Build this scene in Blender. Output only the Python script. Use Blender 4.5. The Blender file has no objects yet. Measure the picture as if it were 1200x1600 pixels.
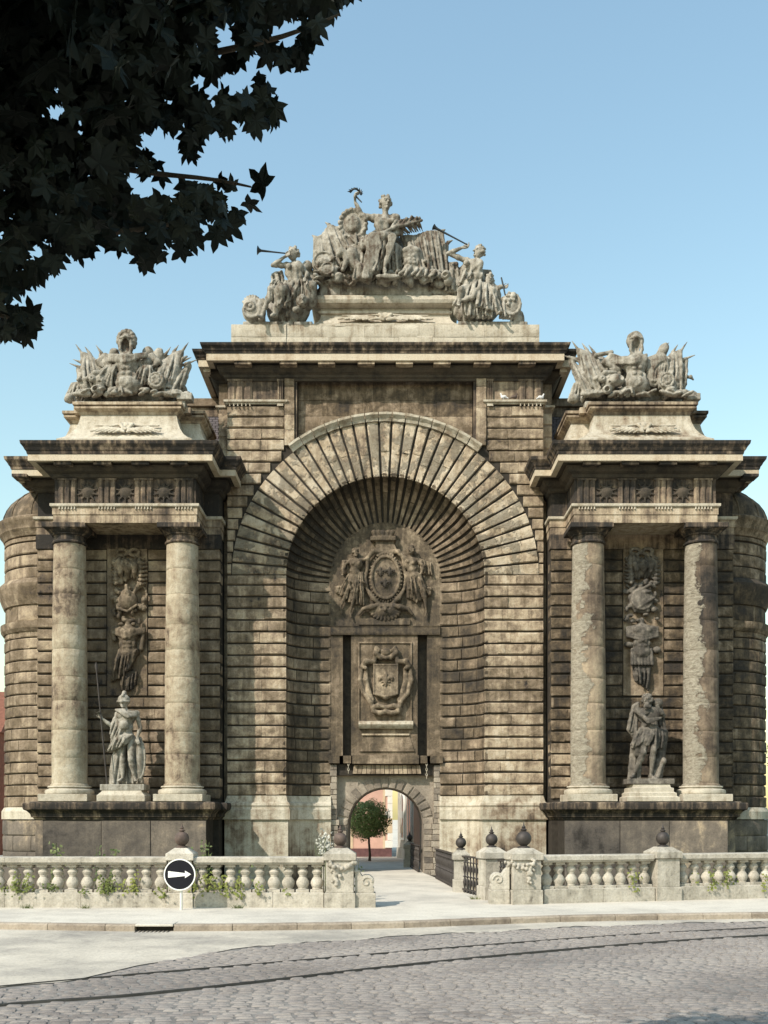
import bpy, math, random
import numpy as np
from mathutils import Vector, Matrix

random.seed(7)
RNG = np.random.default_rng(7)
scene = bpy.context.scene
R = math.radians

# ------------------------------------------------------------------ camera, sky, sun, exposure
F = 1620.0          # focal length in photo pixels
AX, HZ = 602.0, 1275.0
CAMY, EYE = -36.0, 2.05
cd = bpy.data.cameras.new('camera')
cam = bpy.data.objects.new('camera', cd)
scene.collection.objects.link(cam)
cam.location = (0, CAMY, EYE)
cam.rotation_euler = (R(90), 0, 0)
cd.sensor_fit = 'AUTO'; cd.sensor_width = 36.0
cd.lens = 36.0*F/1600.0
cd.shift_x = (600-AX)/1600.0
cd.shift_y = (HZ-800)/1600.0
cd.clip_end = 2000
scene.camera = cam

SUN_EL, SUN_AZ = 40.0, 44.0          # azimuth measured to the left of straight behind the camera
to_sun = Vector((-math.sin(R(SUN_AZ))*math.cos(R(SUN_EL)), -math.cos(R(SUN_AZ))*math.cos(R(SUN_EL)), math.sin(R(SUN_EL))))
world = bpy.data.worlds.new('World'); scene.world = world; world.use_nodes = True
wn = world.node_tree; wn.nodes.clear()
sky = wn.nodes.new('ShaderNodeTexSky'); sky.sky_type = 'NISHITA'; sky.sun_disc = False
sky.sun_elevation = R(SUN_EL); sky.sun_rotation = math.atan2(to_sun.x, to_sun.y)
sky.altitude = 0; sky.air_density = 1.9; sky.dust_density = 1.0; sky.ozone_density = 0.6
bg = wn.nodes.new('ShaderNodeBackground'); bg.inputs['Strength'].default_value = 0.15
wo = wn.nodes.new('ShaderNodeOutputWorld')
tint = wn.nodes.new('ShaderNodeMix'); tint.data_type = 'RGBA'; tint.blend_type = 'MULTIPLY'; tint.inputs[0].default_value = 1.0
tint.inputs[7].default_value = (0.87, 0.97, 0.965, 1)      # slightly cyan, like the old print
wn.links.new(sky.outputs[0], tint.inputs[6]); wn.links.new(tint.outputs[2], bg.inputs[0]); wn.links.new(bg.outputs[0], wo.inputs[0])
sd = bpy.data.lights.new('sun', 'SUN'); sd.energy = 3.75; sd.angle = R(0.5); sd.color = (1.0, 0.915, 0.80)
sun = bpy.data.objects.new('sun', sd); scene.collection.objects.link(sun)
sun.rotation_euler = to_sun.to_track_quat('Z', 'Y').to_euler()
sun.location = (-20, -50, 40)
scene.view_settings.view_transform = 'Standard'; scene.view_settings.look = 'None'
scene.view_settings.exposure = 0.56; scene.view_settings.gamma = 1.0; scene.view_settings.use_curve_mapping = False

# ------------------------------------------------------------------ helpers
def pt(px, py, d):
    return ((px-AX)*d/F, CAMY+d, EYE+(HZ-py)*d/F)

def tag(o, label=None, cat=None, group=None, kind=None):
    if label: o['label'] = label
    if cat: o['category'] = cat
    if group: o['group'] = group
    if kind: o['kind'] = kind
    return o

def empty(name, loc=(0, 0, 0), label=None, cat=None, group=None):
    o = bpy.data.objects.new(name, None); scene.collection.objects.link(o)
    o.location = loc; o.empty_display_size = .3
    return tag(o, label, cat, group)

WLOC = {}
def wloc(o):
    if o is None: return Vector((0, 0, 0))
    v = Vector(o.location)
    return v + wloc(o.parent) if o.parent else v

def mesh_from(name, verts, faces, mat, smooth=False, sharp=None):
    me = bpy.data.meshes.new(name)
    if isinstance(verts, np.ndarray): verts = verts.tolist()
    me.from_pydata(verts, [], faces); me.update()
    mats = mat if isinstance(mat, (list, tuple)) else [mat]
    for m in mats: me.materials.append(m)
    if smooth:
        me.shade_smooth()
        if sharp: me.set_sharp_from_angle(angle=R(sharp))
    return me

def obj(name, verts, faces, mat, parent=None, smooth=False, sharp=None, center=True):
    """links ONE mesh object; verts are world coordinates"""
    v = np.asarray(verts, dtype=np.float64).reshape(-1, 3)
    c = (v.min(0)+v.max(0))/2 if center else np.zeros(3)
    if center and parent is None: c[2] = v[:, 2].min()
    me = mesh_from(name, v-c, faces, mat, smooth, sharp)
    o = bpy.data.objects.new(name, me); scene.collection.objects.link(o)
    o.location = Vector(c) - wloc(parent)
    if parent: o.parent = parent
    return o

class MB:
    def __init__(s): s.v = []; s.f = []
    def add(s, verts, faces):
        n = len(s.v); s.v += [tuple(p) for p in verts]; s.f += [tuple(i+n for i in f) for f in faces]
    def box(s, x0, x1, y0, y1, z0, z1, ch=0.0, rot=None, piv=None):
        if ch <= 0:
            V = [(x0,y0,z0),(x1,y0,z0),(x1,y1,z0),(x0,y1,z0),(x0,y0,z1),(x1,y0,z1),(x1,y1,z1),(x0,y1,z1)]
            Fc = [(0,3,2,1),(4,5,6,7),(0,1,5,4),(1,2,6,5),(2,3,7,6),(3,0,4,7)]
        else:
            V = []; c = ch
            for z, i in ((z0, c), (z0+c, 0), (z1-c, 0), (z1, c)):
                V += [(x0+i+c*(i==0)*0, y0+i, z), (x1-i, y0+i, z), (x1-i, y1-i, z), (x0+i, y1-i, z)]
            Fc = [(3,2,1,0), (12,13,14,15)]
            for r in range(3):
                for k in range(4):
                    a = r*4+k; b = r*4+(k+1) % 4
                    Fc.append((a, b, b+4, a+4))
        if rot:
            M = Matrix.Rotation(rot, 3, 'Z'); p = Vector(piv or ((x0+x1)/2, (y0+y1)/2, 0))
            V = [tuple(M @ (Vector(q)-p) + p) for q in V]
        s.add(V, Fc)
    def tube(s, pts, rad, n=8, cap=True):
        P = [Vector(p) for p in pts]
        rs = rad if isinstance(rad, (list, tuple)) else [rad]*len(P)
        rings = []; up = Vector((0.13, 0.31, 0.94))
        for i, p in enumerate(P):
            t = (P[min(i+1, len(P)-1)] - P[max(i-1, 0)]).normalized()
            a = t.cross(up)
            if a.length < .05: a = t.cross(Vector((1, 0, 0)))
            a.normalize(); b = t.cross(a)
            rings.append([p + (a*math.cos(2*math.pi*k/n) + b*math.sin(2*math.pi*k/n))*rs[i] for k in range(n)])
        V = [tuple(q) for r in rings for q in r]; Fc = []
        for i in range(len(P)-1):
            for k in range(n):
                a = i*n+k; b = i*n+(k+1) % n
                Fc.append((a, b, b+n, a+n))
        if cap:
            Fc.append(tuple(range(n-1, -1, -1))); m = (len(P)-1)*n; Fc.append(tuple(range(m, m+n)))
        s.add(V, Fc)
    def lathe(s, cx, cy, prof, n=24, a0=0, a1=2*math.pi):
        full = abs(a1-a0-2*math.pi) < 1e-6
        m = n if full else n+1
        V = []; Fc = []
        for r, z in prof:
            for k in range(m):
                a = a0+(a1-a0)*k/n
                V.append((cx+r*math.cos(a), cy+r*math.sin(a), z))
        for i in range(len(prof)-1):
            for k in range(n):
                k2 = (k+1) % m
                Fc.append((i*m+k, i*m+k2, (i+1)*m+k2, (i+1)*m+k))
        if full:
            if prof[0][0] > 1e-4: Fc.append(tuple(range(m-1, -1, -1)))
            if prof[-1][0] > 1e-4: Fc.append(tuple(range((len(prof)-1)*m, len(prof)*m)))
        s.add(V, Fc)
    def prism(s, poly, z0, z1):
        n = len(poly)
        V = [(x, y, z0) for x, y in poly] + [(x, y, z1) for x, y in poly]
        Fc = [tuple(range(n-1, -1, -1)), tuple(range(n, 2*n))] + [(k, (k+1) % n, (k+1) % n+n, k+n) for k in range(n)]
        s.add(V, Fc)
    def prism_y(s, poly, y0, y1):
        """polygon in x,z extruded along y"""
        n = len(poly)
        V = [(x, y0, z) for x, z in poly] + [(x, y1, z) for x, z in poly]
        Fc = [tuple(range(n)), tuple(range(2*n-1, n-1, -1))] + [((k+1) % n, k, k+n, (k+1) % n+n) for k in range(n)]
        s.add(V, Fc)
    def mould(s, plan, prof, cap=True):
        """sweep a profile of (out, z) along a plan polyline; out points to the right of travel"""
        P = [Vector((x, y)) for x, y in plan]; n = len(P); m = len(prof)
        N = []
        for i in range(n-1):
            d = (P[i+1]-P[i]).normalized(); N.append(Vector((d.y, -d.x)))
        V = []
        for i in range(n):
            if i == 0: mi = N[0]
            elif i == n-1: mi = N[-1]
            else: mi = (N[i-1]+N[i])/(1+N[i-1].dot(N[i]))
            for o_, z in prof: V.append((P[i].x+mi.x*o_, P[i].y+mi.y*o_, z))
        Fc = []
        for i in range(n-1):
            for k in range(m-1):
                a = i*m+k; Fc.append((a, a+m, a+m+1, a+1))
        if cap:
            Fc.append(tuple(range(m))); Fc.append(tuple(range(n*m-1, (n-1)*m-1, -1)))
        s.add(V, Fc)
    def build(s, name, mat, parent=None, smooth=False, sharp=35, center=True):
        return obj(name, s.v, s.f, mat, parent, smooth, sharp, center)

def mirror_plan(plan, s):
    return plan if s > 0 else [(-x, y) for x, y in reversed(plan)]

def stone(name, fn, nu, nv, ch, depth, mat, parent, rough=.012, chip=.12):
    """a dressed block: fn(u,v)->(point, outward normal); chamfered rim, uneven face"""
    us = [0, .0, 1]; 
    us = [0] + [.04+.92*i/nu for i in range(nu+1)] + [1]
    vs = [0] + [.09+.82*i/nv for i in range(nv+1)] + [1]
    V = []; nU, nV = len(us), len(vs)
    proud = random.uniform(-.012, .014)
    for j, v in enumerate(vs):
        for i, u in enumerate(us):
            p, n = fn(u, v)
            rim = i in (0, nU-1) or j in (0, nV-1)
            d = proud + (random.uniform(-rough, rough))
            if j in (0, nV-1): d -= ch
            elif rim: d -= ch*.3
            elif random.random() < chip: d -= random.uniform(.015, .045)
            V.append(Vector(p)+Vector(n)*d)
    Fc = []
    for j in range(nV-1):
        for i in range(nU-1):
            a = j*nU+i; Fc.append((a, a+1, a+1+nU, a+nU))
    rim = [i for i in range(nU)] + [(j+1)*nU-1 for j in range(1, nV)] + [(nV-1)*nU+i for i in range(nU-2, -1, -1)] + [j*nU for j in range(nV-2, 0, -1)]
    b0 = len(V)
    for k in rim:
        u, v = us[k % nU], vs[k//nU]
        p, n = fn(u, v); V.append(Vector(p)-Vector(n)*depth)
    m = len(rim)
    for k in range(m):
        Fc.append((rim[(k+1) % m], rim[k], b0+k, b0+(k+1) % m))
    return obj(name, [tuple(v) for v in V], Fc, mat, parent, smooth=True, sharp=28)

def rect_stone(name, x0, x1, z0, z1, Y, mat, parent, ch=.03, depth=.12, rough=.012, chip=.12, nu=None):
    w = x1-x0
    nu = nu or max(2, min(5, int(w/.22)))
    return stone(name, lambda u, v: ((x0+u*w, Y, z0+v*(z1-z0)), (0, -1, 0)), nu, 2, ch, depth, mat, parent, rough, chip)

# ------------------------------------------------------------------ materials
def new_mat(name):
    m = bpy.data.materials.new(name); m.use_nodes = True
    nt = m.node_tree; nt.nodes.clear()
    out = nt.nodes.new('ShaderNodeOutputMaterial'); b = nt.nodes.new('ShaderNodeBsdfPrincipled')
    nt.links.new(b.outputs[0], out.inputs[0])
    return m, nt, b
def nd(nt, t, **kw):
    n = nt.nodes.new(t)
    for k, v in kw.items(): setattr(n, k, v)
    return n
def vscale(nt, src, s):
    n = nd(nt, 'ShaderNodeVectorMath', operation='MULTIPLY'); nt.links.new(src, n.inputs[0]); n.inputs[1].default_value = s
    return n.outputs[0]
def noise(nt, vec, scale, detail=5, rough=.55, dist=0.0):
    n = nd(nt, 'ShaderNodeTexNoise'); n.inputs['Scale'].default_value = scale; n.inputs['Detail'].default_value = detail
    n.inputs['Roughness'].default_value = rough; n.inputs['Distortion'].default_value = dist
    nt.links.new(vec, n.inputs['Vector']); return n.outputs['Fac']
def mth(nt, op, a, b=None, clamp=False):
    n = nd(nt, 'ShaderNodeMath', operation=op, use_clamp=clamp)
    for i, x in enumerate((a, b)):
        if x is None: continue
        if isinstance(x, (int, float)): n.inputs[i].default_value = x
        else: nt.links.new(x, n.inputs[i])
    return n.outputs[0]
def ramp(nt, fac, stops, interp='LINEAR'):
    n = nd(nt, 'ShaderNodeValToRGB'); cr = n.color_ramp; cr.interpolation = interp
    while len(cr.elements) > 1: cr.elements.remove(cr.elements[-1])
    cr.elements[0].position = stops[0][0]; cr.elements[0].color = (*stops[0][1], 1)
    for p, c in stops[1:]:
        e = cr.elements.new(p); e.color = (*c, 1)
    nt.links.new(fac, n.inputs[0]); return n.outputs[0]
def mixc(nt, fac, a, b, mode='MIX'):
    n = nd(nt, 'ShaderNodeMix', data_type='RGBA', blend_type=mode)
    for s_, x in ((n.inputs[0], fac), (n.inputs[6], a), (n.inputs[7], b)):
        if isinstance(x, (int, float)): s_.default_value = x
        elif isinstance(x, tuple): s_.default_value = (*x, 1)
        else: nt.links.new(x, s_)
    return n.outputs[2]
def bump(nt, b, h, strength, dist):
    n = nd(nt, 'ShaderNodeBump'); n.inputs['Strength'].default_value = strength; n.inputs['Distance'].default_value = dist
    nt.links.new(h, n.inputs['Height']); nt.links.new(n.outputs[0], b.inputs['Normal'])

def limestone(name, stops, patch=.9, fine=.6, streak=.5, rnd=.5, bias=0.0, bmp=.6, flake=0.0, fscale=2.4):
    """weathered stone: large patches, fine mottling, vertical run-off streaks, block to block variation"""
    m, nt, b = new_mat(name)
    g = nd(nt, 'ShaderNodeNewGeometry'); P = g.outputs['Position']
    A = noise(nt, P, .38, 4, .5); B = noise(nt, P, fscale, 9, .68, .4)
    C = noise(nt, vscale(nt, P, (4.5, 4.5, .35)), 1.0, 6, .65)
    oi = nd(nt, 'ShaderNodeObjectInfo')
    t = mth(nt, 'MULTIPLY', mth(nt, 'SUBTRACT', A, .5), patch*2)
    t = mth(nt, 'ADD', t, mth(nt, 'MULTIPLY', mth(nt, 'SUBTRACT', B, .5), fine*2))
    t = mth(nt, 'ADD', t, mth(nt, 'MULTIPLY', mth(nt, 'SUBTRACT', C, .5), streak*2))
    t = mth(nt, 'ADD', t, mth(nt, 'MULTIPLY', mth(nt, 'SUBTRACT', oi.outputs['Random'], .5), rnd))
    t = mth(nt, 'ADD', t, .5+bias, clamp=True)
    col = ramp(nt, t, stops)
    D = noise(nt, P, 21, 6, .7)
    sp = ramp(nt, D, [(.3, (.72, .71, .70)), (.5, (1, 1, 1)), (.75, (1.12, 1.1, 1.06))])
    col = mixc(nt, 1.0, col, sp, 'MULTIPLY')
    E = noise(nt, P, 7, 12, .72, .3)
    h = E
    if flake > 0:   # plaster / surface skin that has come off in patches
        Fk = noise(nt, P, 1.5, 9, .66, .1)
        if flake > .9:                                 # the skin is gone on one flank of the column
            tc = nd(nt, 'ShaderNodeTexCoord'); sx = nd(nt, 'ShaderNodeSeparateXYZ'); nt.links.new(tc.outputs['Object'], sx.inputs[0])
            Fk = mth(nt, 'ADD', mth(nt, 'MULTIPLY', Fk, .9), mth(nt, 'MULTIPLY', sx.outputs[0], -.42))
        mask = ramp(nt, Fk, [(.5, (0, 0, 0)), (.53, (1, 1, 1))])
        rgh = ramp(nt, noise(nt, vscale(nt, P, (1, 1, 2.2)), 5.5, 10, .85), [(.32, (0, 0, 0)), (.62, (1, 1, 1))])
        col = mixc(nt, mth(nt, 'MULTIPLY', mask, flake), col, mixc(nt, rgh, (.15, .12, .082), (.60, .54, .43)))
        h = mth(nt, 'ADD', E, mth(nt, 'MULTIPLY', mask, mth(nt, 'MULTIPLY', rgh, 1.2)))
    nt.links.new(col, b.inputs['Base Color']); b.inputs['Roughness'].default_value = .93
    b.inputs['Specular IOR Level'].default_value = .2
    bump(nt, b, h, bmp, .05)
    return m

def plain(name, col, rough=.6, metal=0.0, var=.25, vs=6.0, bmp=0.0, spec=.4):
    m, nt, b = new_mat(name)
    g = nd(nt, 'ShaderNodeNewGeometry')
    n = noise(nt, g.outputs['Position'], vs, 6, .6)
    lo = tuple(c*(1-var) for c in col); hi = tuple(min(1, c*(1+var)) for c in col)
    nt.links.new(ramp(nt, n, [(.3, lo), (.7, hi)]), b.inputs['Base Color'])
    b.inputs['Roughness'].default_value = rough; b.inputs['Metallic'].default_value = metal
    b.inputs['Specular IOR Level'].default_value = spec
    if bmp: bump(nt, b, noise(nt, g.outputs['Position'], vs*4, 8, .65), bmp, .02)
    return m

def leafmat(name, c0, c1, trans=0.0):
    m, nt, b = new_mat(name)
    oi = nd(nt, 'ShaderNodeObjectInfo'); g = nd(nt, 'ShaderNodeNewGeometry')
    n = noise(nt, g.outputs['Position'], 9, 3, .5)
    f = mth(nt, 'ADD', mth(nt, 'MULTIPLY', oi.outputs['Random'], .4), mth(nt, 'MULTIPLY', n, .6))
    nt.links.new(ramp(nt, f, [(.25, c0), (.75, c1)]), b.inputs['Base Color'])
    b.inputs['Roughness'].default_value = .6; b.inputs['Specular IOR Level'].default_value = .25
    if trans:
        b.inputs['Transmission Weight'].default_value = 0
        b.inputs['Subsurface Weight'].default_value = 0
    return m

LIGHT, TAN, MID, BROWN, SOOT = (.485, .410, .311), (.375, .298, .210), (.23, .177, .127), (.107, .081, .061), (.034, .030, .027)
M = {}
M['pier'] = limestone('pier_limestone', [(0, LIGHT), (.25, TAN), (.5, MID), (.72, (.15, .115, .077)), (.9, BROWN), (1, SOOT)], rnd=0.24, streak=0.55, patch=0.8, fine=1.0, bias=-0.07, bmp=1.0)
M['wall'] = limestone('wall_limestone', [(0, TAN), (.3, MID), (.6, (.14, .105, .07)), (.85, BROWN), (1, SOOT)], rnd=0.28, streak=0.55, patch=0.8, fine=0.9, bias=-0.08, bmp=1.0)
M['niche'] = limestone('sooty_limestone', [(0, TAN), (.22, MID), (.45, (.125, .096, .066)), (.75, (.058, .047, .036)), (1, SOOT)], rnd=0.3, streak=0.45, patch=0.8, fine=0.7, bias=0.0, bmp=0.9)
M['turret'] = limestone('turret_limestone', [(0, TAN), (.22, MID), (.45, (.125, .096, .066)), (.75, (.058, .047, .036)), (1, SOOT)], rnd=0.25, streak=0.6, patch=0.8, fine=0.7, bias=0.0, bmp=0.9)
M['vouss'] = limestone('voussoir_limestone', [(0, (.49, .435, .34)), (.35, LIGHT), (.6, TAN), (.8, MID), (1, BROWN)], rnd=0.22, streak=0.4, patch=0.6, fine=0.8, bias=0.04, bmp=1.0, flake=0.4)
M['corn'] = limestone('cornice_limestone', [(0, TAN), (.3, MID), (.5, BROWN), (.75, SOOT), (1, (.03, .027, .025))], rnd=.0, streak=1.1, patch=.5, bias=.17, bmp=.5)
M['corona'] = limestone('corona_limestone', [(0, (.54, .49, .385)), (.5, LIGHT), (.75, TAN), (1, MID)], rnd=.1, streak=.5, patch=.4, bias=-.04, bmp=.4)
M['frieze'] = limestone('frieze_limestone', [(0, LIGHT), (.3, TAN), (.5, MID), (.75, BROWN), (1, SOOT)], rnd=0.2, streak=0.8, bias=0.02, bmp=0.7)
M['pale'] = limestone('pale_limestone', [(0, (.52, .475, .39)), (.45, (.42, .375, .30)), (.7, (.31, .265, .2)), (.9, MID), (1, BROWN)], rnd=0.2, streak=0.7, patch=0.5, fine=0.7, bias=-0.03, bmp=0.6)
M['column'] = limestone('column_limestone', [(0, (.49, .44, .35)), (.4, (.40, .345, .26)), (.65, (.32, .265, .19)), (.85, MID), (1, BROWN)], rnd=0.2, streak=0.4, patch=0.7, fine=0.9, bias=0.05, bmp=0.9, flake=0.0)
M['flaked'] = limestone('flaked_column_limestone', [(0, TAN), (.35, MID), (.65, BROWN), (1, SOOT)], rnd=.3, streak=.5, bias=.0, bmp=.9, flake=.95)
M['statue'] = limestone('statue_limestone', [(0, (.44, .415, .36)), (.35, (.33, .305, .26)), (.6, (.215, .195, .16)), (.82, BROWN), (1, SOOT)], rnd=0.1, streak=0.7, patch=0.4, fine=0.7, bias=0.0, bmp=0.8, fscale=4)
M['bronze'] = limestone('patinated_stone', [(0, (.36, .33, .28)), (.3, (.17, .15, .125)), (.55, (.075, .067, .058)), (1, (.03, .028, .026))], rnd=.1, streak=.4, patch=.5, bias=-.03, bmp=.5, fscale=4)
M['relief'] = limestone('relief_limestone', [(0, TAN), (.28, (.2, .158, .112)), (.55, (.105, .082, .058)), (1, SOOT)], rnd=.2, streak=.6, patch=.8, fine=.8, bias=.06, bmp=.6, fscale=4)
M['podium'] = limestone('podium_limestone', [(0, TAN), (.22, (.18, .15, .122)), (.5, (.115, .098, .083)), (.8, (.075, .065, .058)), (1, SOOT)], rnd=0.25, streak=0.3, bias=-0.04, bmp=0.5)
M['base'] = limestone('base_limestone', [(0, (.52, .475, .39)), (.35, (.38, .335, .26)), (.6, MID), (.8, BROWN), (1, SOOT)], rnd=0.15, streak=0.7, fine=0.7, bias=-0.12, bmp=0.6)
M['darkwall'] = limestone('dark_wall_limestone', [(0, TAN), (.2, MID), (.45, (.12, .09, .06)), (.75, (.055, .044, .034)), (1, SOOT)], rnd=.28, streak=.55, patch=.8, fine=.9, bias=.0, bmp=1.0)
M['soffit'] = limestone('soot_shade_soffit', [(0, BROWN), (.4, (.075, .062, .048)), (.7, SOOT), (1, (.03, .027, .025))], rnd=.1, streak=.2, patch=.5, bias=.0, bmp=.4)  # soot and the shade under the cornices, both put into the colour
M['dfrieze'] = limestone('soot_shade_frieze', [(0, TAN), (.3, MID), (.5, BROWN), (.75, SOOT), (1, (.03, .027, .025))], rnd=.3, streak=.7, bias=.13, bmp=.6)  # soot plus the cornice shadow, put into the frieze colour
M['mortar'] = plain('sooty_joint', (.042, .036, .030), .95, var=.3, spec=.1)
M['balus'] = limestone('balustrade_limestone', [(0, (.52, .485, .42)), (.4, (.42, .385, .325)), (.75, (.29, .265, .22)), (.92, (.15, .13, .105)), (1, BROWN)], rnd=0.25, streak=0.6, patch=0.4, fine=0.7, bias=-0.02, bmp=0.6, fscale=3.5)
M['paving'] = limestone('pavement_concrete', [(0, (.63, .59, .515)), (.45, (.55, .51, .44)), (.75, (.42, .39, .34)), (1, (.3, .28, .245))], rnd=0.05, streak=0, patch=0.5, fine=0.5, bias=0.0, bmp=0.3, fscale=1.6)
M['kerb'] = limestone('kerb_stone', [(0, (.42, .36, .29)), (.5, (.31, .26, .205)), (1, (.15, .12, .095))], rnd=.4, streak=.2, patch=.3, bmp=.4)
M['asphalt'] = limestone('pale_asphalt', [(0, (.56, .512, .435)), (.42, (.46, .418, .352)), (.7, (.33, .302, .262)), (1, (.2, .19, .17))], rnd=0, streak=0, patch=0.7, fine=0.6, bias=0, bmp=0.35, fscale=1.3)  # paler tone for the carriageway strip than for the setts
M['sett'] = limestone('granite_sett', [(0, (.315, .283, .255)), (.5, (.245, .218, .20)), (1, (.15, .132, .122))], rnd=0.6, streak=0, patch=0.9, fine=0.5, bmp=0.5)
M['joint'] = plain('sett_joint_sand', (.17, .157, .143), .95, var=.4, vs=3)
M['steel'] = plain('rail_steel', (.09, .085, .08), .5, .6, var=.2)
M['iron'] = plain('dark_iron', (.05, .042, .038), .6, .3, var=.35)
M['rustiron'] = plain('rusted_iron_ball', (.095, .068, .056), .75, .2, var=.4, bmp=.3)
M['signwhite'] = plain('white_enamel', (.78, .78, .74), .4, var=.04)
M['signblack'] = plain('dark_enamel', (.010, .010, .014), .7, var=.1, spec=.15)
M['signpost'] = plain('painted_post', (.62, .62, .58), .5, var=.08)
M['brick'] = plain('gate_brick', (.25, .175, .135), .9, var=.4, vs=5, bmp=.5, spec=.1)
M['greybrick'] = limestone('rough_masonry', [(0, (.36, .31, .25)), (.5, (.22, .185, .15)), (1, (.09, .078, .068))], rnd=.7, streak=.2, bmp=.8)
M['slate'] = plain('purple_slate', (.12, .105, .115), .7, var=.3, vs=8)
M['pink'] = plain('pink_render', (.58, .37, .30), .9, var=.14, vs=2, bmp=.1, spec=.1)
M['ochre'] = plain('ochre_render', (.58, .46, .32), .9, var=.14, vs=2, spec=.1)
M['plinth'] = plain('maroon_plinth', (.13, .07, .07), .9, var=.2, spec=.1)
M['greywall'] = plain('grey_stone_front', (.34, .325, .29), .9, var=.25, vs=2, bmp=.2, spec=.1)
M['whitewall'] = plain('white_render', (.74, .72, .67), .9, var=.06, spec=.1)
M['redroof'] = plain('red_brick', (.19, .085, .058), .9, var=.25, spec=.1)
M['glass'] = plain('window_glass', (.03, .035, .04), .08, var=.1, spec=.6)
M['door'] = plain('dark_door_paint', (.03, .032, .03), .5, var=.2)
M['grass'] = plain('moat_grass', (.06, .085, .03), .95, var=.5, vs=3, spec=.1)
M['bark'] = plain('bark', (.10, .08, .06), .95, var=.4, vs=12, bmp=.6, spec=.1)
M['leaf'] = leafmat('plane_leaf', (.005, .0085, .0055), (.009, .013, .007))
M['topiary'] = leafmat('clipped_leaf', (.11, .18, .06), (.30, .35, .12))
M['ivy'] = leafmat('ivy_leaf', (.055, .08, .02), (.20, .215, .05))
M['weed'] = leafmat('weed_leaf', (.06, .085, .028), (.15, .17, .06))
M['bush'] = leafmat('tree_leaf', (.04, .06, .02), (.10, .115, .04))
M['blossom'] = leafmat('pale_blossom', (.25, .25, .2), (.5, .49, .44))
M['pigeon'] = plain('pigeon_feather', (.6, .6, .6), .8, var=.2, spec=.1)
M['darkmetal'] = plain('blackened_bronze', (.03, .035, .038), .5, .5, var=.3)
# ------------------------------------------------------------------ ground, road, pavement
GY = -0.12                      # road level
def kerb_d(px):
    xs = [-2500, 0, 200, 350, 600, 900, 1200, 3500]; ds = [21.5, 19.9, 19.55, 19.6, 20.0, 21.4, 22.0, 25.5]
    return float(np.interp(px, xs, ds))
KP = [(-60, -14.5)]
for px in (-800, -400, 0, 100, 200, 350, 480, 600, 750, 900, 1050, 1200, 1500, 2000, 2600):
    d = kerb_d(px); KP.append(((px-AX)*d/F, CAMY+d))
KP.append((70, -9.0))
def kerb_y(x): return float(np.interp(x, [p[0] for p in KP], [p[1] for p in KP]))

def sheet(name, poly, z, mat, kind='structure'):
    o = obj(name, [(x, y, z) for x, y in poly], [tuple(range(len(poly)))], mat)
    return tag(o, kind=kind)

road = sheet('road', [(-400, -400), (400, -400), (400, -6), (70, -6), (70, -8.8)] + [(x, y+.25) for x, y in reversed(KP)] + [(-60, -14.0), (-400, -14)], GY-.016, M['joint'])
# moat edge: straight on the left, slanting back on the right like the balustrade
ME = [(-60, -12.25), (-1.75, -12.25), (-.62, -12.25), (3.2, -11.35), (3.9, -11.15), (9.9, -9.45), (30, -5.2), (60, -3)]
KT = [(x, y+.16) for x, y in KP]
pave = sheet('pavement', KT + [(60, -3)] + ME[::-1][1:], 0.0, M['paving'])
bridge = sheet('bridge_path', [(-.62, -12.25), (3.2, -11.35), (2.75, -9.6), (2.3, -7.6), (1.85, -3), (1.38, 1.2), (1.38, 4.5), (-1.38, 4.5), (-1.38, 1.2), (-1.75, -3), (-1.2, -11.9)], 0.0, M['paving'])
court = sheet('courtyard_ground', [(-300, 4.5), (-1.38, 4.5), (1.38, 4.5), (300, 4.5), (300, 500), (-300, 500)], 0.0, M['paving'])
sheet('side_ground', [(-400, -14), (-60, -14), (-60, 4.5), (-300, 4.5), (-300, 500), (-400, 500)], -.02, M['grass'])
sheet('side_ground', [(60, -3), (70, -6), (400, -6), (400, 500), (300, 500), (300, 4.5), (60, 4.5)], -.02, M['grass'])
sheet('moat_floor', [(-60.2, -12.4), (60.2, -12.4), (60.2, 4.7), (-60.2, 4.7)], -2.2, M['grass'])
# retaining walls of the moat and the flanks of the bridge
mb = MB()
def vwall(mb, pts, z0, z1, t=.3):
    for (xa, ya), (xb, yb) in zip(pts[:-1], pts[1:]):
        mb.add([(xa, ya, z0), (xb, yb, z0), (xb, yb, z1), (xa, ya, z1)], [(0, 1, 2, 3)])
vwall(mb, ME, -2.25, -.004); vwall(mb, [(-60, 4.5), (-1.38, 4.5)], -2.25, -.004); vwall(mb, [(1.38, 4.5), (60, 4.5)], -2.25, -.004)
vwall(mb, [(-60, -12.25), (-60, 4.5)], -2.25, -.004); vwall(mb, [(60, -3), (60, 4.5)], -2.25, -.004)
tag(mb.build('moat_wall', M['greybrick']), kind='structure')
mb = MB(); vwall(mb, [(3.2, -11.35), (2.75, -9.6), (2.3, -7.6), (1.85, -3), (1.38, 1.2), (1.38, 4.5)], -2.25, -.004)
vwall(mb, [(-.62, -12.25), (-1.2, -11.9), (-1.75, -3), (-1.38, 1.2), (-1.38, 4.5)], -2.25, -.004)
tag(mb.build('bridge_flank', M['greybrick']), kind='structure')

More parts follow.
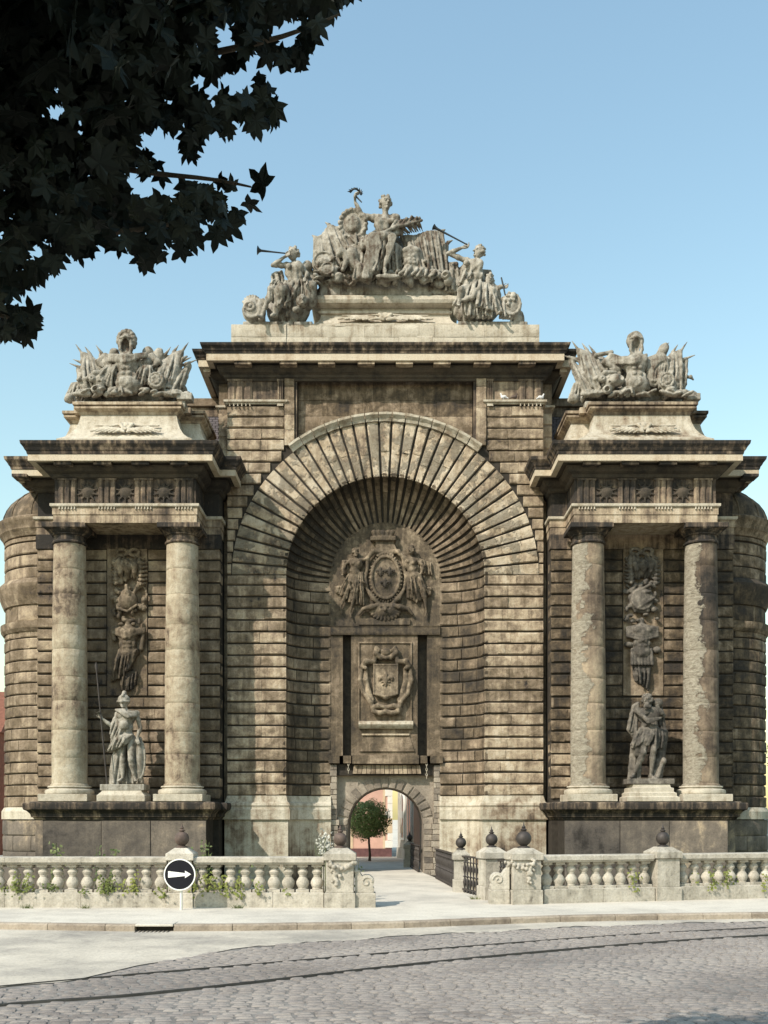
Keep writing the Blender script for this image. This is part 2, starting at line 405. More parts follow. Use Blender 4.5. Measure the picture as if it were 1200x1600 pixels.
# smooth light carriageway between the setts and the kerb
def sett_edge(x):              # far edge of the setts (world y)
    pts = []
    for px, py in ((-700, 1600), (-150, 1562), (0, 1545), (100, 1533), (230, 1505), (330, 1488), (450, 1474), (600, 1464), (760, 1455), (900, 1448), (1200, 1438), (1700, 1425)):
        d = (EYE-GY)*F/(py-HZ); pts.append(((px-AX)*d/F, CAMY+d))
    return float(np.interp(x, [p[0] for p in pts], [p[1] for p in pts]))
xs = np.linspace(-60, 60, 961)
front = [(x, min(sett_edge(x) + .12*math.sin(x*2.3)+.09*math.sin(x*5.1+1)+.05*math.sin(x*17)+random.uniform(-.05, .05), kerb_y(x)+.02)) for x in xs]
V = []; Fc = []
for i, (x, y) in enumerate(front):
    V += [(x, y, GY-.004), (x, max(kerb_y(x)+.1, y+.02), GY-.004)]
    if i: Fc.append((2*i-2, 2*i, 2*i+1, 2*i-1))
tag(obj('carriageway', V, Fc, M['asphalt']), kind='structure')

# kerb stones: parts of the pavement
x = -16.0; drain = (-4.72, -4.0)
def kerb_at(x): return Vector((x, kerb_y(x), 0))
while x < 24:
    w = random.uniform(.85, 1.25)
    x2 = x+w
    if x < drain[0] < x2: x2 = drain[0]
    elif drain[0] <= x < drain[1]: x = drain[1]; x2 = x+w
    a, b_ = kerb_at(x+.006), kerb_at(x2-.006); t = (b_-a).normalized(); n = Vector((t.y, -t.x, 0))
    if (b_-a).length > .1:
        m_ = MB(); rows = []
        prof = [(0.02, GY-.02), (.02, -.03), (0, -.008), (-.03, .004), (-.155, .004), (-.155, -.1)]
        V = []; k = 5; L = (b_-a).length
        for i in range(k+1):
            c = a+(b_-a)*(i/k); inset = -.008 if i in (0, k) else 0
            for o_, z in prof: V.append(tuple(c+n*(o_+inset+random.uniform(-.005, .005))+Vector((0, 0, z+random.uniform(-.003, .003)))))
        Fc = [(i*6+j, i*6+j+6, i*6+j+7, i*6+j+1) for i in range(k) for j in range(5)]
        Fc += [tuple(range(6)), tuple(range(k*6+5, k*6-1, -1))]
        obj('kerb_stone', V, Fc, M['kerb'], pave)
    x = x2
# gully inlet in the kerb
dr = empty('storm_drain', (sum(drain)/2, kerb_y(-4.36), GY), 'dark kerb inlet with stone lintel in the gutter left of the arrow sign', 'drain')
m_ = MB(); ya = kerb_y(-4.36)
m_.box(drain[0]+.005, drain[1]-.005, ya-.03, ya+.5, -.035, .010, .008); m_.build('lintel', M['paving'], dr)
m_ = MB(); m_.box(drain[0], drain[1], ya+.10, ya+.3, GY-.3, -.04); m_.build('cavity', M['mortar'], dr)
m_ = MB(); 
for k in range(9): m_.box(drain[0]+.03+k*.075, drain[0]+.055+k*.075, ya-.20, ya+.08, GY-.012, GY+.004)
tag(m_.build('grate', M['iron'], dr), kind='stuff')

# ------------------------------------------------------------------ setts and tram rails
def rail_path(pts):
    out = []
    for px, py in pts:
        d = (EYE-GY)*F/(py-HZ); out.append(Vector(((px-AX)*d/F, CAMY+d, 0)))
    return out
def spline(P, n=60):
    ts = np.linspace(0, len(P)-1, n); out = []
    for t in ts:
        i = min(int(t), len(P)-2); f = t-i
        p0, p1, p2, p3 = P[max(i-1, 0)], P[i], P[i+1], P[min(i+2, len(P)-1)]
        out.append(.5*((2*p1)+(-p0+p2)*f+(2*p0-5*p1+4*p2-p3)*f*f+(-p0+3*p1-3*p2+p3)*f**3))
    return out
rail1 = spline(rail_path([(-250, 1601), (0, 1570), (200, 1555), (400, 1534), (600, 1511), (800, 1491), (1000, 1474), (1200, 1461), (1500, 1447)]))
rail2 = spline(rail_path([(-250, 1566), (0, 1541), (165, 1526), (330, 1512), (600, 1489), (800, 1473), (1000, 1459), (1200, 1449), (1400, 1441)]))
def rail(P, z, name, label, w=.026):
    prof = [(-w, z-.06), (-w, z), (-.012, z), (-.012, z-.03), (.022, z-.03), (.022, z), (w+.012, z), (w+.012, z-.06)]
    m_ = MB(); m_.mould([(p.x, p.y) for p in P], prof); o = m_.build(name, M['steel']); return tag(o, label, 'tram rail', 'grooved tram rails set into the street')
r1 = rail(rail1, GY+.012, 'tram_rail', 'long dark tram rail curving across the setts, the nearer of the pair')
r2 = rail(rail2, GY+.008, 'tram_rail', 'faint worn tram rail at the far edge of the setts, nearer the kerb', .012)
R1 = np.array([(p.x, p.y) for p in rail1]); R2 = np.array([(p.x, p.y) for p in rail2])
setts = []
th = R(9.0); ct, st = math.cos(th), math.sin(th)
PU, PV = .215, .135
for iv in range(-40, 140):
    off = random.uniform(0, PU)
    for iu in range(-62, 62):
        u = iu*PU+off+random.uniform(-.012, .012); v = iv*PV
        x = u*ct - v*st; y = -28.5 + u*st + v*ct
        d = y-CAMY
        if d < 8.3 or abs(x) > d*.40+1.2 or y > sett_edge(x)+random.uniform(-.12, .05) or y > kerb_y(x)-.35: continue
        if min(np.hypot(R1[:, 0]-x, R1[:, 1]-y)) < .11: continue
        dm = np.interp(x, R1[:, 0], R1[:, 1]); dm2 = np.interp(x, R2[:, 0], R2[:, 1])
        if abs(y-dm) < .085 or abs(y-dm2) < .03: continue
        setts.append((x, y))
def sett_mesh(mb, x, y, w, h, z, rot, tx, ty):
    c, s_ = math.cos(rot), math.sin(rot); V = []
    for fx, fz in ((1.0, -.03), (.94, 0.0), (.72, .010)):
        for sx, sy in ((-1, -1), (1, -1), (1, 1), (-1, 1)):
            ax, ay = sx*w/2*fx, sy*h/2*(fx if fx > .95 else fx-.04)
            V.append((x+ax*c-ay*s_, y+ax*s_+ay*c, z+fz+ax*tx+ay*ty))
    Fc = [(8, 9, 10, 11)]
    for r in range(2):
        for k in range(4): Fc.append((r*4+k, r*4+(k+1) % 4, r*4+4+(k+1) % 4, r*4+4+k))
    mb.add(V, Fc)
def draw_order(p): return p[1]-CAMY + (100 if abs(p[0]) > (p[1]-CAMY)*.375 or p[1]-CAMY < 10.6 else 0)
setts.sort(key=draw_order)
big = MB()
sett_meshes = []
for k in range(24):
    m_ = MB(); sett_mesh(m_, 0, 0, PU-.022+random.uniform(-.02, .008), PV-.02+random.uniform(-.012, .004), 0, random.uniform(-.03, .03), random.uniform(-.03, .03), random.uniform(-.05, .05))
    sett_meshes.append(mesh_from('sett', m_.v, m_.f, M['sett'], True, 50))
for k, (x, y) in enumerate(setts):
    z = GY-.010+random.uniform(-.006, .007) + .006*math.sin(x*.8+y*.5)
    if k < 300:
        o = bpy.data.objects.new('sett', random.choice(sett_meshes)); scene.collection.objects.link(o)
        o.parent = road; o.location = Vector((x, y, z)) - wloc(road); o.rotation_euler = (0, 0, th)
    else:
        sett_mesh(big, x, y, PU-.022+random.uniform(-.02, .008), PV-.02+random.uniform(-.012, .004), z, th+random.uniform(-.03, .03), random.uniform(-.03, .03), random.uniform(-.05, .05))
so = obj('setts', big.v, big.f, M['sett'], road, True, 50); so['kind'] = 'stuff'

# ------------------------------------------------------------------ THE GATE
gate = empty('city_gate', (0, 0, 0), 'monumental sooty limestone city gate with deep arched niche and columned side pavilions', 'gate')
ZS = 10.41                       # springing of the great arch
RO, RI, RIV, DN = 3.44, 1.95, 2.11, 1.2     # outer radius, inner half width, inner rise, niche depth
ZB = 2.76                        # bottom of the courses
NC = 18; CH = (10.08-ZB)/NC      # courses below the impost band
RE = 5.33                        # extrados of the voussoirs
HW = 5.49                        # half width of the middle block

def niche(side, t, z=None, ang=None, off=0.0):
    """point and outward normal on the concave splay; t 0 at the face, 1 at the back"""
    a = t*math.pi/2
    rx = RO-(RO-RI)*(1-math.cos(a)); rz = RO-(RO-RIV)*(1-math.cos(a)); y = DN*math.sin(a)
    nx, ny = -DN*math.cos(a), -(RO-RI)*math.sin(a); L = math.hypot(nx, ny); nx /= L; ny /= L
    if ang is None:
        return Vector((side*rx, y, z)), Vector((side*nx, ny, 0))
    ca, sa = math.cos(ang), math.sin(ang)
    return Vector((rx*ca, y, ZS+rz*sa)), Vector((nx*ca, ny, nx*sa))

# --- masonry shells behind the stones (joint depth)
mid = empty('middle_block', (0, 0, 0)); mid.parent = gate
V = []; Fc = []
path = [(1, -2.2, None), (1, ZS, None)] + [(1, None, a) for a in np.linspace(0, math.pi, 49)] + [(-1, ZS, None), (-1, -2.2, None)]
NT = 8
for s_, z, a in path:
    for k in range(NT+1):
        p, n = niche(s_, k/NT, z, a); V.append(tuple(p - n*.07))
for i in range(len(path)-1):
    for k in range(NT):
        q = i*(NT+1)+k; Fc.append((q, q+NT+1, q+NT+2, q+1))
n0 = len(V)
def outer_pt(p):                 # from an arch point out to the block edge
    x, z = p[0], p[2]
    return x, z
Y0 = .07
for s_ in (-1, 1):               # face below the springing
    b = len(V); V += [(s_*(RO+.05), Y0, -2.2), (s_*HW, Y0, -2.2), (s_*HW, Y0, ZS), (s_*(RO+.05), Y0, ZS)]; Fc.append((b, b+1, b+2, b+3))
b = len(V); K = 48
for i in range(K+1):
    a = math.pi*i/K; c, s_ = math.cos(a), math.sin(a)
    r = RO+.05; V.append((r*c, Y0, ZS+r*s_))
    q = min(HW/max(abs(c), 1e-6), 5.42); V.append((q*c, Y0, ZS+q*s_))
for i in range(K): Fc.append((b+2*i, b+2*i+1, b+2*i+3, b+2*i+2))
zl = np.linspace(ZS, 17.3, 30)
for s_ in (-1, 1):                       # spandrels outside the ring
    b = len(V)
    for z in zl:
        xi = max(math.sqrt(max(5.40**2-(z-ZS)**2, 0)), 3.17); V += [(s_*xi, Y0+.003, z), (s_*HW, Y0+.003, z)]
    for k in range(29): Fc.append((b+2*k, b+2*k+1, b+2*k+3, b+2*k+2))
obj('joint_face', V, Fc, M['mortar'], mid, smooth=True, sharp=40)
m_ = MB()
for s_ in (-1, 1):
    x0, x1 = sorted((s_*HW, s_*(HW-.05)))
    m_.box(x0, x1, Y0+.004, 4.4, -2.2, 17.4)
    x0, x1 = sorted((s_*5.85, s_*5.3)); m_.box(x0, x1, .45, 4.3, -2.2, 17.45)
m_.box(-5.4, 5.4, 4.0, 4.4, 3.3, 17.6); m_.box(-5.4, -1.38, 4.0, 4.4, -2.2, 3.3); m_.box(1.38, 5.4, 4.0, 4.4, -2.2, 3.3)
m_.box(-5.8, 5.8, .5, 4.4, 17.42, 18.0)
m_.build('side_wall', M['wall'], mid)

# --- pier stones, below the impost
def split(x0, x1, lo, hi):
    out = [x0]
    while x1-out[-1] > hi*1.3: out.append(out[-1]+random.uniform(lo, hi))
    return out+[x1]
for c in range(NC+1):
    z0 = ZB+c*CH+.030; z1 = ZB+(c+1)*CH-.030
    if c == NC: z0, z1 = 10.08+.02, ZS-.0
    for s_ in (-1, 1):
        xs_ = split(RO, HW, .55, 1.0) if c < NC else [RO, RO+1.1, HW]
        for a, b in zip(xs_[:-1], xs_[1:]):
            x0, x1 = (a, b) if s_ > 0 else (-b, -a)
            rect_stone('pier_stone', x0+.004, x1-.004, z0, z1, 0.0, M['pier'], mid, ch=.028, chip=.2)
        ts = [0, random.uniform(.3, .42), random.uniform(.62, .75), 1.0]
        for a, b in zip(ts[:-1], ts[1:]):
            def fn(u, v, a=a, b=b, s_=s_, z0=z0, z1=z1):
                uu = u if s_ < 0 else 1-u
                return niche(s_, a+.006+(b-a-.012)*uu, z0+(z1-z0)*v)
            stone('niche_stone', fn, 4, 1, .03, .12, M['niche'], mid, rough=.008, chip=.08)
# --- voussoirs of the great arch and of the splay
NV = 37; dA = math.pi/NV
for k in range(NV):
    a0, a1 = k*dA, (k+1)*dA; am = (a0+a1)/2
    rend = min(RE, (HW-.0)/max(abs(math.cos(am)), 1e-6))
    cuts = split(RO, rend, .55, 1.0); g = .036
    for r0, r1 in zip(cuts[:-1], cuts[1:]):
        def fn(u, v, a0=a0, a1=a1, r0=r0, r1=r1, am=am):
            r = r0+.003+(r1-r0-.006)*u
            half = (r*dA/2-g)
            off = half*(2*v-1)
            return (r*math.cos(am)-off*math.sin(am), 0.0, ZS+r*math.sin(am)+off*math.cos(am)), (0, -1, 0)
        o = stone('voussoir', fn, 3, 2, .032, .12, M['vouss'], mid, rough=.016, chip=.25)
        for f in o.data.polygons: pass
    ts = [0, random.uniform(.38, .6), 1.0]
    for t0, t1 in zip(ts[:-1], ts[1:]):
        def fn(u, v, t0=t0, t1=t1, a0=a0, a1=a1):
            gg = .19
            return niche(1, t0+.005+(t1-t0-.01)*(1-u), ang=a0+(a1-a0)*(gg+(1-2*gg)*(v)))
        stone('niche_voussoir', fn, 4, 1, .03, .12, M['niche'], mid, rough=.008, chip=.08)
# --- spandrel courses beside the arch
z = ZS+.02; hh = .392
while z < 16.2:
    zt = min(z+hh, 16.32)
    zm = max(z-ZS, 0)
    xi = math.sqrt(max(RE**2-(zm)**2, 0))+.02 if zm < RE else 0
    xi = max(xi, 3.52)
    if HW-xi > .10:
        for s_ in (-1, 1):
            xs_ = split(xi, HW, .5, 1.05)
            for a, b in zip(xs_[:-1], xs_[1:]):
                x0, x1 = (a, b) if s_ > 0 else (-b, -a)
                rect_stone('spandrel_stone', x0+.004, x1-.004, z+.025, zt-.025, -.002, M['pier'], mid, ch=.028, chip=.2)
    z += hh
# return quoins set back beside the attic
for s_ in (-1, 1):
    z = 13.2
    while z < 16.2:
        x0, x1 = sorted((s_*5.5, s_*5.86)); rect_stone('quoin_stone', x0, x1, z+.02, z+.41, .43, M['pier'], mid, ch=.025); z += .43
# --- hood mould: segments
ah = R(37)
nh = 15
for k in range(nh):
    a0 = math.pi/2-ah+2*ah*k/nh+.003; a1 = math.pi/2-ah+2*ah*(k+1)/nh-.003
    V = []; Fc = []
    prof = [(5.33, .05), (5.33, -.07), (5.42, -.10), (5.52, -.20), (5.60, -.20), (5.62, .35)]
    for i in range(4):
        a = a0+(a1-a0)*i/3
        for r, y in prof:
            r2 = r+random.uniform(-.008, .008); V.append((r2*math.cos(a), y+random.uniform(-.008, .008), ZS+r2*math.sin(a)))
    for i in range(3):
        for j in range(5): q = i*6+j; Fc.append((q+1, q, q+6, q+7))
    Fc += [tuple(range(6)), tuple(range(23, 17, -1))]
    obj('hood_stone', V, Fc, M['pale'], mid)
# --- recessed attic panel in courses, strips at its sides
rows = [(14.25, 14.85), (14.85, 15.45), (15.45, 16.05), (16.05, 16.6), (16.6, 17.3)]
m_ = MB(); m_.box(-3.3, 3.3, .42, .5, 14.1, 17.4); m_.build('panel_backing', M['mortar'], mid)
for (z0, z1) in rows:
    xs_ = split(-3.05, 3.05, .75, 1.5)
    for a, b in zip(xs_[:-1], xs_[1:]):
        rect_stone('panel_stone', a+.004, b-.004, z0+.004, z1-.004, .30, M['darkwall'] if z0 > 15.9 else M['wall'], mid, ch=.010, rough=.006, chip=.08)  # rows nearest the cornice take the darker stone
for s_ in (-1, 1):
    z = 14.92
    while z < 17.2:
        h_ = random.uniform(.45, .8); z1 = min(z+h_, 17.25)
        x0, x1 = sorted((s_*3.16, s_*3.5))
        rect_stone('strip_stone', x0, x1, z+.003, z1-.003, -.05, M['pier'], mid, ch=.012, chip=.2); z = z1
    m_ = MB(); x0, x1 = sorted((s_*3.165, s_*3.07)); m_.box(x0, x1, .02, .4, 14.6, 17.3); m_.build('panel_frame', M['corn'], mid)
# ledge with drops, frieze with triglyphs
def triglyph(name, x0, x1, z0, z1, y, parent, mat):
    """block with two full grooves and two half grooves"""
    w = x1-x0; g = w*.075; dpt = .055
    xs_ = [(0, dpt), (.08, 0), (.26, 0), (.335, dpt), (.41, 0), (.59, 0), (.665, dpt), (.74, 0), (.92, 0), (1, dpt)]
    top = z1-.07
    V = [(x0+w*f, y+dd, z0) for f, dd in xs_]+[(x0+w*f, y+dd, top) for f, dd in xs_]
    n = len(xs_); Fc = [(i, i+1, i+1+n, i+n) for i in range(n-1)]
    mb = MB(); mb.add(V, Fc); mb.box(x0-.01, x1+.01, y-.012, y+.15, top, z1)
    mb.box(x0+.001, x1-.001, y+dpt+.001, y+.15, z0, top)
    return mb.build(name, mat, parent)
def drops(x0, x1, z, y, parent, mat):
    mb = MB()
    for i in range(6):
        cx = x0+(x1-x0)*(i+.5)/6
        mb.lathe(cx, y, [(.030, z-.085), (.020, z-.03), (.018, z)], 8)
    o = mb.build('drops', mat, parent); o['kind'] = 'stuff'
for s_ in (-1, 1):
    plan = [(3.5, .1), (3.5, 0), (HW, 0), (HW, .5), (5.85, .5), (5.85, 3.0)]
    plan = mirror_plan(plan, s_)
    m_ = MB(); m_.mould(plan, [(-.05, 16.34), (.04, 16.34), (.05, 16.38), (.11, 16.40), (.11, 16.47), (-.05, 16.48)]); m_.build('frieze_ledge', M['pale'], mid)
    m_ = MB(); x0, x1 = sorted((s_*3.52, s_*(HW-.01))); m_.box(x0, x1, .03, .3, 16.47, 17.3); m_.build('frieze_wall', M['frieze'], mid)
    for (a, b) in ((4.62, 5.46), (3.54, 3.74)):
        x0, x1 = sorted((s_*a, s_*b)); triglyph('triglyph', x0, x1, 16.48, 17.2, -.055, mid, M['frieze'])
        drops(x0, x1, 16.345, -.06, mid, M['pale'])
# --- great cornice
plan = [(-5.85, 3.6), (-5.85, .5), (-HW, .5), (-HW, 0), (HW, 0), (HW, .5), (5.85, .5), (5.85, 3.6)]
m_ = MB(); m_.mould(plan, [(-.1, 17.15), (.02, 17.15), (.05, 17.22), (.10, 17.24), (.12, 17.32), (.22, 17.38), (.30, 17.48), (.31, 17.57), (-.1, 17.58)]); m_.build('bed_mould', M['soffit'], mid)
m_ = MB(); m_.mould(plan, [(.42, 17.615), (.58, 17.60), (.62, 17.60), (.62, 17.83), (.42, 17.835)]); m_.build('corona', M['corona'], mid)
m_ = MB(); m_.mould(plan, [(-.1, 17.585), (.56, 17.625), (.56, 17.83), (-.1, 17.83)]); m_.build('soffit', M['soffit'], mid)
m_ = MB(); m_.mould(plan, [(-.1, 17.84), (.64, 17.84), (.66, 17.90), (.69, 17.92), (.72, 17.99), (.79, 18.06), (.81, 18.14), (-.1, 18.2)]); m_.build('cyma', M['corn'], mid)
for px in (377, 448, 508, 570, 630, 689, 752, 822):
    cx = (px-600)*35.4/F; m_ = MB(); m_.box(cx-.29, cx+.29, -.57, -.1, 17.49, 17.605, .01); m_.build('mutule', M['frieze'], mid)
for s_ in (-1, 1):
    cx = s_*6.2; m_ = MB(); m_.box(cx-.12, cx+.12, -.0, .42, 17.47, 17.605, .01); m_.build('mutule', M['corona'], mid)
# --- parapet and pedestal of the crowning group
par = MB(); par.box(-5.2, 5.2, -.20, 3.4, 18.15, 18.88); par = par.build('parapet', M['mortar'], gate)
for (z0, z1) in ((18.13, 18.52), (18.52, 18.95)):
    for (a, b, yy) in ((-5.3, -3.4, -.36), (-3.4, 3.4, -.34), (3.4, 5.3, -.36)):
        xs_ = split(a, b, .7, 1.5)
        for p, q in zip(xs_[:-1], xs_[1:]):
            rect_stone('parapet_stone', p+.004, q-.004, z0+.003, z1-.003, yy, M['pale'], par, ch=.010, depth=.2, rough=.004, chip=.05)
m_ = MB(); m_.box(-5.28, 5.28, -.34, 3.5, 18.90, 18.95); m_.build('parapet_top', M['pale'], par)
pb = MB()
pb.mould([(-2.2, 2.5), (-2.2, .15), (2.2, .15), (2.2, 2.5)], [(-.2, 18.93), (.42, 18.93), (.42, 19.02), (.30, 19.06), (.18, 19.17), (.09, 19.3), (.05, 19.42), (.05, 19.50), (.12, 19.52), (.13, 19.60), (.06, 19.62), (.06, 19.70), (.22, 19.72), (.34, 19.78), (.38, 19.88), (.36, 19.99), (.28, 20.07), (.1, 20.11), (-.2, 20.11)])
pb.box(-2.3, 2.3, .0, 2.4, 19.95, 20.115)
ped = pb.build('pedestal', M['pale'], mid, smooth=True, sharp=30)

# --- back of the niche
bk = empty('portal_wall', (0, DN, 0)); bk.parent = gate
def bz(py): return EYE+(HZ-py)*(36+DN)/F
def bx(px): return (px-602.5)*(36+DN)/F
lun = []
for i in range(33):
    a = math.pi*i/32; lun.append((2.02*math.cos(a), ZS+2.18*math.sin(a)))
m_ = MB(); m_.prism_y([(p[0], p[1]) for p in reversed([(2.02, bz(978))]+lun+[(-2.02, bz(978))])], DN+.02, DN+.6); m_.build('lunette', M['relief'], bk)
m_ = MB(); m_.mould([(-1.96, DN), (1.96, DN)], [(-.05, bz(992)), (.05, bz(992)), (.07, bz(989)), (.07, bz(981)), (.10, bz(978.5)), (-.05, bz(978))]); m_.build('string_course', M['relief'], bk)
m_ = MB(); m_.box(bx(561), bx(641), DN-.08, DN+.1, bz(977), bz(967), .012); m_.build('ledge_block', M['relief'], bk)
m_ = MB()
for (a, b) in ((514, 536), (668, 692)): m_.box(bx(a), bx(b), DN+.03, DN+.6, bz(1181), bz(992), .01)
m_.box(bx(549), bx(653), DN+.02, DN+.6, bz(1181), bz(992), .01)
m_.build('panel_wall', M['niche'], bk)
for (a, b) in ((535, 550), (652, 669)):
    m_ = MB(); m_.box(bx(a), bx(b), DN+.42, DN+.5, bz(1184), bz(990)); m_.build('slot_back', M['soffit'], bk)
m_ = MB(); zz = [bz(1132), bz(1003)]; xx = [bx(560), bx(644)]; w = .05
m_.box(xx[0], xx[1], DN-.03, DN+.05, zz[1]-w, zz[1]); m_.box(xx[0], xx[0]+w, DN-.03, DN+.05, zz[0], zz[1]-w); m_.box(xx[1]-w, xx[1], DN-.03, DN+.05, zz[0], zz[1]-w)
m_.build('panel_frame', M['niche'], bk)
m_ = MB(); m_.mould([(bx(561), DN), (bx(646), DN)], [(-.05, bz(1138)), (.02, bz(1138)), (.10, bz(1139)), (.20, bz(1136)), (.24, bz(1132.5)), (.20, bz(1129)), (.08, bz(1127)), (-.05, bz(1126))])
m_.build('bolster', M['base'], bk, True, 30)
m_ = MB(); m_.box(bx(566), bx(640), DN-.06, DN+.1, bz(1149), bz(1146.5)); m_.build('fillet', M['frieze'], bk)
m_ = MB(); m_.add([(bx(562), DN-.04, bz(1174)), (bx(648), DN-.04, bz(1174)), (bx(641), DN+.0, bz(1152)), (bx(567), DN+.0, bz(1152)), (bx(562), DN+.1, bz(1174)), (bx(648), DN+.1, bz(1174)), (bx(641), DN+.1, bz(1152)), (bx(567), DN+.1, bz(1152))], [(0, 1, 2, 3), (1, 5, 6, 2), (4, 0, 3, 7), (3, 2, 6, 7), (4, 5, 1, 0)])
m_.build('inscription_panel', M['niche'], bk)
m_ = MB(); m_.box(bx(551), bx(655), DN-.16, DN+.2, bz(1194), bz(1180), .015); m_.build('sill', M['niche'], bk)
for (a, b) in ((514, 531), (537, 549), (657, 668), (673, 692)):
    m_ = MB(); m_.box(bx(a), bx(b), DN-.10, DN+.45, bz(1193), bz(1181), .012); m_.build('corbel', M['niche'], bk)
# brick soldier course over the gateway
m_ = MB(); m_.box(bx(516), bx(691), DN+.12, DN+.6, bz(1211), bz(1194)); m_.build('lintel', M['mortar'], bk)
n = 15
for k in range(n):
    x0 = bx(553)+(bx(657)-bx(553))*k/n; x1 = bx(553)+(bx(657)-bx(553))*(k+1)/n
    lean = (k-(n-1)/2)/n*.09
    m_ = MB(); zt, zb = bz(1195.5), bz(1209)
    m_.add([(x0+.008+lean, DN-.02, zb), (x1-.008+lean, DN-.02, zb), (x1-.008, DN+.02, zt), (x0+.008, DN+.02, zt), (x0+.008+lean, DN+.2, zb), (x1-.008+lean, DN+.2, zb), (x1-.008, DN+.2, zt), (x0+.008, DN+.2, zt)],
           [(0, 1, 2, 3), (1, 5, 6, 2), (4, 0, 3, 7), (3, 2, 6, 7), (4, 5, 1, 0)])
    m_.build('soldier_brick', M['wall'], bk)
# gateway: recessed rectangular frame, arch ring, jamb bricks, tunnel
GX, GS = 1.36, 1.72             # half width and springing of the gateway
YA = DN+.28
m_ = MB(); poly = []
for i in range(25):
    a = math.pi*i/24; poly.append((GX*math.cos(a), GS+GX*math.sin(a)))
ztop = bz(1209)
V = []; Fc = []
for i, (x, z) in enumerate(poly):
    ox = x if abs(x) < 1.0 else x
    V += [(x, YA+.05, z), (x*1.0, YA+.05, ztop), (x, 4.45, z)]
    if i: Fc += [(3*i-3, 3*i, 3*i+1, 3*i-2), (3*i, 3*i-3, 3*i-1, 3*i+2)]
for s_ in (-1, 1):
    b = len(V); V += [(s_*GX, YA+.05, -2.2), (s_*GX, YA+.05, ztop), (s_*2.2, YA+.05, ztop), (s_*2.2, YA+.05, -2.2), (s_*GX, 4.45, -2.2), (s_*GX, 4.45, GS), (s_*GX, YA+.05, GS)]
    Fc += [(b, b+1, b+2, b+3), (b, b+4, b+5, b+6)]
obj('tunnel', V, Fc, M['greybrick'], bk)
nr = 17
for k in range(nr):
    a0, a1 = math.pi*k/nr+.02, math.pi*(k+1)/nr-.02
    def fn(u, v, a0=a0, a1=a1):
        r = GX+.01+.36*u; a = a0+(a1-a0)*v
        return (r*math.cos(a), YA, GS+r*math.sin(a)), (0, -1, 0)
    stone('arch_stone', fn, 2, 1, .02, .08, M['greybrick'], bk, rough=.012)
for s_ in (-1, 1):
    z = -.1; k = 0
    while z < bz(1196):
        h_ = random.uniform(.17, .24); xs_ = split(1.40 if z < GS else 1.74, 1.99, .2, .34)
        if k % 2: xs_ = [xs_[0], (xs_[0]+1.99)/2+random.uniform(-.06, .1), 1.99]
        for a, b in zip(xs_[:-1], xs_[1:]):
            if b-a < .05: continue
            yy = YA-.02 if b < 1.76 and z > 0 else DN+.02
            x0, x1 = sorted((s_*a, s_*b))
            m_ = MB(); e = .012; m_.box(x0+.006, x1-.006, yy+random.uniform(-.02, .02), YA+.06, z+.006, z+h_-.006, e); m_.build('jamb_brick', M['greybrick'], bk)
        z += h_; k += 1
# hanging chain beside the gateway
def chain(px, py0, n):
    mb = MB()
    for k in range(n):
        z = bz(py0)-k*.095; x = bx(px)
        pts = [(x+.03*math.cos(t)*(k % 2 == 0), DN-.06+.03*math.cos(t)*(k % 2), z+.055*math.sin(t)) for t in np.linspace(0, 2*math.pi, 9)]
        mb.tube(pts, .012, 5, False)
    o = mb.build('chain', M['pale'], bk); o['kind'] = 'stuff'
chain(667, 1194, 6); chain(545, 1194, 4)
# --- pier and niche bases
for s_ in (-1, 1):
    plan = []
    pl = [(RO+.12, 0)]
    base_plan = [(niche(1, t, 0)[0].x, niche(1, t, 0)[0].y) for t in np.linspace(1, 0, 9)]
    full = [(x, y) for x, y in base_plan] + [(RO+.02, -.0), (HW, 0), (HW, .7)]
    full = full[:9]+full[10:]
    plan = mirror_plan(full, s_)
    prof_m = [(-.1, 1.93), (.16, 1.93), (.16, 2.28), (.13, 2.30), (.12, 2.36), (.15, 2.42), (.12, 2.50), (.06, 2.54), (.03, 2.64), (.0, 2.76), (-.1, 2.76)]
    m_ = MB(); m_.mould(plan, prof_m); m_.build('base_mould', M['base'], mid, True, 30)
    m_ = MB(); m_.mould(plan, [(-.1, -2.2), (.08, -2.2), (.08, 1.925), (-.1, 1.925)]); m_.build('plinth', M['base'], mid, True, 40)

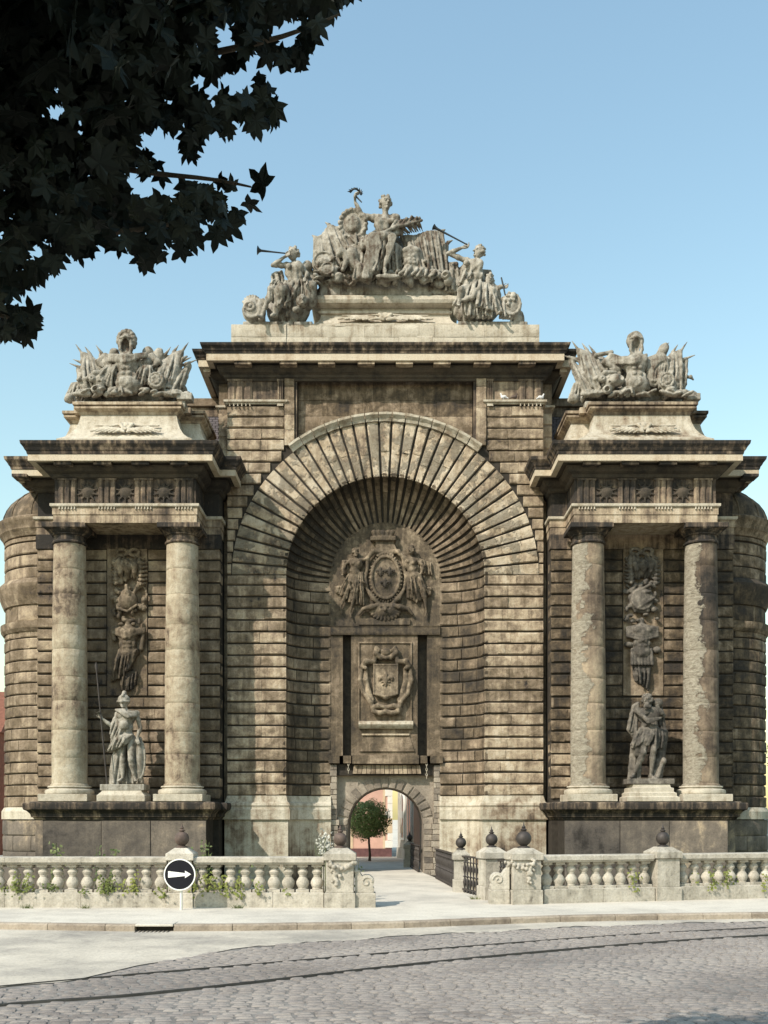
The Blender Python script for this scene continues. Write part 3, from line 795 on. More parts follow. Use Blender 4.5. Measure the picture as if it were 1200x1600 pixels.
# ------------------------------------------------------------------ pavilions
YW, YE, YP = -.6, -2.1, -2.1
def pavilion(s):
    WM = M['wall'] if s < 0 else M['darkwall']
    pv = empty('pavilion', (s*8.77, YW, 0)); pv.parent = gate
    def xr(a, b): return sorted((s*a, s*b))
    # solid core behind the stones
    m_ = MB(); x0, x1 = xr(5.66, 11.88); m_.box(x0, x1, YW+.07, 4.2, -2.2, 13.2); m_.build('joint_face', M['mortar'], pv)
    # rusticated wall courses
    z = 2.62; n = 0; hh = .389
    while z < 11.1:
        z1 = z+hh
        panel = z > 6.1
        spans = [(5.66, 8.10), (9.52, 11.89)] if panel else [(5.66, 11.89)]
        for a, b in spans:
            xs_ = split(a, b, .55, 1.15)
            for p, q in zip(xs_[:-1], xs_[1:]):
                x0, x1 = xr(p, q)
                rect_stone('wall_stone', x0+.004, x1-.004, z+.030, z1-.030, YW, WM, pv, ch=.026)
        # return faces towards the middle block
        def fn(u, v, z=z, z1=z1):
            yy = YW+.005+.58*(u if s < 0 else 1-u)
            return (s*5.655, yy, z+.034+(z1-z-.068)*v), (-s, 0, 0)
        stone('return_stone', fn, 2, 1, .026, .1, WM, pv)
        z = z1; n += 1
    # sunk panel for the hanging trophy
    m_ = MB(); x0, x1 = xr(8.10, 9.52); m_.box(x0+.03, x1-.03, YW-.01, YW+.2, 6.16, 11.17, .012); m_.build('trophy_panel', M['wall'], pv)
    m_ = MB(); x0, x1 = xr(5.62, 11.92); m_.box(x0, x1, YW-.03, YW+.3, 11.16, 11.66, .012); m_.build('architrave_band', M['dfrieze'], pv)
    # podium: die with three slabs, cornice
    pl = mirror_plan([(5.66, .6), (5.66, -.75), (5.85, -.75), (5.85, YP), (11.2, YP), (11.2, -.75), (11.9, -.75), (11.9, 2.5)], s)
    m_ = MB(); m_.mould(pl, [(-.3, -2.2), (0, -2.2), (0, 1.93), (-.3, 1.93)]); m_.build('podium', M['mortar'], pv)
    for a, b in ((5.85, 7.67), (7.67, 9.28), (9.28, 11.2)):
        x0, x1 = xr(a, b); z0 = -.9
        for (za, zb) in ((-2.1, .35), (.35, 1.9)):
            rect_stone('podium_slab', x0+.012, x1-.012, za+.006, zb-.006, YP-.03, M['podium'], pv, ch=.02, rough=.004, chip=.03)
    x0, x1 = xr(11.21, 11.89); rect_stone('podium_slab', x0, x1, -.5, 1.9, -.78, M['podium'], pv, ch=.02, rough=.004)
    m_ = MB(); m_.mould(pl, [(-.4, 1.93), (.03, 1.93), (.05, 1.99), (.11, 2.02), (.13, 2.12), (.22, 2.22), (.28, 2.25), (.31, 2.27), (.33, 2.35), (.33, 2.46), (.30, 2.50), (-.4, 2.53)]); m_.build('podium_cornice', M['corn'], pv, True, 25)
    m_ = MB(); x0, x1 = xr(5.7, 11.6); m_.box(x0, x1, YP-.1, YW+.1, 2.40, 2.525); m_.build('podium_top', M['podium'], pv)
    # columns
    for cx in (6.75, 10.50):
        cy = -1.5
        shaft = [(.565+.05*math.sin(math.pi*min(1, .15+t*.5))*.4-.09*max(0, t-.2)**1.3, 3.10+8.0*t) for t in np.linspace(0, 1, 30)]
        jz = [3.1+8.0*k/9+random.uniform(-.1, .1) for k in range(1, 9)]          # drum joints
        sh2 = []
        for r_, z_ in shaft:
            while jz and jz[0] < z_: zj = jz.pop(0); sh2 += [(r_+.001, zj-.014), (r_-.010, zj), (r_+.001, zj+.014)]
            if not sh2 or z_ > sh2[-1][1]+.02: sh2.append((r_+random.uniform(-.003, .003), z_))
        shaft = sh2
        m_ = MB(); m_.lathe(s*cx, cy, [(.62, 3.04), (.62, 3.08), (.585, 3.12)]+shaft, 40)
        col = m_.build('column', M['flaked'] if s > 0 else M['column'], gate, True, 40)
        m_ = MB(); m_.lathe(s*cx, cy, [(.70, 2.75), (.78, 2.78), (.80, 2.84), (.78, 2.91), (.70, 2.94), (.66, 2.96), (.66, 2.985), (.70, 2.99), (.71, 3.01), (.69, 3.04), (.6, 3.045)], 40)
        m_.box(s*cx-.80, s*cx+.80, cy-.80, cy+.80, 2.525, 2.765, .012); m_.build('base', M['pale'], col, True, 35)
        r = shaft[-1][0]
        m_ = MB(); m_.lathe(s*cx, cy, [(r, 11.02), (r+.05, 11.05), (r+.06, 11.09), (r+.04, 11.12), (r, 11.13), (r, 11.30), (r+.05, 11.31), (r+.05, 11.35), (r+.10, 11.38), (r+.17, 11.46), (r+.18, 11.48), (r+.1, 11.485)], 40)
        m_.box(s*cx-.70, s*cx+.70, cy-.70, cy+.70, 11.475, 11.635, .015); m_.build('capital', M['corn'], col, True, 35)
    # entablature
    ep = mirror_plan([(5.64, .4), (5.64, YW-.02), (6.17, YW-.02), (6.17, YE), (10.86, YE), (10.86, YW-.02), (11.91, YW-.02), (11.91, 3.0)], s)
    m_ = MB(); m_.mould(ep, [(-.3, 11.64), (0, 11.64), (0, 11.90), (.025, 11.905), (.025, 12.14), (-.3, 12.14)]); x0, x1 = xr(6.2, 10.83); m_.box(x0, x1, YE+.02, YW, 11.645, 12.1); m_.build('architrave', M['frieze'], pv)
    m_ = MB(); m_.mould(ep, [(-.3, 12.143), (.06, 12.143), (.09, 12.17), (.09, 12.25), (-.3, 12.26)]); m_.build('frieze_ledge', M['pale'], pv)
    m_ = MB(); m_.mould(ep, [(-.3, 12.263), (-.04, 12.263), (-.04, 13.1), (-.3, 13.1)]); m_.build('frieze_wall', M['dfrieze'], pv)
    for px in (105.5, 167.5, 224.5, 287.5):
        cx = (602-px)*33.9/F
        triglyph('triglyph', s*cx-.30, s*cx+.30, 12.264, 13.08, YE-.05, pv, M['dfrieze']); drops(s*cx-.3, s*cx+.3, 12.15, YE-.055, pv, M['pale'])
    # metope ornaments
    for px in (137, 196, 256):
        cx = s*(602-px)*33.9/F
        mb = MB(); mb.lathe(0, 0, [(0, .10), (.12, .08), (.2, .03), (.24, 0)], 14)
        V = [(cx+v[0], YE+.03-v[2], 12.65+v[1]) for v in mb.v]; o = obj('metope_boss', V, [tuple(reversed(f)) for f in mb.f], M['soffit'], pv, True)
        mb = MB()
        for a in np.linspace(.3, math.pi-.3, 5):
            for q in (1, -1): mb.tube([(cx+.15*math.cos(a), YE+.02, 12.65+q*.15*math.sin(a)), (cx+.36*math.cos(a), YE-.0, 12.65+q*.34*math.sin(a))], [.045, .015], 6)
        o = mb.build('metope_rays', M['soffit'], pv); o['kind'] = 'stuff'
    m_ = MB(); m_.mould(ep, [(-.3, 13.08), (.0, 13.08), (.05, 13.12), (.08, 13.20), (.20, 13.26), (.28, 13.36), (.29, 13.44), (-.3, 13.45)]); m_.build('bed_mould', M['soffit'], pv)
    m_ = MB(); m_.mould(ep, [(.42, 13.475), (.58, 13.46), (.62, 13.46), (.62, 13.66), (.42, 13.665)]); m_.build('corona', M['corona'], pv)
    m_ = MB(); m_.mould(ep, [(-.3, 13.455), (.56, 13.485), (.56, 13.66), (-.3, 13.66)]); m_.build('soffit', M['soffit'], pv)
    m_ = MB(); m_.mould(ep, [(-.3, 13.67), (.64, 13.67), (.66, 13.75), (.69, 13.78), (.73, 13.86), (.80, 13.95), (.82, 14.05), (-.3, 14.09)]); x0, x1 = xr(5.9, 11.6); m_.box(x0, x1, YE+.2, 3.0, 14.0, 14.10); m_.build('cyma', M['corn'], pv)
    for px in (99.5, 161.5, 220.5, 280.5):
        cx = (602-px)*33.5/F; m_ = MB(); m_.box(s*cx-.28, s*cx+.28, YE-.55, YE+.0, 13.36, 13.465, .01); m_.build('mutule', M['corn'], pv)
    for yy in (-1.2, -.2, .8):
        m_ = MB(); x0, x1 = xr(11.95, 12.45); m_.box(x0, x1, yy-.25, yy+.25, 13.36, 13.465, .01); m_.build('mutule', M['corn'], pv)
    # flared pedestal
    fl = mirror_plan([(6.35, 1.2), (6.35, -.9), (6.98, -.9), (6.98, -1.65), (9.98, -1.65), (9.98, -.9), (10.55, -.9), (10.55, 1.2)], s)
    m_ = MB(); m_.mould(fl, [(-.5, 14.05), (.70, 14.05), (.70, 14.30), (.66, 14.33), (.52, 14.42), (.36, 14.58), (.22, 14.80), (.13, 15.05), (.08, 15.30), (-.5, 15.30)]); m_.build('flared_base', M['pale'], pv, True, 28)
    m_ = MB(); m_.mould(fl, [(-.5, 15.303), (.10, 15.303), (.13, 15.38), (.20, 15.42), (.26, 15.46), (.26, 15.52), (.20, 15.55), (.30, 15.57), (.30, 15.66), (-.5, 15.68)])
    x0, x1 = xr(6.5, 10.4); m_.box(x0, x1, -1.4, 1.1, 15.5, 15.69); m_.build('cap_mould', M['frieze'], pv, True, 28)
    return pv
PAV = {s: pavilion(s) for s in (-1, 1)}

# ------------------------------------------------------------------ round turrets behind the pavilions
def turret(s):
    cx, cy, r = s*11.75, 1.7, 1.97
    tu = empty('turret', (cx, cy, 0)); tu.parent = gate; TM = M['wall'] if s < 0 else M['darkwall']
    m_ = MB(); m_.lathe(cx, cy, [(r-.07, -2.2), (r-.07, 12.2)], 48); m_.build('joint_face', M['mortar'], tu, True)
    def ring(z0, z1, name='ring_stone', off=0.0, mat=None):
        a = math.pi+.1 if s < 0 else math.pi*1.5-.55
        end = math.pi*1.5+.55 if s < 0 else 2*math.pi-.1
        if s < 0: a -= .5
        else: end += .5
        a += random.uniform(0, .25)
        while a < end:
            w = random.uniform(.36, .6)
            def fn(u, v, a=a, w=w):
                t = a+.003+(w-.006)*u
                return (cx+(r+off)*math.cos(t), cy+(r+off)*math.sin(t), z0+(z1-z0)*v), (math.cos(t), math.sin(t), 0)
            stone(name, fn, 4, 1, .025, .1, mat or TM, tu, rough=.008, chip=.06); a += w
    def tz(py): return EYE+(HZ-py)*36.3/F
    z = tz(1262); hh = .392
    while z < tz(993): ring(z+.022, z+hh-.022); z += hh
    def band(name, prof, mat): 
        mb = MB(); mb.lathe(cx, cy, prof, 56); mb.build(name, mat, tu, True, 25)
    band('string_course', [(r-.05, tz(990)), (r+.04, tz(990)), (r+.12, tz(985)), (r+.14, tz(980)), (r+.14, tz(975)), (r-.05, tz(974))], TM)
    ring(tz(973), tz(949), 'frieze_stone', -.02)
    band('lower_cornice', [(r-.05, tz(949)), (r+.02, tz(948)), (r+.10, tz(940)), (r+.14, tz(935)), (r+.20, tz(929)), (r+.22, tz(924)), (r+.25, tz(921)), (r+.25, tz(917)), (r+.05, tz(908)), (r-.05, tz(907))], TM)
    z = tz(909)
    for k in range(3): ring(z+.02, z+.42-.02); z += .43
    ring(z+.02, tz(843)-.02)
    band('upper_cornice', [(r-.05, tz(843)), (r+.02, tz(842)), (r+.08, tz(836)), (r+.16, tz(832)), (r+.18, tz(826)), (r+.25, tz(821)), (r+.28, tz(818)), (r+.28, tz(815)), (r+.22, tz(813)), (r-.05, tz(812))], TM)
    zt = tz(814); rr = r+.05
    band('dome', [(rr*math.cos(t), zt+1.45*math.sin(t)) for t in np.linspace(0, math.pi/2, 14)], M['turret'])
    mb = MB()
    for k in range(14):                                   # raised ribs of the lead covered dome
        a = 2*math.pi*k/14
        mb.tube([(cx+(rr+.01)*math.cos(t)*math.cos(a), cy+(rr+.01)*math.cos(t)*math.sin(a), zt+1.46*math.sin(t)) for t in np.linspace(0, 1.45, 9)], .022, 5)
    o = mb.build('dome_ribs', M['turret'], tu); o['kind'] = 'stuff'
    band('base_band', [(r-.05, tz(1280)), (r+.10, tz(1280)), (r+.10, tz(1268)), (r+.02, tz(1262)), (r-.05, tz(1261))], M['pale'])
    z = tz(1281)
    while z > -1.2: ring(z-.55+.006, z-.006, 'plinth_stone', .06, M['podium']); z -= .55
for s in (-1, 1): turret(s)
# --- low attic wall between the middle block and the pavilions
for s in (-1, 1):
    x0, x1 = sorted((s*5.6, s*8.3))
    aw = empty('attic_wall', ((x0+x1)/2, 3, 13)); aw.parent = gate
    m_ = MB(); m_.box(x0, x1, 2.6, 3.2, 13, 16.9); m_.build('wall_core', M['mortar'], aw)
    m_ = MB(); m_.box(x0, x1, 2.45, 3.3, 17.25, 17.55, .02); m_.build('coping', M['wall'], aw)
    m_ = MB(); m_.box(x0, x1, 2.56, 3.2, 16.9, 17.25, .01); m_.build('band', M['frieze'], aw)
    mb = MB(); z = 15.2; k = 0
    while z < 16.9:
        x = x0-(k % 2)*.11
        while x < x1:
            mb.box(max(x, x0)+.006, min(x+.21, x1)-.006, 2.57+random.uniform(-.008, .008), 2.62, z+.005, min(z+.075, 16.9)-.002); x += .22
        z += .08; k += 1
    o = mb.build('bricks', M['slate'], aw); o['kind'] = 'stuff'
# ------------------------------------------------------------------ sculpture: signed distance fields meshed with surface nets
class Sculpt:
    def __init__(s, lo, hi, h=.03):
        s.lo = np.array(lo, float); s.h = h
        s.n = np.ceil((np.array(hi)-s.lo)/h).astype(int)+1
        s.F = np.full(tuple(s.n), 4.0, np.float32)
    def _sub(s, lo, hi, pad):
        a = np.clip(np.floor((np.array(lo)-pad-s.lo)/s.h).astype(int), 0, s.n-1)
        b = np.clip(np.ceil((np.array(hi)+pad-s.lo)/s.h).astype(int)+1, 1, s.n)
        if np.any(b-a < 1): return None
        sl = tuple(slice(i, j) for i, j in zip(a, b))
        ax = [(s.lo[k]+np.arange(a[k], b[k])*s.h).astype(np.float32) for k in range(3)]
        return sl, ax[0][:, None, None], ax[1][None, :, None], ax[2][None, None, :]
    def _put(s, sl, d, k, cut=False):
        f = s.F[sl]
        if cut:
            d = -d
            if k > 0:
                h = np.maximum(k-np.abs(f-d), 0)/k; s.F[sl] = np.maximum(f, d)+h*h*k*.25
            else: s.F[sl] = np.maximum(f, d)
        elif k > 0:
            h = np.maximum(k-np.abs(f-d), 0)/k; s.F[sl] = np.minimum(f, d)-h*h*k*.25
        else: s.F[sl] = np.minimum(f, d)
    def cap(s, a, b, r1, r2=None, k=.05, cut=False):
        r2 = r1 if r2 is None else r2
        a = np.array(a, float); b = np.array(b, float)
        q = s._sub(np.minimum(a, b), np.maximum(a, b), max(r1, r2)+k+.06)
        if q is None: return
        sl, X, Y, Z = q; ba = b-a; L2 = max(float(ba@ba), 1e-9)
        t = np.clip(((X-a[0])*ba[0]+(Y-a[1])*ba[1]+(Z-a[2])*ba[2])/L2, 0, 1)
        d = np.sqrt((X-a[0]-t*ba[0])**2+(Y-a[1]-t*ba[1])**2+(Z-a[2]-t*ba[2])**2)-(r1+(r2-r1)*t)
        s._put(sl, d, k, cut)
    def chain(s, pts, rad, k=.04, cut=False):
        r = rad if isinstance(rad, (list, tuple)) else [rad]*len(pts)
        for i in range(len(pts)-1): s.cap(pts[i], pts[i+1], r[i], r[i+1], k, cut)
    def ell(s, c, r, k=.05, rot=None, cut=False):
        c = np.array(c, float); r = np.array(r, float); m = r.max()
        q = s._sub(c, c, m+k+.05)
        if q is None: return
        sl, X, Y, Z = q; x, y, z = X-c[0], Y-c[1], Z-c[2]
        if rot is not None:
            Rm = np.array(rot); x, y, z = (Rm[0, 0]*x+Rm[1, 0]*y+Rm[2, 0]*z, Rm[0, 1]*x+Rm[1, 1]*y+Rm[2, 1]*z, Rm[0, 2]*x+Rm[1, 2]*y+Rm[2, 2]*z)
        k0 = np.sqrt((x/r[0])**2+(y/r[1])**2+(z/r[2])**2); k1 = np.sqrt((x/r[0]**2)**2+(y/r[1]**2)**2+(z/r[2]**2)**2)+1e-6
        s._put(sl, k0*(k0-1)/k1, k, cut)
    def box(s, c, hf, rd=.02, k=.03, rot=None, cut=False):
        c = np.array(c, float); hf = np.array(hf, float)
        q = s._sub(c, c, float(np.linalg.norm(hf))+k+.05)
        if q is None: return
        sl, X, Y, Z = q; x, y, z = X-c[0], Y-c[1], Z-c[2]
        if rot is not None:
            Rm = np.array(rot); x, y, z = (Rm[0, 0]*x+Rm[1, 0]*y+Rm[2, 0]*z, Rm[0, 1]*x+Rm[1, 1]*y+Rm[2, 1]*z, Rm[0, 2]*x+Rm[1, 2]*y+Rm[2, 2]*z)
        a, b, e = np.abs(x)-hf[0]+rd, np.abs(y)-hf[1]+rd, np.abs(z)-hf[2]+rd
        a, b, e = np.broadcast_arrays(a, b, e)
        d = np.sqrt(np.maximum(a, 0)**2+np.maximum(b, 0)**2+np.maximum(e, 0)**2)+np.minimum(np.maximum(a, np.maximum(b, e)), 0)-rd
        s._put(sl, d, k, cut)
    def ring(s, c, R_, r, axis='y', k=.03, n=14, a0=0, a1=2*math.pi, sx=1.0, sz=1.0):
        P = []
        for i in range(n+1):
            t = a0+(a1-a0)*i/n; u, v = R_*sx*math.cos(t), R_*sz*math.sin(t)
            P.append((c[0]+u, c[1], c[2]+v) if axis == 'y' else ((c[0]+u, c[1]+v, c[2]) if axis == 'z' else (c[0], c[1]+u, c[2]+v)))
        s.chain(P, r, k)
    def cloth(s, top, bot, n=9, r=.06, sag=.0, k=.05, bow=0.0, amp=.05, taper=1.0, drop=0.0):
        """hanging drapery: folds running from the polyline top to the polyline bot"""
        T = [np.array(p, float) for p in top]; B = [np.array(p, float) for p in bot]
        def at(P, t):
            t = t*(len(P)-1); i = min(int(t), len(P)-2); return P[i]+(P[i+1]-P[i])*(t-i)
        for i in range(n):                              # the body of the cloth
            t = i/(n-1) if n > 1 else .5
            a, b = at(T, t)+v3(0, .07, 0), at(B, t)+v3(0, .07, 0); s.chain([a, a+(b-a)*.33+v3(0, 0, -drop), a+(b-a)*.67+v3(0, 0, -drop), b], r*.8, .05)
        W = sum(float(np.linalg.norm(T[i+1]-T[i])) for i in range(len(T)-1)); W2 = sum(float(np.linalg.norm(B[i+1]-B[i])) for i in range(len(B)-1))
        rr = min(r*.6, .05); n = int(max(W, W2)/(rr*1.75))+2; amp = min(amp+.03, .09)*(1.5 if s.h > .017 else 1.0)
        ph = RNG.uniform(0, 6, 3)
        for i in range(n):
            t = i/(n-1) if n > 1 else .5
            a, b = at(T, t), at(B, t); m1 = a+(b-a)*.33; m2 = a+(b-a)*.67
            w = amp*(math.sin(2.4*i+ph[0])+.6*math.sin(1.1*i+ph[1]))*.6
            for m, f in ((m1, .7), (m2, 1.0)):
                m[1] += w*f-bow; m[0] += sag+.03*math.sin(.9*i+ph[2]); m[2] -= drop
            b = b.copy(); b[1] += w; b[2] += .03*math.sin(1.3*i+ph[2])
            s.chain([a, m1, m2, b], [rr*.8, rr, rr, rr*taper], .022)
    def fold(s, c, rad, d, freq, amp, warp=1.2, phase=0.0):
        """pleats cut into what is there, inside an ellipsoid of influence"""
        c = np.array(c, float); rad = np.array(rad, float)
        q = s._sub(c-rad, c+rad, 0)
        if q is None: return
        sl, X, Y, Z = q
        m = np.clip(1-((X-c[0])/rad[0])**2-((Y-c[1])/rad[1])**2-((Z-c[2])/rad[2])**2, 0, 1)
        m = np.minimum(m*3, 1)
        u = X*d[0]+Y*d[1]+Z*d[2]
        w = warp*np.sin(1.7*X+2.3*Z+phase)+.6*warp*np.sin(3.1*Z-2.2*X+1.3+phase)
        s.F[sl] -= (amp*m*np.sin(freq*u+w)).astype(np.float32)
    def grain(s, amp=.012, f=9.0):
        ax = [s.lo[k]+np.arange(s.n[k])*s.h for k in range(3)]
        X, Y, Z = ax[0][:, None, None], ax[1][None, :, None], ax[2][None, None, :]
        s.F += (amp*(np.sin(f*X+2*np.sin(f*.7*Z))*np.sin(f*1.1*Z+1.5*np.sin(f*.6*X+f*.5*Y))*np.sin(f*.9*Y+1))).astype(np.float32)
    def floor(s, z):
        k = int((z-s.lo[2])/s.h)
        if k > 0: s.F[:, :, :k] = 4.0
    def back(s, y):
        """cut everything behind the plane y"""
        k = int((y-s.lo[1])/s.h)
        s.F[:, k:, :] = 4.0
    def mesh(s):
        F_ = s.F
        F_[0], F_[-1] = 4, 4; F_[:, 0], F_[:, -1] = 4, 4; F_[:, :, 0], F_[:, :, -1] = 4, 4
        F_ = np.clip(F_, -4*s.h, 4*s.h)
        I = F_ < 0
        n0, n1, n2 = F_.shape
        cs = [(i, j, k) for i in (0, 1) for j in (0, 1) for k in (0, 1)]
        def cor(A, c): return A[c[0]:n0-1+c[0], c[1]:n1-1+c[1], c[2]:n2-1+c[2]]
        cnt = sum(cor(I, c).astype(np.int8) for c in cs)
        act = (cnt > 0) & (cnt < 8)
        idx = np.argwhere(act)
        vid = np.full(act.shape, -1, np.int64); vid[tuple(idx.T)] = np.arange(len(idx))
        vals = {c: cor(F_, c)[act] for c in cs}
        acc = np.zeros((len(idx), 3)); num = np.zeros(len(idx))
        for c in cs:
            for ax in range(3):
                if c[ax] == 1: continue
                c2 = list(c); c2[ax] = 1; c2 = tuple(c2)
                a, b = vals[c], vals[c2]; m = (a < 0) != (b < 0)
                t = np.where(m, a/np.where(m, a-b, 1), 0)
                p = np.zeros((len(idx), 3)); p[:] = c; p[:, ax] += t
                acc[m] += p[m]; num[m] += 1
        V = (idx+acc/num[:, None])*s.h+s.lo
        Q = []
        for ax in range(3):
            o1, o2 = [(1, 2), (2, 0), (0, 1)][ax]
            sl0 = [slice(None)]*3; sl1 = [slice(None)]*3
            sl0[ax] = slice(0, -1); sl1[ax] = slice(1, None)
            A, B = I[tuple(sl0)], I[tuple(sl1)]
            e = np.argwhere(A != B); flip = A[tuple(e.T)]
            ok = (e[:, o1] > 0) & (e[:, o2] > 0) & (e[:, o1] < F_.shape[o1]-1) & (e[:, o2] < F_.shape[o2]-1)
            e, flip = e[ok], flip[ok]
            def g(d1, d2):
                q = e.copy(); q[:, o1] -= d1; q[:, o2] -= d2; return vid[tuple(q.T)]
            q = np.stack([g(1, 1), g(0, 1), g(0, 0), g(1, 0)], 1)
            q[~flip] = q[~flip][:, ::-1]
            Q.append(q)
        Q = np.concatenate(Q)
        return V, Q
    def build(s, name, mat, parent=None):
        V, Q = s.mesh()
        return obj(name, V, Q.tolist(), mat, parent, smooth=True)

def v3(*a): return np.array(a, float)
def unit(v): v = np.array(v, float); return v/(np.linalg.norm(v)+1e-9)
def frame(zaxis, fwd):
    z = unit(zaxis); x = unit(np.cross(fwd, z)); y = np.cross(z, x)
    return np.stack([x, y, z], 1)
def head(S, c, H, face=(0, -1, 0), up=(0, 0, 1), hair='curly', helmet=False):
    """H is the height of the head; face the way it looks"""
    f = unit(face); u = unit(up); f = unit(f-u*(f@u)); r = np.cross(f, u); c = np.array(c, float)
    Rm = np.stack([r, f, u], 1)
    P = lambda a, b, e: c+(r*a+f*b+u*e)*H
    S.ell(P(0, -.03, .08), np.array([.33, .40, .38])*H, .02, Rm)
    S.ell(P(0, .06, -.16), np.array([.25, .28, .32])*H, .05*H*2, Rm)
    S.cap(P(0, .34, .05), P(0, .47, -.10), .045*H, .065*H, .03*H)         # nose
    for q in (-1, 1):
        S.ell(P(q*.14, .40, .03), np.array([.085, .08, .06])*H, .03*H, Rm, cut=True)
        S.ell(P(q*.14, .335, .025), np.array([.06, .05, .04])*H, .01, Rm)
        S.cap(P(q*.05, .385, .10), P(q*.24, .32, .11), .035*H, .03*H, .03*H)  # brow
        S.ell(P(q*.33, -.02, -.02), np.array([.04, .08, .11])*H, .02*H, Rm)
    S.cap(P(-.09, .36, -.24), P(.09, .36, -.24), .030*H, .030*H, .02*H)
    S.cap(P(-.08, .40, -.205), P(.08, .40, -.205), .014*H, .014*H, .01, cut=True)
    S.ell(P(0, .30, -.36), np.array([.11, .09, .08])*H, .05*H, Rm)
    if hair == 'curly':
        for i in range(34):
            t = RNG.uniform(0, 2*math.pi); e = RNG.uniform(.0, 1.0)
            a, b, z = math.cos(t)*.36, math.sin(t)*.40-.06, .08
            zz = RNG.uniform(-.25, .48)
            rr = math.sqrt(max(0, 1-(zz/.5)**2))
            if b*rr > .16 and zz < .20: continue
            S.ell(P(a*rr, b*rr, zz*.86+.06), np.array([.10, .10, .10])*H*RNG.uniform(.8, 1.2), .03*H)
    elif hair == 'long':
        for i in range(30):
            t = RNG.uniform(-.3, math.pi+.3)+math.pi; a, b = math.cos(t)*.36, math.sin(t)*.38-.02
            S.chain([P(a*.6, b*.6+.05, .42), P(a, b, .15), P(a*1.1, b*1.05, -.2), P(a*1.15, b*1.2, -.55)], [.07*H, .08*H, .07*H, .05*H], .03*H)
        for i in range(12):
            t = RNG.uniform(0, 2*math.pi); S.ell(P(math.cos(t)*.28, math.sin(t)*.3, .40), np.array([.11, .11, .09])*H, .03*H)
def hand(S, wrist, d, n, H, curl=.4):
    """palm, four fingers and a thumb from wrist along d; n is the palm normal"""
    d = unit(d); n = unit(n-d*(np.dot(n, d))); r = np.cross(d, n); w = np.array(wrist, float)
    S.box(w+d*.20*H, np.array([.15, .07, .19])*H, .05*H, .05*H, np.stack([r, n, d], 1))
    for i, L in enumerate((.26, .30, .28, .21)):
        o_ = (i-1.5)*.085*H; a = w+d*.36*H+r*o_; b = a+d*L*.55*H+n*curl*.12*H; c = b+d*L*.45*H*(1-curl)+n*curl*.25*H
        S.chain([a, b, c], [.046*H, .042*H, .034*H], .012*H)
    a = w+d*.10*H-r*.14*H; S.chain([a, a+d*.14*H-r*.10*H+n*.05*H, a+d*.27*H-r*.10*H+n*.10*H], [.055*H, .05*H, .04*H], .02*H)
def arm(S, sh, el, wr, H, hd=None, n=(0, -1, 0), curl=.5):
    sh, el, wr = map(lambda p: np.array(p, float), (sh, el, wr))
    S.ell(sh, np.array([.27, .25, .27])*H, .1*H)
    S.cap(sh, el, .215*H, .165*H, .08*H); m = sh+(el-sh)*.45; S.ell(m, np.array([.21, .21, .21])*H, .1*H)
    S.cap(el, el+(wr-el)*.35, .165*H, .17*H, .06*H); S.cap(el+(wr-el)*.35, wr, .17*H, .105*H, .06*H)
    hand(S, wr, hd if hd is not None else (wr-el), np.array(n, float), H, curl)
def leg(S, hip, kn, an, H, toe=(0, -1, 0)):
    hip, kn, an = map(lambda p: np.array(p, float), (hip, kn, an)); t = unit(toe)
    S.cap(hip, kn, .40*H, .23*H, .12*H)
    S.ell(kn, np.array([.24, .25, .26])*H, .06*H)
    c = kn+(an-kn)*.3-t*.05*H
    S.cap(kn, c, .22*H, .25*H, .08*H); S.cap(c, an, .24*H, .125*H, .08*H)
    heel = an-t*.10*H+v3(0, 0, -.12)*H; ball = an+t*.45*H+v3(0, 0, -.17)*H
    S.cap(an, ball, .13*H, .10*H, .06*H); S.cap(heel, ball, .11*H, .10*H, .05*H)
    for i in range(4):
        o_ = np.cross(t, v3(0, 0, 1))*(i-1.5)*.065*H; S.cap(ball+o_, ball+o_+t*.17*H, .055*H, .045*H, .02*H)
def torso(S, neck, chest, waist, pelvis, shA, shB, H, muscle=True, fwd=(0, -1, 0), bust=False):
    neck, chest, waist, pelvis, shA, shB = map(lambda p: np.array(p, float), (neck, chest, waist, pelvis, shA, shB))
    f = unit(fwd); side = unit(shB-shA); u = unit(neck-waist)
    Rm = np.stack([side, -f, u], 1)
    S.ell(chest, np.array([.80, .52, .72])*H, .15*H, Rm); S.ell(waist, np.array([.62, .44, .6])*H, .2*H, Rm); S.ell(pelvis, np.array([.72, .52, .55])*H, .2*H)
    S.cap(shA, shB, .26*H, .26*H, .15*H)
    S.cap(neck-u*.2*H, neck+u*.35*H, .24*H, .20*H, .1*H)
    for q in (-1, 1):
        if bust: S.ell(chest+side*q*.33*H+f*.42*H+u*.05*H, np.array([.25, .22, .25])*H, .08*H)
        elif muscle: S.ell(chest+side*q*.34*H+f*.36*H+u*.18*H, np.array([.36, .20, .26])*H, .05*H, Rm)
    if muscle and not bust:
        for i in range(3):
            for q in (-1, 1):
                S.ell(chest+(waist-chest)*(.45+.42*i)+side*q*.17*H+f*(.42-.02*i)*H, np.array([.17, .10, .13])*H, .03*H, Rm)
        for q in (-1, 1):
            S.ell(waist+side*q*.48*H+f*.16*H, np.array([.16, .2, .26])*H, .06*H, Rm)

def thing_from(name, S, mat, label, cat, part='figure', base=None, group=None):
    V, Q = S.mesh()
    c = [(V[:, 0].min()+V[:, 0].max())/2, (V[:, 1].min()+V[:, 1].max())/2, V[:, 2].min()]
    e = empty(name, c, label, cat, group)
    obj(part, V, Q.tolist(), mat, e, smooth=True)
    return e
def view(x0, y0, sc, d):
    """reads a spot of the reference enlargement as a world point on the plane at distance d (dy moves it back)"""
    def f(zx, zy, dy=0.0):
        X, Y, Z = pt(x0+zx/sc, y0+zy/sc, d); return v3(X, Y+dy, Z)
    return f

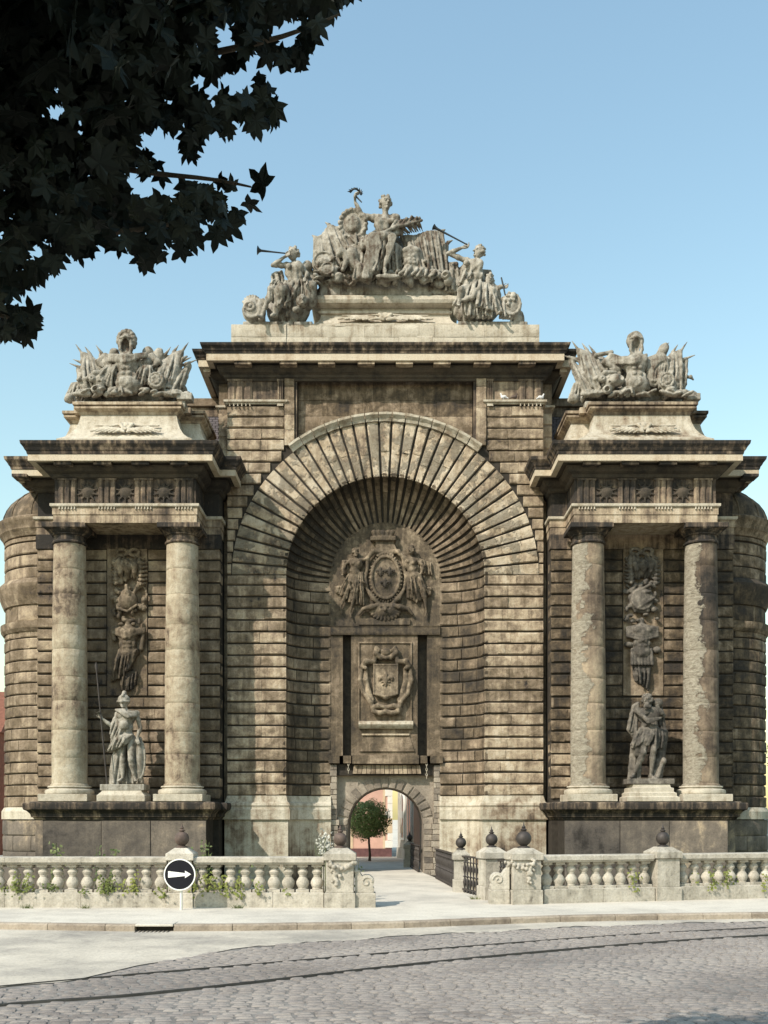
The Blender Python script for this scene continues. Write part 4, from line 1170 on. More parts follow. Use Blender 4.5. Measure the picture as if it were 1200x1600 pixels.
# ---------------------------------------------------------------- crowning group: seated Victory
A = view(470, 295, 4.8, 35.9)
S = Sculpt((-2.75, -.75, 20.0), (2.75, 1.6, 23.95), .022)
H = .56
# rocky bed and mass behind
S.box((0, .45, 20.45), (2.3, .55, .40), .1, .1)
for i in range(46):
    p = A(RNG.uniform(90, 1080), RNG.uniform(650, 735), RNG.uniform(-.3, -.05)); S.ell(p, (RNG.uniform(.08, .2), .12, RNG.uniform(.035, .07)), .03, frame((RNG.uniform(-.8, .8), 0, 1), (0, -1, 0)))
S.box((0, .55, 20.22), (2.45, .55, .16), .1, .1)
for i in range(26):
    p = A(RNG.uniform(130, 1060), RNG.uniform(655, 735), RNG.uniform(-.25, .25)); S.ell(p, RNG.uniform(.08, .2, 3), .08)
S.ell(A(350, 560, .55), (1.0, .5, 1.0), .2); S.ell(A(900, 560, .55), (.9, .5, .9), .2); S.ell(A(620, 500, .6), (.8, .55, 1.3), .2)
# flags left
S.cloth([A(108, 365, .1), A(150, 350, .1), A(215, 268, .05), A(330, 300, .1)], [A(105, 650, .1), A(190, 640, -.05), A(330, 600, -.15), A(520, 440, -.1)], 12, .10, 0, .06, .06, .10, drop=.10)
S.ell(A(600, 610, .5), (2.25, .45, .75), .2)
S.cloth([A(230, 270, .3), A(480, 300, .35), A(560, 350, .35)], [A(330, 470, -.1), A(450, 440, -.2), A(540, 400, 0)], 8, .09, 0, .06, .12, .10)
S.cloth([A(290, 470, -.1), A(540, 400, -.1)], [A(330, 500, -.1), A(600, 440, -.2)], 4, .08, 0, .05, .1, .06)
for q in ((210, 255), (108, 350)):
    a = A(*q, .15); S.cap(a, a+v3(-.13, 0, .10), .07, .02, .02); S.cap(a, a+v3(.10, 0, -.25), .05, .05, .02)
# flags right
S.cloth([A(760, 330, .2), A(850, 345, .1), A(960, 320, .0), A(1060, 300, .15)], [A(850, 520, -.05), A(900, 610, -.2), A(1000, 640, -.2), A(1095, 640, -.05)], 12, .10, 0, .05, .06, .10, drop=.08)
S.cloth([A(1000, 310, .15), A(1100, 400, .2)], [A(1010, 600, 0), A(1090, 590, .1)], 6, .08, 0, .05, .04, .12)
for q in ((1050, 305), (1105, 385)):
    a = A(*q, .15); S.cap(a, a+v3(.16, 0, .08), .07, .02, .02); S.cap(a, a+v3(-.1, 0, -.3), .06, .06, .03)
# gorgon shield held behind
c = A(390, 270, .05); S.ell(c, (.40, .16, .46), .03); S.ell(c+v3(0, -.12, 0), (.25, .12, .32), .03)
for i in range(18):
    t = 2*math.pi*i/18; S.chain([c+v3(.36*math.cos(t), -.04, .42*math.sin(t)), c+v3(.45*math.cos(t+.3), -.12, .5*math.sin(t+.3)), c+v3(.5*math.cos(t+.1), -.02, .56*math.sin(t+.1))], [.06, .06, .04], .03)
for q in (-1, 1): S.ell(c+v3(q*.10, -.23, .06), (.05, .04, .04), .01, cut=True)
# seated figure
nk, ch, ws, pv_ = A(632, 205, -.05), A(632, 280, -.05), A(628, 345, -.02), A(612, 410, .0)
sL, sR = A(548, 222, .0), A(716, 222, -.02)
torso(S, nk, ch, ws, pv_, sL, sR, H*.88, False, (.15, -1, 0), True)
head(S, A(636, 122, -.08), H*.98, (.45, -1, -.12), (0, 0, 1), 'curly')
arm(S, sL, A(452, 205, -.05), A(408, 110, -.1), H*.9, (0, -.2, 1), (1, -.3, 0), .7)
arm(S, sR, A(748, 352, -.12), A(630, 392, -.48), H*.9, (-1, -.3, -.2), (0, 0, -1), .7)
S.fold(ch+v3(0, -.2, -.1), (.5, .5, .7), (1, 0, .15), 22, .022); 
leg(S, A(650, 420, .0), A(688, 438, -.62), A(628, 668, -.50), H*.92, (.1, -1, -.1))
S.cap(A(570, 420, .0), A(545, 470, -.6), .25, .22, .1); S.cap(A(545, 470, -.6), A(500, 700, -.45), .22, .18, .1)
S.ell(A(490, 725, -.62), (.13, .25, .09), .05)
S.cloth([A(520, 450, -.62), A(600, 440, -.55), A(650, 430, -.45)], [A(470, 720, -.5), A(540, 690, -.5), A(600, 640, -.42)], 9, .075, 0, .07, .05, .10)
S.cloth([A(600, 430, -.4), A(720, 450, -.3)], [A(600, 600, -.3), A(740, 680, -.1)], 5, .07, 0, .06, .0, .10)
S.cloth([A(720, 440, -.2), A(750, 450, -.1)], [A(700, 680, -.1), A(745, 680, 0)], 4, .08, 0, .06, .0, .10)
S.ell(A(650, 722, -.55), (.42, .28, .07), .05)
# mantle over the knees and across the lap
S.chain([A(470, 440, -.35), A(540, 420, -.5), A(620, 415, -.5), A(690, 400, -.35)], [.10, .13, .12, .1], .08)
S.chain([A(430, 480, -.2), A(520, 455, -.45), A(590, 440, -.5)], [.09, .1, .1], .06)
S.ell(A(480, 468, -.38), (.16, .16, .2), .06)
for q in (-1, 1): S.ell(A(480+q*14, 462, -.53), (.03, .04, .03), .01, cut=True)
# palm branch
b0 = A(600, 405, -.55); tip = A(905, 250, -.1)
S.chain([b0, A(700, 340, -.4), tip], [.05, .06, .04], .03)
for i in range(10):
    t = .22+.075*i; a = b0+(tip-b0)*t+v3(0, 0, .10*math.sin(math.pi*t)); e = A(760+16*i, 228+(i % 3)*6+abs(i-6)*3, -.05+.05*(i % 2))
    S.chain([a, (a+e)/2+v3(0, -.08+.05*(i % 2), .08), e], [.03, .045, .018], .006)
    e = A(770+16*i, 330-3*i, .1); S.chain([a, (a+e)/2+v3(0, -.08+.05*(i % 2), .03), e], [.03, .042, .018], .006)
# cuirass, crouching captive, shields at her feet
torso(S, A(820, 470, -.2), A(825, 520, -.22), A(830, 580, -.22), A(835, 630, -.15), A(775, 490, -.15), A(880, 490, -.15), .42, True)
S.cloth([A(880, 520, -.2), A(960, 560, -.1)], [A(900, 640, -.2), A(1000, 650, -.1)], 4, .07, 0, .05, 0, .08)
c = A(175, 570, -.1); S.ell(c, (.42, .14, .38), .02); S.ring(c+v3(0, -.10, 0), .34, .04, 'y', .02); S.ell(c+v3(.0, -.12, .0), (.22, .1, .12), .03)
S.ell(A(205, 640, -.25), (.34, .16, .2), .04); S.ring(A(205, 640, -.38), .2, .03, 'y', .02)
S.ell(A(385, 545, -.3), (.22, .22, .34), .08); S.ell(A(300, 520, -.35), (.15, .15, .17), .05)
S.chain([A(330, 520, -.35), A(345, 590, -.42), A(320, 660, -.45)], [.11, .09, .07], .05)
S.chain([A(400, 600, -.3), A(450, 640, -.4), A(440, 710, -.42)], [.17, .15, .1], .06)
S.cloth([A(440, 480, -.25), A(500, 500, -.3)], [A(400, 720, -.4), A(480, 720, -.45)], 5, .07, 0, .06, 0, .09)
S.cloth([A(800, 610, -.3), A(1030, 640, -.2)], [A(740, 700, -.45), A(1040, 700, -.35)], 6, .09, .05, .06, .05, .12)
S.ell(A(1085, 690, -.35), (.17, .2, .15), .04); S.ell(A(1075, 700, -.55), (.08, .12, .07), .01, cut=True)   # cannon mouth
S.fold(A(560, 580, -.4), (.6, .6, .9), (1, .1, .25), 30, .016, 1.5)
for i in range(40):
    p = A(RNG.uniform(120, 1060), RNG.uniform(560, 720), RNG.uniform(-.3, -.05)); q = p+v3(RNG.uniform(-.25, .25), -RNG.uniform(0, .1), RNG.uniform(-.2, .2)); S.chain([p, (p+q)/2+v3(0, -.08, 0), q], [.03, .055, .025], .015)
S.grain(.010, 12)
S.floor(20.10)
vic = thing_from('victory_group', S, M['statue'], 'seated stone Victory with raised arm and palm branch among flags, on the central pedestal', 'statue')
m_ = MB(); c = A(408, 50, -.12)
m_.tube([c+v3(.2*math.cos(t), .06*math.sin(3*t), .13*math.sin(t)) for t in np.linspace(-.5, 2.7, 12)], [.02]+[.035]*10+[.02], 6)
for t in np.linspace(-.4, 2.6, 9):
    p = c+v3(.2*math.cos(t), 0, .13*math.sin(t)); m_.tube([p, p+v3(.10*math.cos(t+.8), -.03, .09*math.sin(t+.8))], [.035, .005], 5)
m_.tube([A(415, 75, -.14), A(458, 122, -.16)], [.03, .02], 6)
m_.build('broken_wreath', M['darkmetal'], vic)

# ---------------------------------------------------------------- left Fame
B = view(375, 370, 9.6, 35.75)
S = Sculpt((-5.05, -.95, 18.8), (-2.35, 1.3, 22.3), .02)
H = .47
S.box((-3.7, .2, 19.0), (1.2, .55, .07), .04, .05)
S.ell(B(700, 1000, .35), (.75, .4, .8), .15); S.ell(B(820, 900, .3), (.55, .4, .7), .15)
nk, ch, ws, pv_ = B(815, 415, -.05), B(815, 520, -.1), B(835, 630, -.05), B(800, 740, .05)
sL, sR = B(700, 455, -.1), B(915, 470, -.02)
torso(S, nk, ch, ws, pv_, sL, sR, H*.85, False, (-.2, -1, 0), True)
head(S, B(800, 285, -.12), H*1.02, (-.75, -.75, .05), (.08, 0, 1), 'curly')
arm(S, sL, B(500, 470, -.18), B(690, 365, -.3), H*.88, (.8, -.1, .4), (0, -1, .3), .8)
arm(S, sR, B(1010, 580, -.1), B(990, 690, -.3), H*.88, (-.2, -.4, -1), (0, -1, 0), .6)
S.chain([B(960, 450, .15), B(1010, 400, .2), B(1030, 390, .25)], [.16, .18, .10], .05); S.cloth([B(950, 420, .15), B(1040, 400, .2)], [B(970, 620, .15), B(1050, 600, .25)], 5, .055, 0, .02, 0, .05)
leg(S, B(650, 770, .05), B(480, 870, -.35), B(345, 1250, -.30), H*.95, (-.6, -.8, -.1))
S.cap(B(760, 790, .0), B(640, 900, -.45), .2, .19, .1); S.cap(B(640, 900, -.45), B(540, 1220, -.25), .19, .11, .1)
S.chain([B(540, 1220, -.25), B(500, 1275, -.45)], [.08, .06], .05)
S.cloth([B(700, 700, -.2), B(900, 660, -.15)], [B(560, 1130, -.45), B(700, 1110, -.35), B(800, 960, -.3)], 9, .06, 0, .06, .03, .09)
S.cloth([B(520, 640, -.05), B(640, 720, -.12)], [B(440, 790, -.2), B(600, 790, -.3)], 6, .055, 0, .05, .04, .07)
S.cloth([B(490, 850, -.35), B(560, 850, -.3)], [B(500, 1020, -.25), B(560, 1050, -.25)], 4, .055, 0, .05, .02, .07)
S.cloth([B(840, 640, -.15), B(940, 640, -.1)], [B(800, 920, -.2), B(1010, 900, -.1)], 7, .055, 0, .05, .02, .09)
S.cloth([B(480, 540, .05), B(620, 500, .05)], [B(520, 720, -.0), B(660, 740, -.1)], 5, .06, 0, .05, .0, .09)
S.cloth([B(740, 780, -.3), B(760, 800, -.3)], [B(720, 1180, -.1), B(780, 1180, .0)], 3, .09, 0, .08, 0, .06)
# masks and fruit, scrolled shield
c = B(950, 1040, -.3); S.ell(c, (.22, .2, .22), .04); head(S, c+v3(0, -.1, 0), .42, (.1, -1, -.2), (0, 0, 1), 'curly')
S.ell(B(860, 1165, -.35), (.13, .12, .11), .03)
c = B(185, 1120, -.05); S.ell(c, (.34, .22, .42), .04); S.ring(c+v3(-.05, -.2, .06), .14, .045, 'y', .02); S.ell(c+v3(-.05, -.22, .06), (.07, .06, .07), .02)
S.ring(c+v3(0, -.17, -.03), .28, .05, 'y', .03, a0=math.pi, a1=2.2*math.pi)
for i in range(9):
    t = .5+2.0*i/8; S.cap(c+v3(.26*math.cos(t), -.08, .30*math.sin(t)), c+v3(.37*math.cos(t), -.02, .50*math.sin(t)), .055, .05, .015)
S.box(B(330, 1130, -.0), (.1, .25, .38), .05, .08)
S.ell(B(1050, 850, .1), (.3, .35, .5), .1); S.ell(B(1090, 780, -.1), (.2, .25, .2), .05); S.cloth([B(1030, 560, .2), B(1140, 600, .2)], [B(1030, 860, -.1), B(1140, 860, 0)], 5, .08, 0, .05, 0, .09)
S.fold(B(700, 900, .0), (1.1, .7, 1.1), (1, .2, .3), 30, .014, 1.6)
S.cloth([B(980, 500, .25), B(1130, 440, .3)], [B(960, 900, .0), B(1150, 920, .05)], 7, .09, 0, .05, .06, .1)
S.grain(.008, 14); S.floor(18.93)
fl_ = thing_from('fame_statue', S, M['statue'], 'winged stone figure blowing a dark trumpet on the left end of the top parapet', 'statue', group='trumpeting figures on the parapet')
m_ = MB(); a, b = B(700, 347, -.42), B(285, 302, -.42); d_ = (b-a)
m_.tube([a, a+d_*.5, a+d_*.86, a+d_*.93, b], [.022, .028, .04, .07, .15], 12); m_.build('trumpet', M['darkmetal'], fl_, True, 40)

# ---------------------------------------------------------------- right Fame
C_ = view(670, 350, 7.5, 35.75)
S = Sculpt((2.0, -.95, 18.8), (5.0, 1.3, 22.6), .02)
S.box((3.7, .2, 19.0), (1.2, .55, .07), .04, .05)
S.ell(C_(560, 850, .35), (.9, .4, .9), .15); S.ell(C_(450, 620, .35), (.45, .35, .6), .15)
nk, ch, ws, pv_ = C_(560, 440, -.1), C_(500, 530, -.12), C_(520, 640, -.1), C_(560, 740, 0)
sL, sR = C_(440, 450, -.1), C_(600, 500, .02)
torso(S, nk, ch, ws, pv_, sL, sR, H*.85, False, (-.5, -1, 0), True)
head(S, C_(585, 355, -.12), H*1.02, (-.85, -.5, .25), (.25, 0, 1), 'curly')
arm(S, sL, C_(225, 372, -.15), C_(390, 330, -.3), H*.9, (1, -.1, .1), (0, -1, .3), .8)
arm(S, sR, C_(590, 610, -.1), C_(480, 650, -.35), H*.85, (-1, -.2, 0), (0, -1, 0), .6)
S.cloth([C_(620, 500, .2), C_(730, 510, .2)], [C_(640, 640, .15), C_(730, 640, .2)], 5, .06, 0, .03, 0, .05)
S.cloth([C_(200, 420, .2), C_(300, 430, .15)], [C_(220, 600, .1), C_(300, 590, .1)], 4, .07, 0, .05, 0, .09)
S.cloth([C_(420, 480, -.1), C_(540, 520, -.2)], [C_(330, 730, -.1), C_(480, 690, -.2)], 7, .055, 0, .05, .02, .08)
S.cloth([C_(430, 690, -.2), C_(600, 690, -.25)], [C_(290, 990, -.3), C_(420, 960, -.4), C_(540, 900, -.4)], 9, .065, 0, .06, .03, .10)
leg(S, C_(480, 760, 0), C_(360, 850, -.45), C_(345, 1010, -.35), H*.95, (-.1, -1, -.2))
leg(S, C_(620, 760, 0), C_(745, 850, -.4), C_(800, 1080, -.3), H*.95, (.4, -.9, -.1))
S.cloth([C_(580, 740, -.3), C_(680, 740, -.3), C_(740, 800, -.35)], [C_(540, 1020, -.45), C_(680, 1060, -.45), C_(840, 1060, -.3)], 11, .065, 0, .06, .04, .10)
S.chain([C_(400, 960, -.4), C_(500, 940, -.5), C_(570, 830, -.5)], [.07, .09, .06], .05)
S.cloth([C_(400, 950, -.3), C_(530, 950, -.35)], [C_(430, 1110, -.2), C_(520, 1110, -.25)], 4, .07, 0, .05, 0, .07)
S.cloth([C_(560, 1030, -.3), C_(720, 1060, -.3)], [C_(560, 1120, -.2), C_(730, 1130, -.25)], 6, .06, 0, .04, 0, .07)
head(S, C_(705, 690, -.2), .42, (.2, -1, -.35), (0, 0, 1), 'curly')
S.chain([C_(720, 740, -.1), C_(760, 790, -.15), C_(860, 780, -.25)], [.13, .10, .07], .05)
hand(S, C_(850, 780, -.25), (1, -.1, 0), (0, -1, 0), .38, .8)
S.ell(C_(770, 830, .0), (.22, .25, .35), .08)
c = C_(960, 980, -.1); S.ell(c, (.36, .2, .44), .04, frame((.2, 0, 1), (0, -1, 0))); S.ring(c+v3(0, -.16, 0), .30, .045, 'y', .02, sz=1.2)
for i in range(14): S.ell(c+v3(RNG.uniform(-.25, .15), -.2, RNG.uniform(-.1, .38)), np.full(3, RNG.uniform(.05, .09)), .02)
S.cloth([C_(860, 900, -.2), C_(900, 880, -.2)], [C_(830, 1120, -.2), C_(960, 1130, -.2)], 5, .06, 0, .05, 0, .07)
S.ell(C_(1050, 1110, .05), (.22, .2, .28), .06); S.ell(C_(1075, 1060, -.02), (.09, .1, .1), .03)
S.ell(C_(220, 680, -.1), (.17, .2, .17), .04); S.ell(C_(190, 670, -.28), (.07, .12, .07), .01, cut=True); S.ell(C_(150, 600, .1), (.3, .3, .2), .08)
S.fold(C_(560, 850, .0), (1.2, .7, 1.1), (1, .2, -.3), 30, .014, 1.6)
S.cloth([C_(170, 430, .25), C_(330, 420, .2)], [C_(180, 760, .1), C_(330, 780, .05)], 7, .09, 0, .05, .06, .1)
S.grain(.008, 14); S.floor(18.93)
fr_ = thing_from('fame_statue', S, M['statue'], 'stone figure leaning back with an upturned trumpet on the right end of the top parapet', 'statue', group='trumpeting figures on the parapet')
m_ = MB(); a, b = C_(440, 322, -.42), C_(50, 92, -.30); d_ = (b-a)
m_.tube([a, a+d_*.5, a+d_*.88, a+d_*.95, b], [.022, .028, .04, .06, .10], 12); m_.build('trumpet', M['darkmetal'], fr_, True, 40)
m_ = MB(); m_.tube([C_(838, 680, -.3), C_(862, 780, -.3), C_(882, 880, -.3)], [.025, .03, .025], 8); m_.build('staff', M['darkmetal'], fr_, True, 40)

# ---------------------------------------------------------------- trophies on the pavilions
def trophy(s):
    if s < 0: D = view(90, 505, 5.217, 34.7)
    else:
        D0 = view(880, 505, 5.217, 34.7)
        D = lambda x, y, dy=0.0: D0(x-8, y+2, dy)
    lo = D(20, 665); hi = D(1150, 40)
    S = Sculpt((lo[0], -2.2, 15.55), (hi[0], -.1, 18.6), .02)
    S.box((s*8.5, -1.0, 15.75), (1.85, .5, .12), .04, .06)
    S.ell(D(590, 520, .45), (1.85, .34, .80), .2); S.ell(D(590, 400, .45), (1.65, .3, .75), .2)
    # helmet with a crest of plumes, empty visor
    c = D(580, 175, -.25)
    S.ell(c, (.20, .24, .26), .02); S.cap(c+v3(0, -.05, -.2), c+v3(0, .12, -.62), .15, .15, .05)
    S.ell(c+v3(0, -.20, -.24), (.125, .20, .25), .01, cut=True); S.cap(c+v3(0, .06, -.3), c+v3(0, .02, -.75), .09, .13, .03)
    for q in (-1, 1): S.chain([c+v3(q*.17, -.14, -.05), c+v3(q*.19, -.16, -.35), c+v3(q*.10, -.15, -.55)], [.05, .055, .04], .02)
    S.chain([c+v3(-.2, -.16, .03), c+v3(0, -.26, .05), c+v3(.2, -.16, .03)], .035, .02)
    n = 11 if s < 0 else 19
    for i in range(n):
        t = -.65+(math.pi+1.3)*i/(n-1); rr = .245 if s < 0 else .215
        S.ell(c+v3(rr*math.cos(t), .0, .02+(rr+.03)*math.sin(t)), np.array([.105, .16, .105])*(1 if s < 0 else .72), .02)
    # torso
    torso(S, D(580, 290, -.2), D(585, 360, -.25), D(585, 470, -.25), D(590, 540, -.2), D(450, 330, -.15), D(715, 330, -.15), .52, True)
    S.ell(D(590, 525, -.27), (.42, .27, .20), .12)
    S.chain([D(420, 340, -.1), D(440, 390, -.1)], [.2, .17], .05); S.chain([D(730, 340, -.1), D(710, 395, -.1)], [.2, .17], .05)
    if s < 0:
        for i in range(5): S.chain([D(440, 290+12*i, -.3), D(590, 325+12*i, -.55), D(740, 285+6*i, -.35)], .045, .03)
        S.cloth([D(420, 380, -.3), D(500, 385, -.4)], [D(300, 470, -.2), D(460, 560, -.25)], 6, .06, 0, .05, .05, .08)
        S.cloth([D(700, 380, -.3), D(780, 380, -.3)], [D(640, 550, -.3), D(790, 500, -.3)], 6, .06, 0, .05, .03, .08)
    else:
        for i in range(4): S.chain([D(430, 310+16*i, -.3), D(560, 350+10*i, -.55), D(660, 300+14*i, -.4)], .05, .03)
        S.ell(D(760, 400, -.2), (.36, .15, .60), .04, frame((.35, 0, 1), (0, -1, 0))); S.ell(D(790, 440, -.33), (.26, .12, .42), .03, frame((.35, 0, 1), (0, -1, 0)), cut=True)
        for i in range(5): S.cap(D(735+22*i, 360, -.25), D(715+20*i, 500, -.3), .045, .04, .02)
        S.ell(D(420, 500, -.35), (.28, .25, .2), .05); S.ell(D(455, 480, -.55), (.1, .15, .12), .01, cut=True)
    # three flags a side fanning out from behind the cuirass, folds sweeping down to the middle
    W = D
    tips = [((-400, -235), (-430, -120), (-250, -250)), ((430, -250), (480, -150), (300, -235))] if s < 0 else [((-455, -265), (-510, -190), (-330, -250)), ((395, -255), (440, -190), (260, -270))]
    for side in (0, 1):
        q = -1 if side == 0 else 1
        (x1, y1), (x2, y2), (x3, y3) = tips[side]
        O = lambda x, y, dy=0.0: D(585+x, 460+y, dy)
        S.cloth([O(x2, y2+10, .15), O(x2*.92, y2+60, .12)], [O(q*400, 130, .05), O(q*250, 140, -.05)], 8, .09, 0, .05, .09, .09, drop=.03)
        S.cloth([O(x1-q*10, y1+15, .05), O(x1*.80, y1+45, .02), O(x1*.62, y1+120, .0)], [O(q*370, 75, -.08), O(q*260, 80, -.16), O(q*150, 30, -.12)], 10, .10, 0, .05, .10, .10, drop=.15)
        S.cloth([O(x3, y3+20, .2), O(x3*.7, y3+60, .15), O(x3*.45, y3+110, .1)], [O(x3*.85, -60, .0), O(x3*.6, -40, -.05), O(q*95, -70, -.02)], 8, .09, 0, .05, .09, .09, drop=.08)
        for (xa, ya), ln in (((x1, y1), .34), ((x2, y2), .30), ((x3, y3), .24), ((x1+q*20, y1+75), .22), ((x1*.86, y1-8), .2)):
            a = O(xa, ya, .12); dv = unit(v3(q*(.9 if abs(ya) < 200 else .55), 0, .35 if abs(ya) < 200 else .8)); S.cap(a-dv*.1, a+dv*ln, .055, .012, .02); S.cap(a-dv*.1, a-dv*.9, .045, .045, .03)
        # lion mask and tied drapery between flag and cuirass
        m = O(q*215, 40, -.30); S.ell(m, (.17, .14, .18), .04)
        for k in range(11): t = 2*math.pi*k/11; S.chain([m+v3(.13*math.cos(t), -.03, .14*math.sin(t)), m+v3(.26*math.cos(t+.2), .03, .28*math.sin(t+.2))], [.06, .03], .02)
        for z_ in (-1, 1): S.ell(m+v3(z_*.06, -.13, .04), (.03, .04, .025), .01, cut=True)
        S.ell(m+v3(0, -.12, -.08), (.05, .05, .03), .01, cut=True)
        S.chain([O(q*120, -150, -.15), O(q*190, -175, -.1), O(q*245, -130, -.12), O(q*200, -90, -.18)], [.10, .12, .10, .06], .03)
        for k in range(5): S.chain([O(q*(300+22*k), 110, -.2), O(q*(315+22*k), 150-8*k, -.28), O(q*(330+20*k), 158, -.2)], [.05, .06, .04], .015)
    if s > 0:
        S.ell(D(820, 225, .05), (.17, .12, .34), .03, frame((.55, 0, 1), (0, -1, 0))); S.chain([D(270, 270, -.1), D(400, 240, -.05)], .07, .03)
    else:
        S.ell(D(735, 235, .05), (.20, .12, .20), .04); S.ell(D(815, 255, .05), (.17, .10, .26), .03, frame((.4, 0, 1), (0, -1, 0))); S.ell(D(455, 235, .1), (.17, .14, .17), .04)
    c = D(825, 505, -.34); S.ell(c, (.28, .12, .30), .03); S.ring(c+v3(0, -.09, 0), .22, .04, 'y', .02)
    for i in range(7): t = i*.9; S.ell(c+v3(.11*math.cos(t), -.1, .11*math.sin(t)), (.06, .05, .06), .015)
    c = D(340, 585, -.45); S.cap(c, c+v3(.25, .5, .2), .13, .15, .05); S.ring(c, .115, .035, 'y', .015); S.ell(c+v3(0, -.08, 0), (.075, .15, .075), .0, cut=True)
    S.chain([D(260, 480, -.3), D(330, 440, -.35), D(420, 430, -.3)], [.06, .08, .06], .04); S.ell(D(310, 490, -.35), (.13, .12, .12), .03); S.ell(D(310, 490, -.5), (.05, .08, .05), .01, cut=True)
    S.box(D(1045, 620, -.1), (.26, .2, .12), .03, .03); S.ell(D(1060, 590, -.1), (.14, .15, .10), .03)
    S.chain([D(900, 610, -.3), D(1010, 585, -.25)], [.09, .06], .04); S.chain([D(150, 600, -.25), D(280, 612, -.35)], [.06, .09], .04)
    S.ell(D(95, 610, .05), (.17, .2, .16), .06); S.cloth([D(110, 480, .1), D(200, 470, .1)], [D(60, 620, .05), D(190, 620, 0)], 5, .07, 0, .05, 0, .08)
    S.cloth([D(480, 560, -.35), D(540, 560, -.4)], [D(420, 620, -.3), D(560, 620, -.4)], 4, .07, .03, .05, 0, .08)
    for i in range(22):
        p = D(RNG.uniform(200, 1000), RNG.uniform(575, 620), RNG.uniform(-.45, -.25)); S.ell(p, (RNG.uniform(.10, .24), .12, RNG.uniform(.04, .07)), .04, frame((RNG.uniform(-.6, .6), 0, 1), (0, -1, 0)))
    for i in range(34):                                 # small arms, leaves and straps filling the ground between the big pieces
        p = D(RNG.uniform(150, 1030), RNG.uniform(330, 600), RNG.uniform(-.05, .2)); q = p+v3(RNG.uniform(-.3, .3), -RNG.uniform(.0, .15), RNG.uniform(-.3, .3)); S.chain([p, (p+q)/2+v3(0, -.12, 0), q], [.035, .06, .03], .015)
    S.fold(D(590, 480, .1), (1.9, .5, 1.0), (.8, .2, .6), 24, .016, 2.5)
    S.grain(.012, 13); S.floor(15.67)
    return S
for s in (-1, 1):
    thing_from('trophy_sculpture', trophy(s), M['statue'], ('stone trophy of plumed helmet, muscled cuirass and flags crowning the left pavilion' if s < 0 else
        'stone trophy of cuirass, long shield and many-folded flags crowning the right pavilion'), 'sculpture', part='carving', group='arms trophies on the pavilion roofs')

# ---------------------------------------------------------------- standing statues between the columns
E = view(140, 1060, 7.62, 34.25)
S = Sculpt((-9.75, -2.15, 2.45), (-7.55, -.75, 6.2), .016)
H = .40
nk, ch, ws, pv_ = E(420, 370, 0), E(430, 470, 0), E(430, 590, 0), E(430, 700, 0)
sL, sR = E(340, 430, -.02), E(560, 420, .0)
torso(S, nk, ch, ws, pv_, sL, sR, H, True)
head(S, E(412, 290, -.05), H*1.02, (-.15, -1, -.1), (0, 0, 1), None)
c = E(412, 262, -.02); S.ell(c, (.20, .23, .20), .01); S.chain([c+v3(-.19, -.1, -.05), c+v3(0, -.26, -.06), c+v3(.19, -.1, -.05)], .035, .02)
S.chain([c+v3(0, -.2, .13), c+v3(0, .05, .26), c+v3(0, .25, .1)], [.05, .07, .05], .03)
arm(S, sL, E(270, 570, -.08), E(160, 480, -.22), H*.95, (-.4, 0, .9), (0, -1, 0), .9)
arm(S, sR, E(605, 590, -.02), E(580, 720, -.18), H*.95, (.3, -.3, -.8), (0, 1, 0), .5)
leg(S, E(500, 730, 0), E(510, 970, -.2), E(550, 1190, -.1), H*1.02, (.35, -1, -.1))
leg(S, E(390, 730, .05), E(395, 980, .0), E(395, 1190, -.02), H*1.02, (-.4, -1, -.05))
for i in range(6): S.chain([E(330+20*i, 380, -.15), E(420+14*i, 430+18*i*.4, -.36), E(560, 400+10*i, -.1)], .045, .03)
S.cloth([E(320, 470, -.1), E(400, 600, -.22)], [E(250, 640, -.05), E(300, 850, -.15)], 6, .05, 0, .04, .03, .07)
S.cloth([E(300, 690, -.15), E(420, 690, -.3), E(520, 680, -.25)], [E(230, 860, -.1), E(350, 830, -.25), E(450, 780, -.3)], 9, .055, 0, .045, .04, .07)
S.cloth([E(330, 780, -.05), E(420, 800, -.1)], [E(240, 1250, .1), E(330, 1250, .05)], 6, .075, -.03, .06, .0, .10)
S.cloth([E(320, 800, .15), E(560, 800, .2)], [E(300, 1240, .2), E(600, 1240, .25)], 8, .07, 0, .07, 0, .08)
S.ell(E(600, 960, .0), (.15, .16, .75), .04); S.ring(E(600, 960, -.06), .18, .03, 'y', .02, sz=3.6)
S.ell(E(430, 560, -.25), (.16, .1, .16), .04)
S.box(E(420, 1300, .05), (.72, .45, .10), .02, .03)
V, Q = S.mesh(); 
mars = empty('warrior_statue', (E(420, 1500)[0], -1.72, 2.53), 'helmeted stone warrior with iron spear and shield between the left pavilion columns', 'statue', 'statues standing on the podiums')
obj('figure', V, Q.tolist(), M['statue'], mars, smooth=True)
m_ = MB(); cx = E(415, 1400)[0]
m_.mould([(cx-.62, -1.25), (cx-.62, -2.1), (cx+.62, -2.1), (cx+.62, -1.25)], [(-.3, 2.53), (.16, 2.53), (.16, 2.72), (.12, 2.76), (.04, 2.84), (0, 2.95), (0, 3.02), (-.5, 3.03)])
m_.build('statue_base', M['pale'], mars, True, 30)
m_ = MB(); a, b = E(110, -60, -.26), E(235, 1270, -.28); m_.tube([a, b], [.022, .026], 8); m_.tube([a+v3(-.02, 0, .34), a+v3(-.012, 0, .2), a], [.004, .055, .022], 6); m_.build('spear', M['iron'], mars, True, 40)

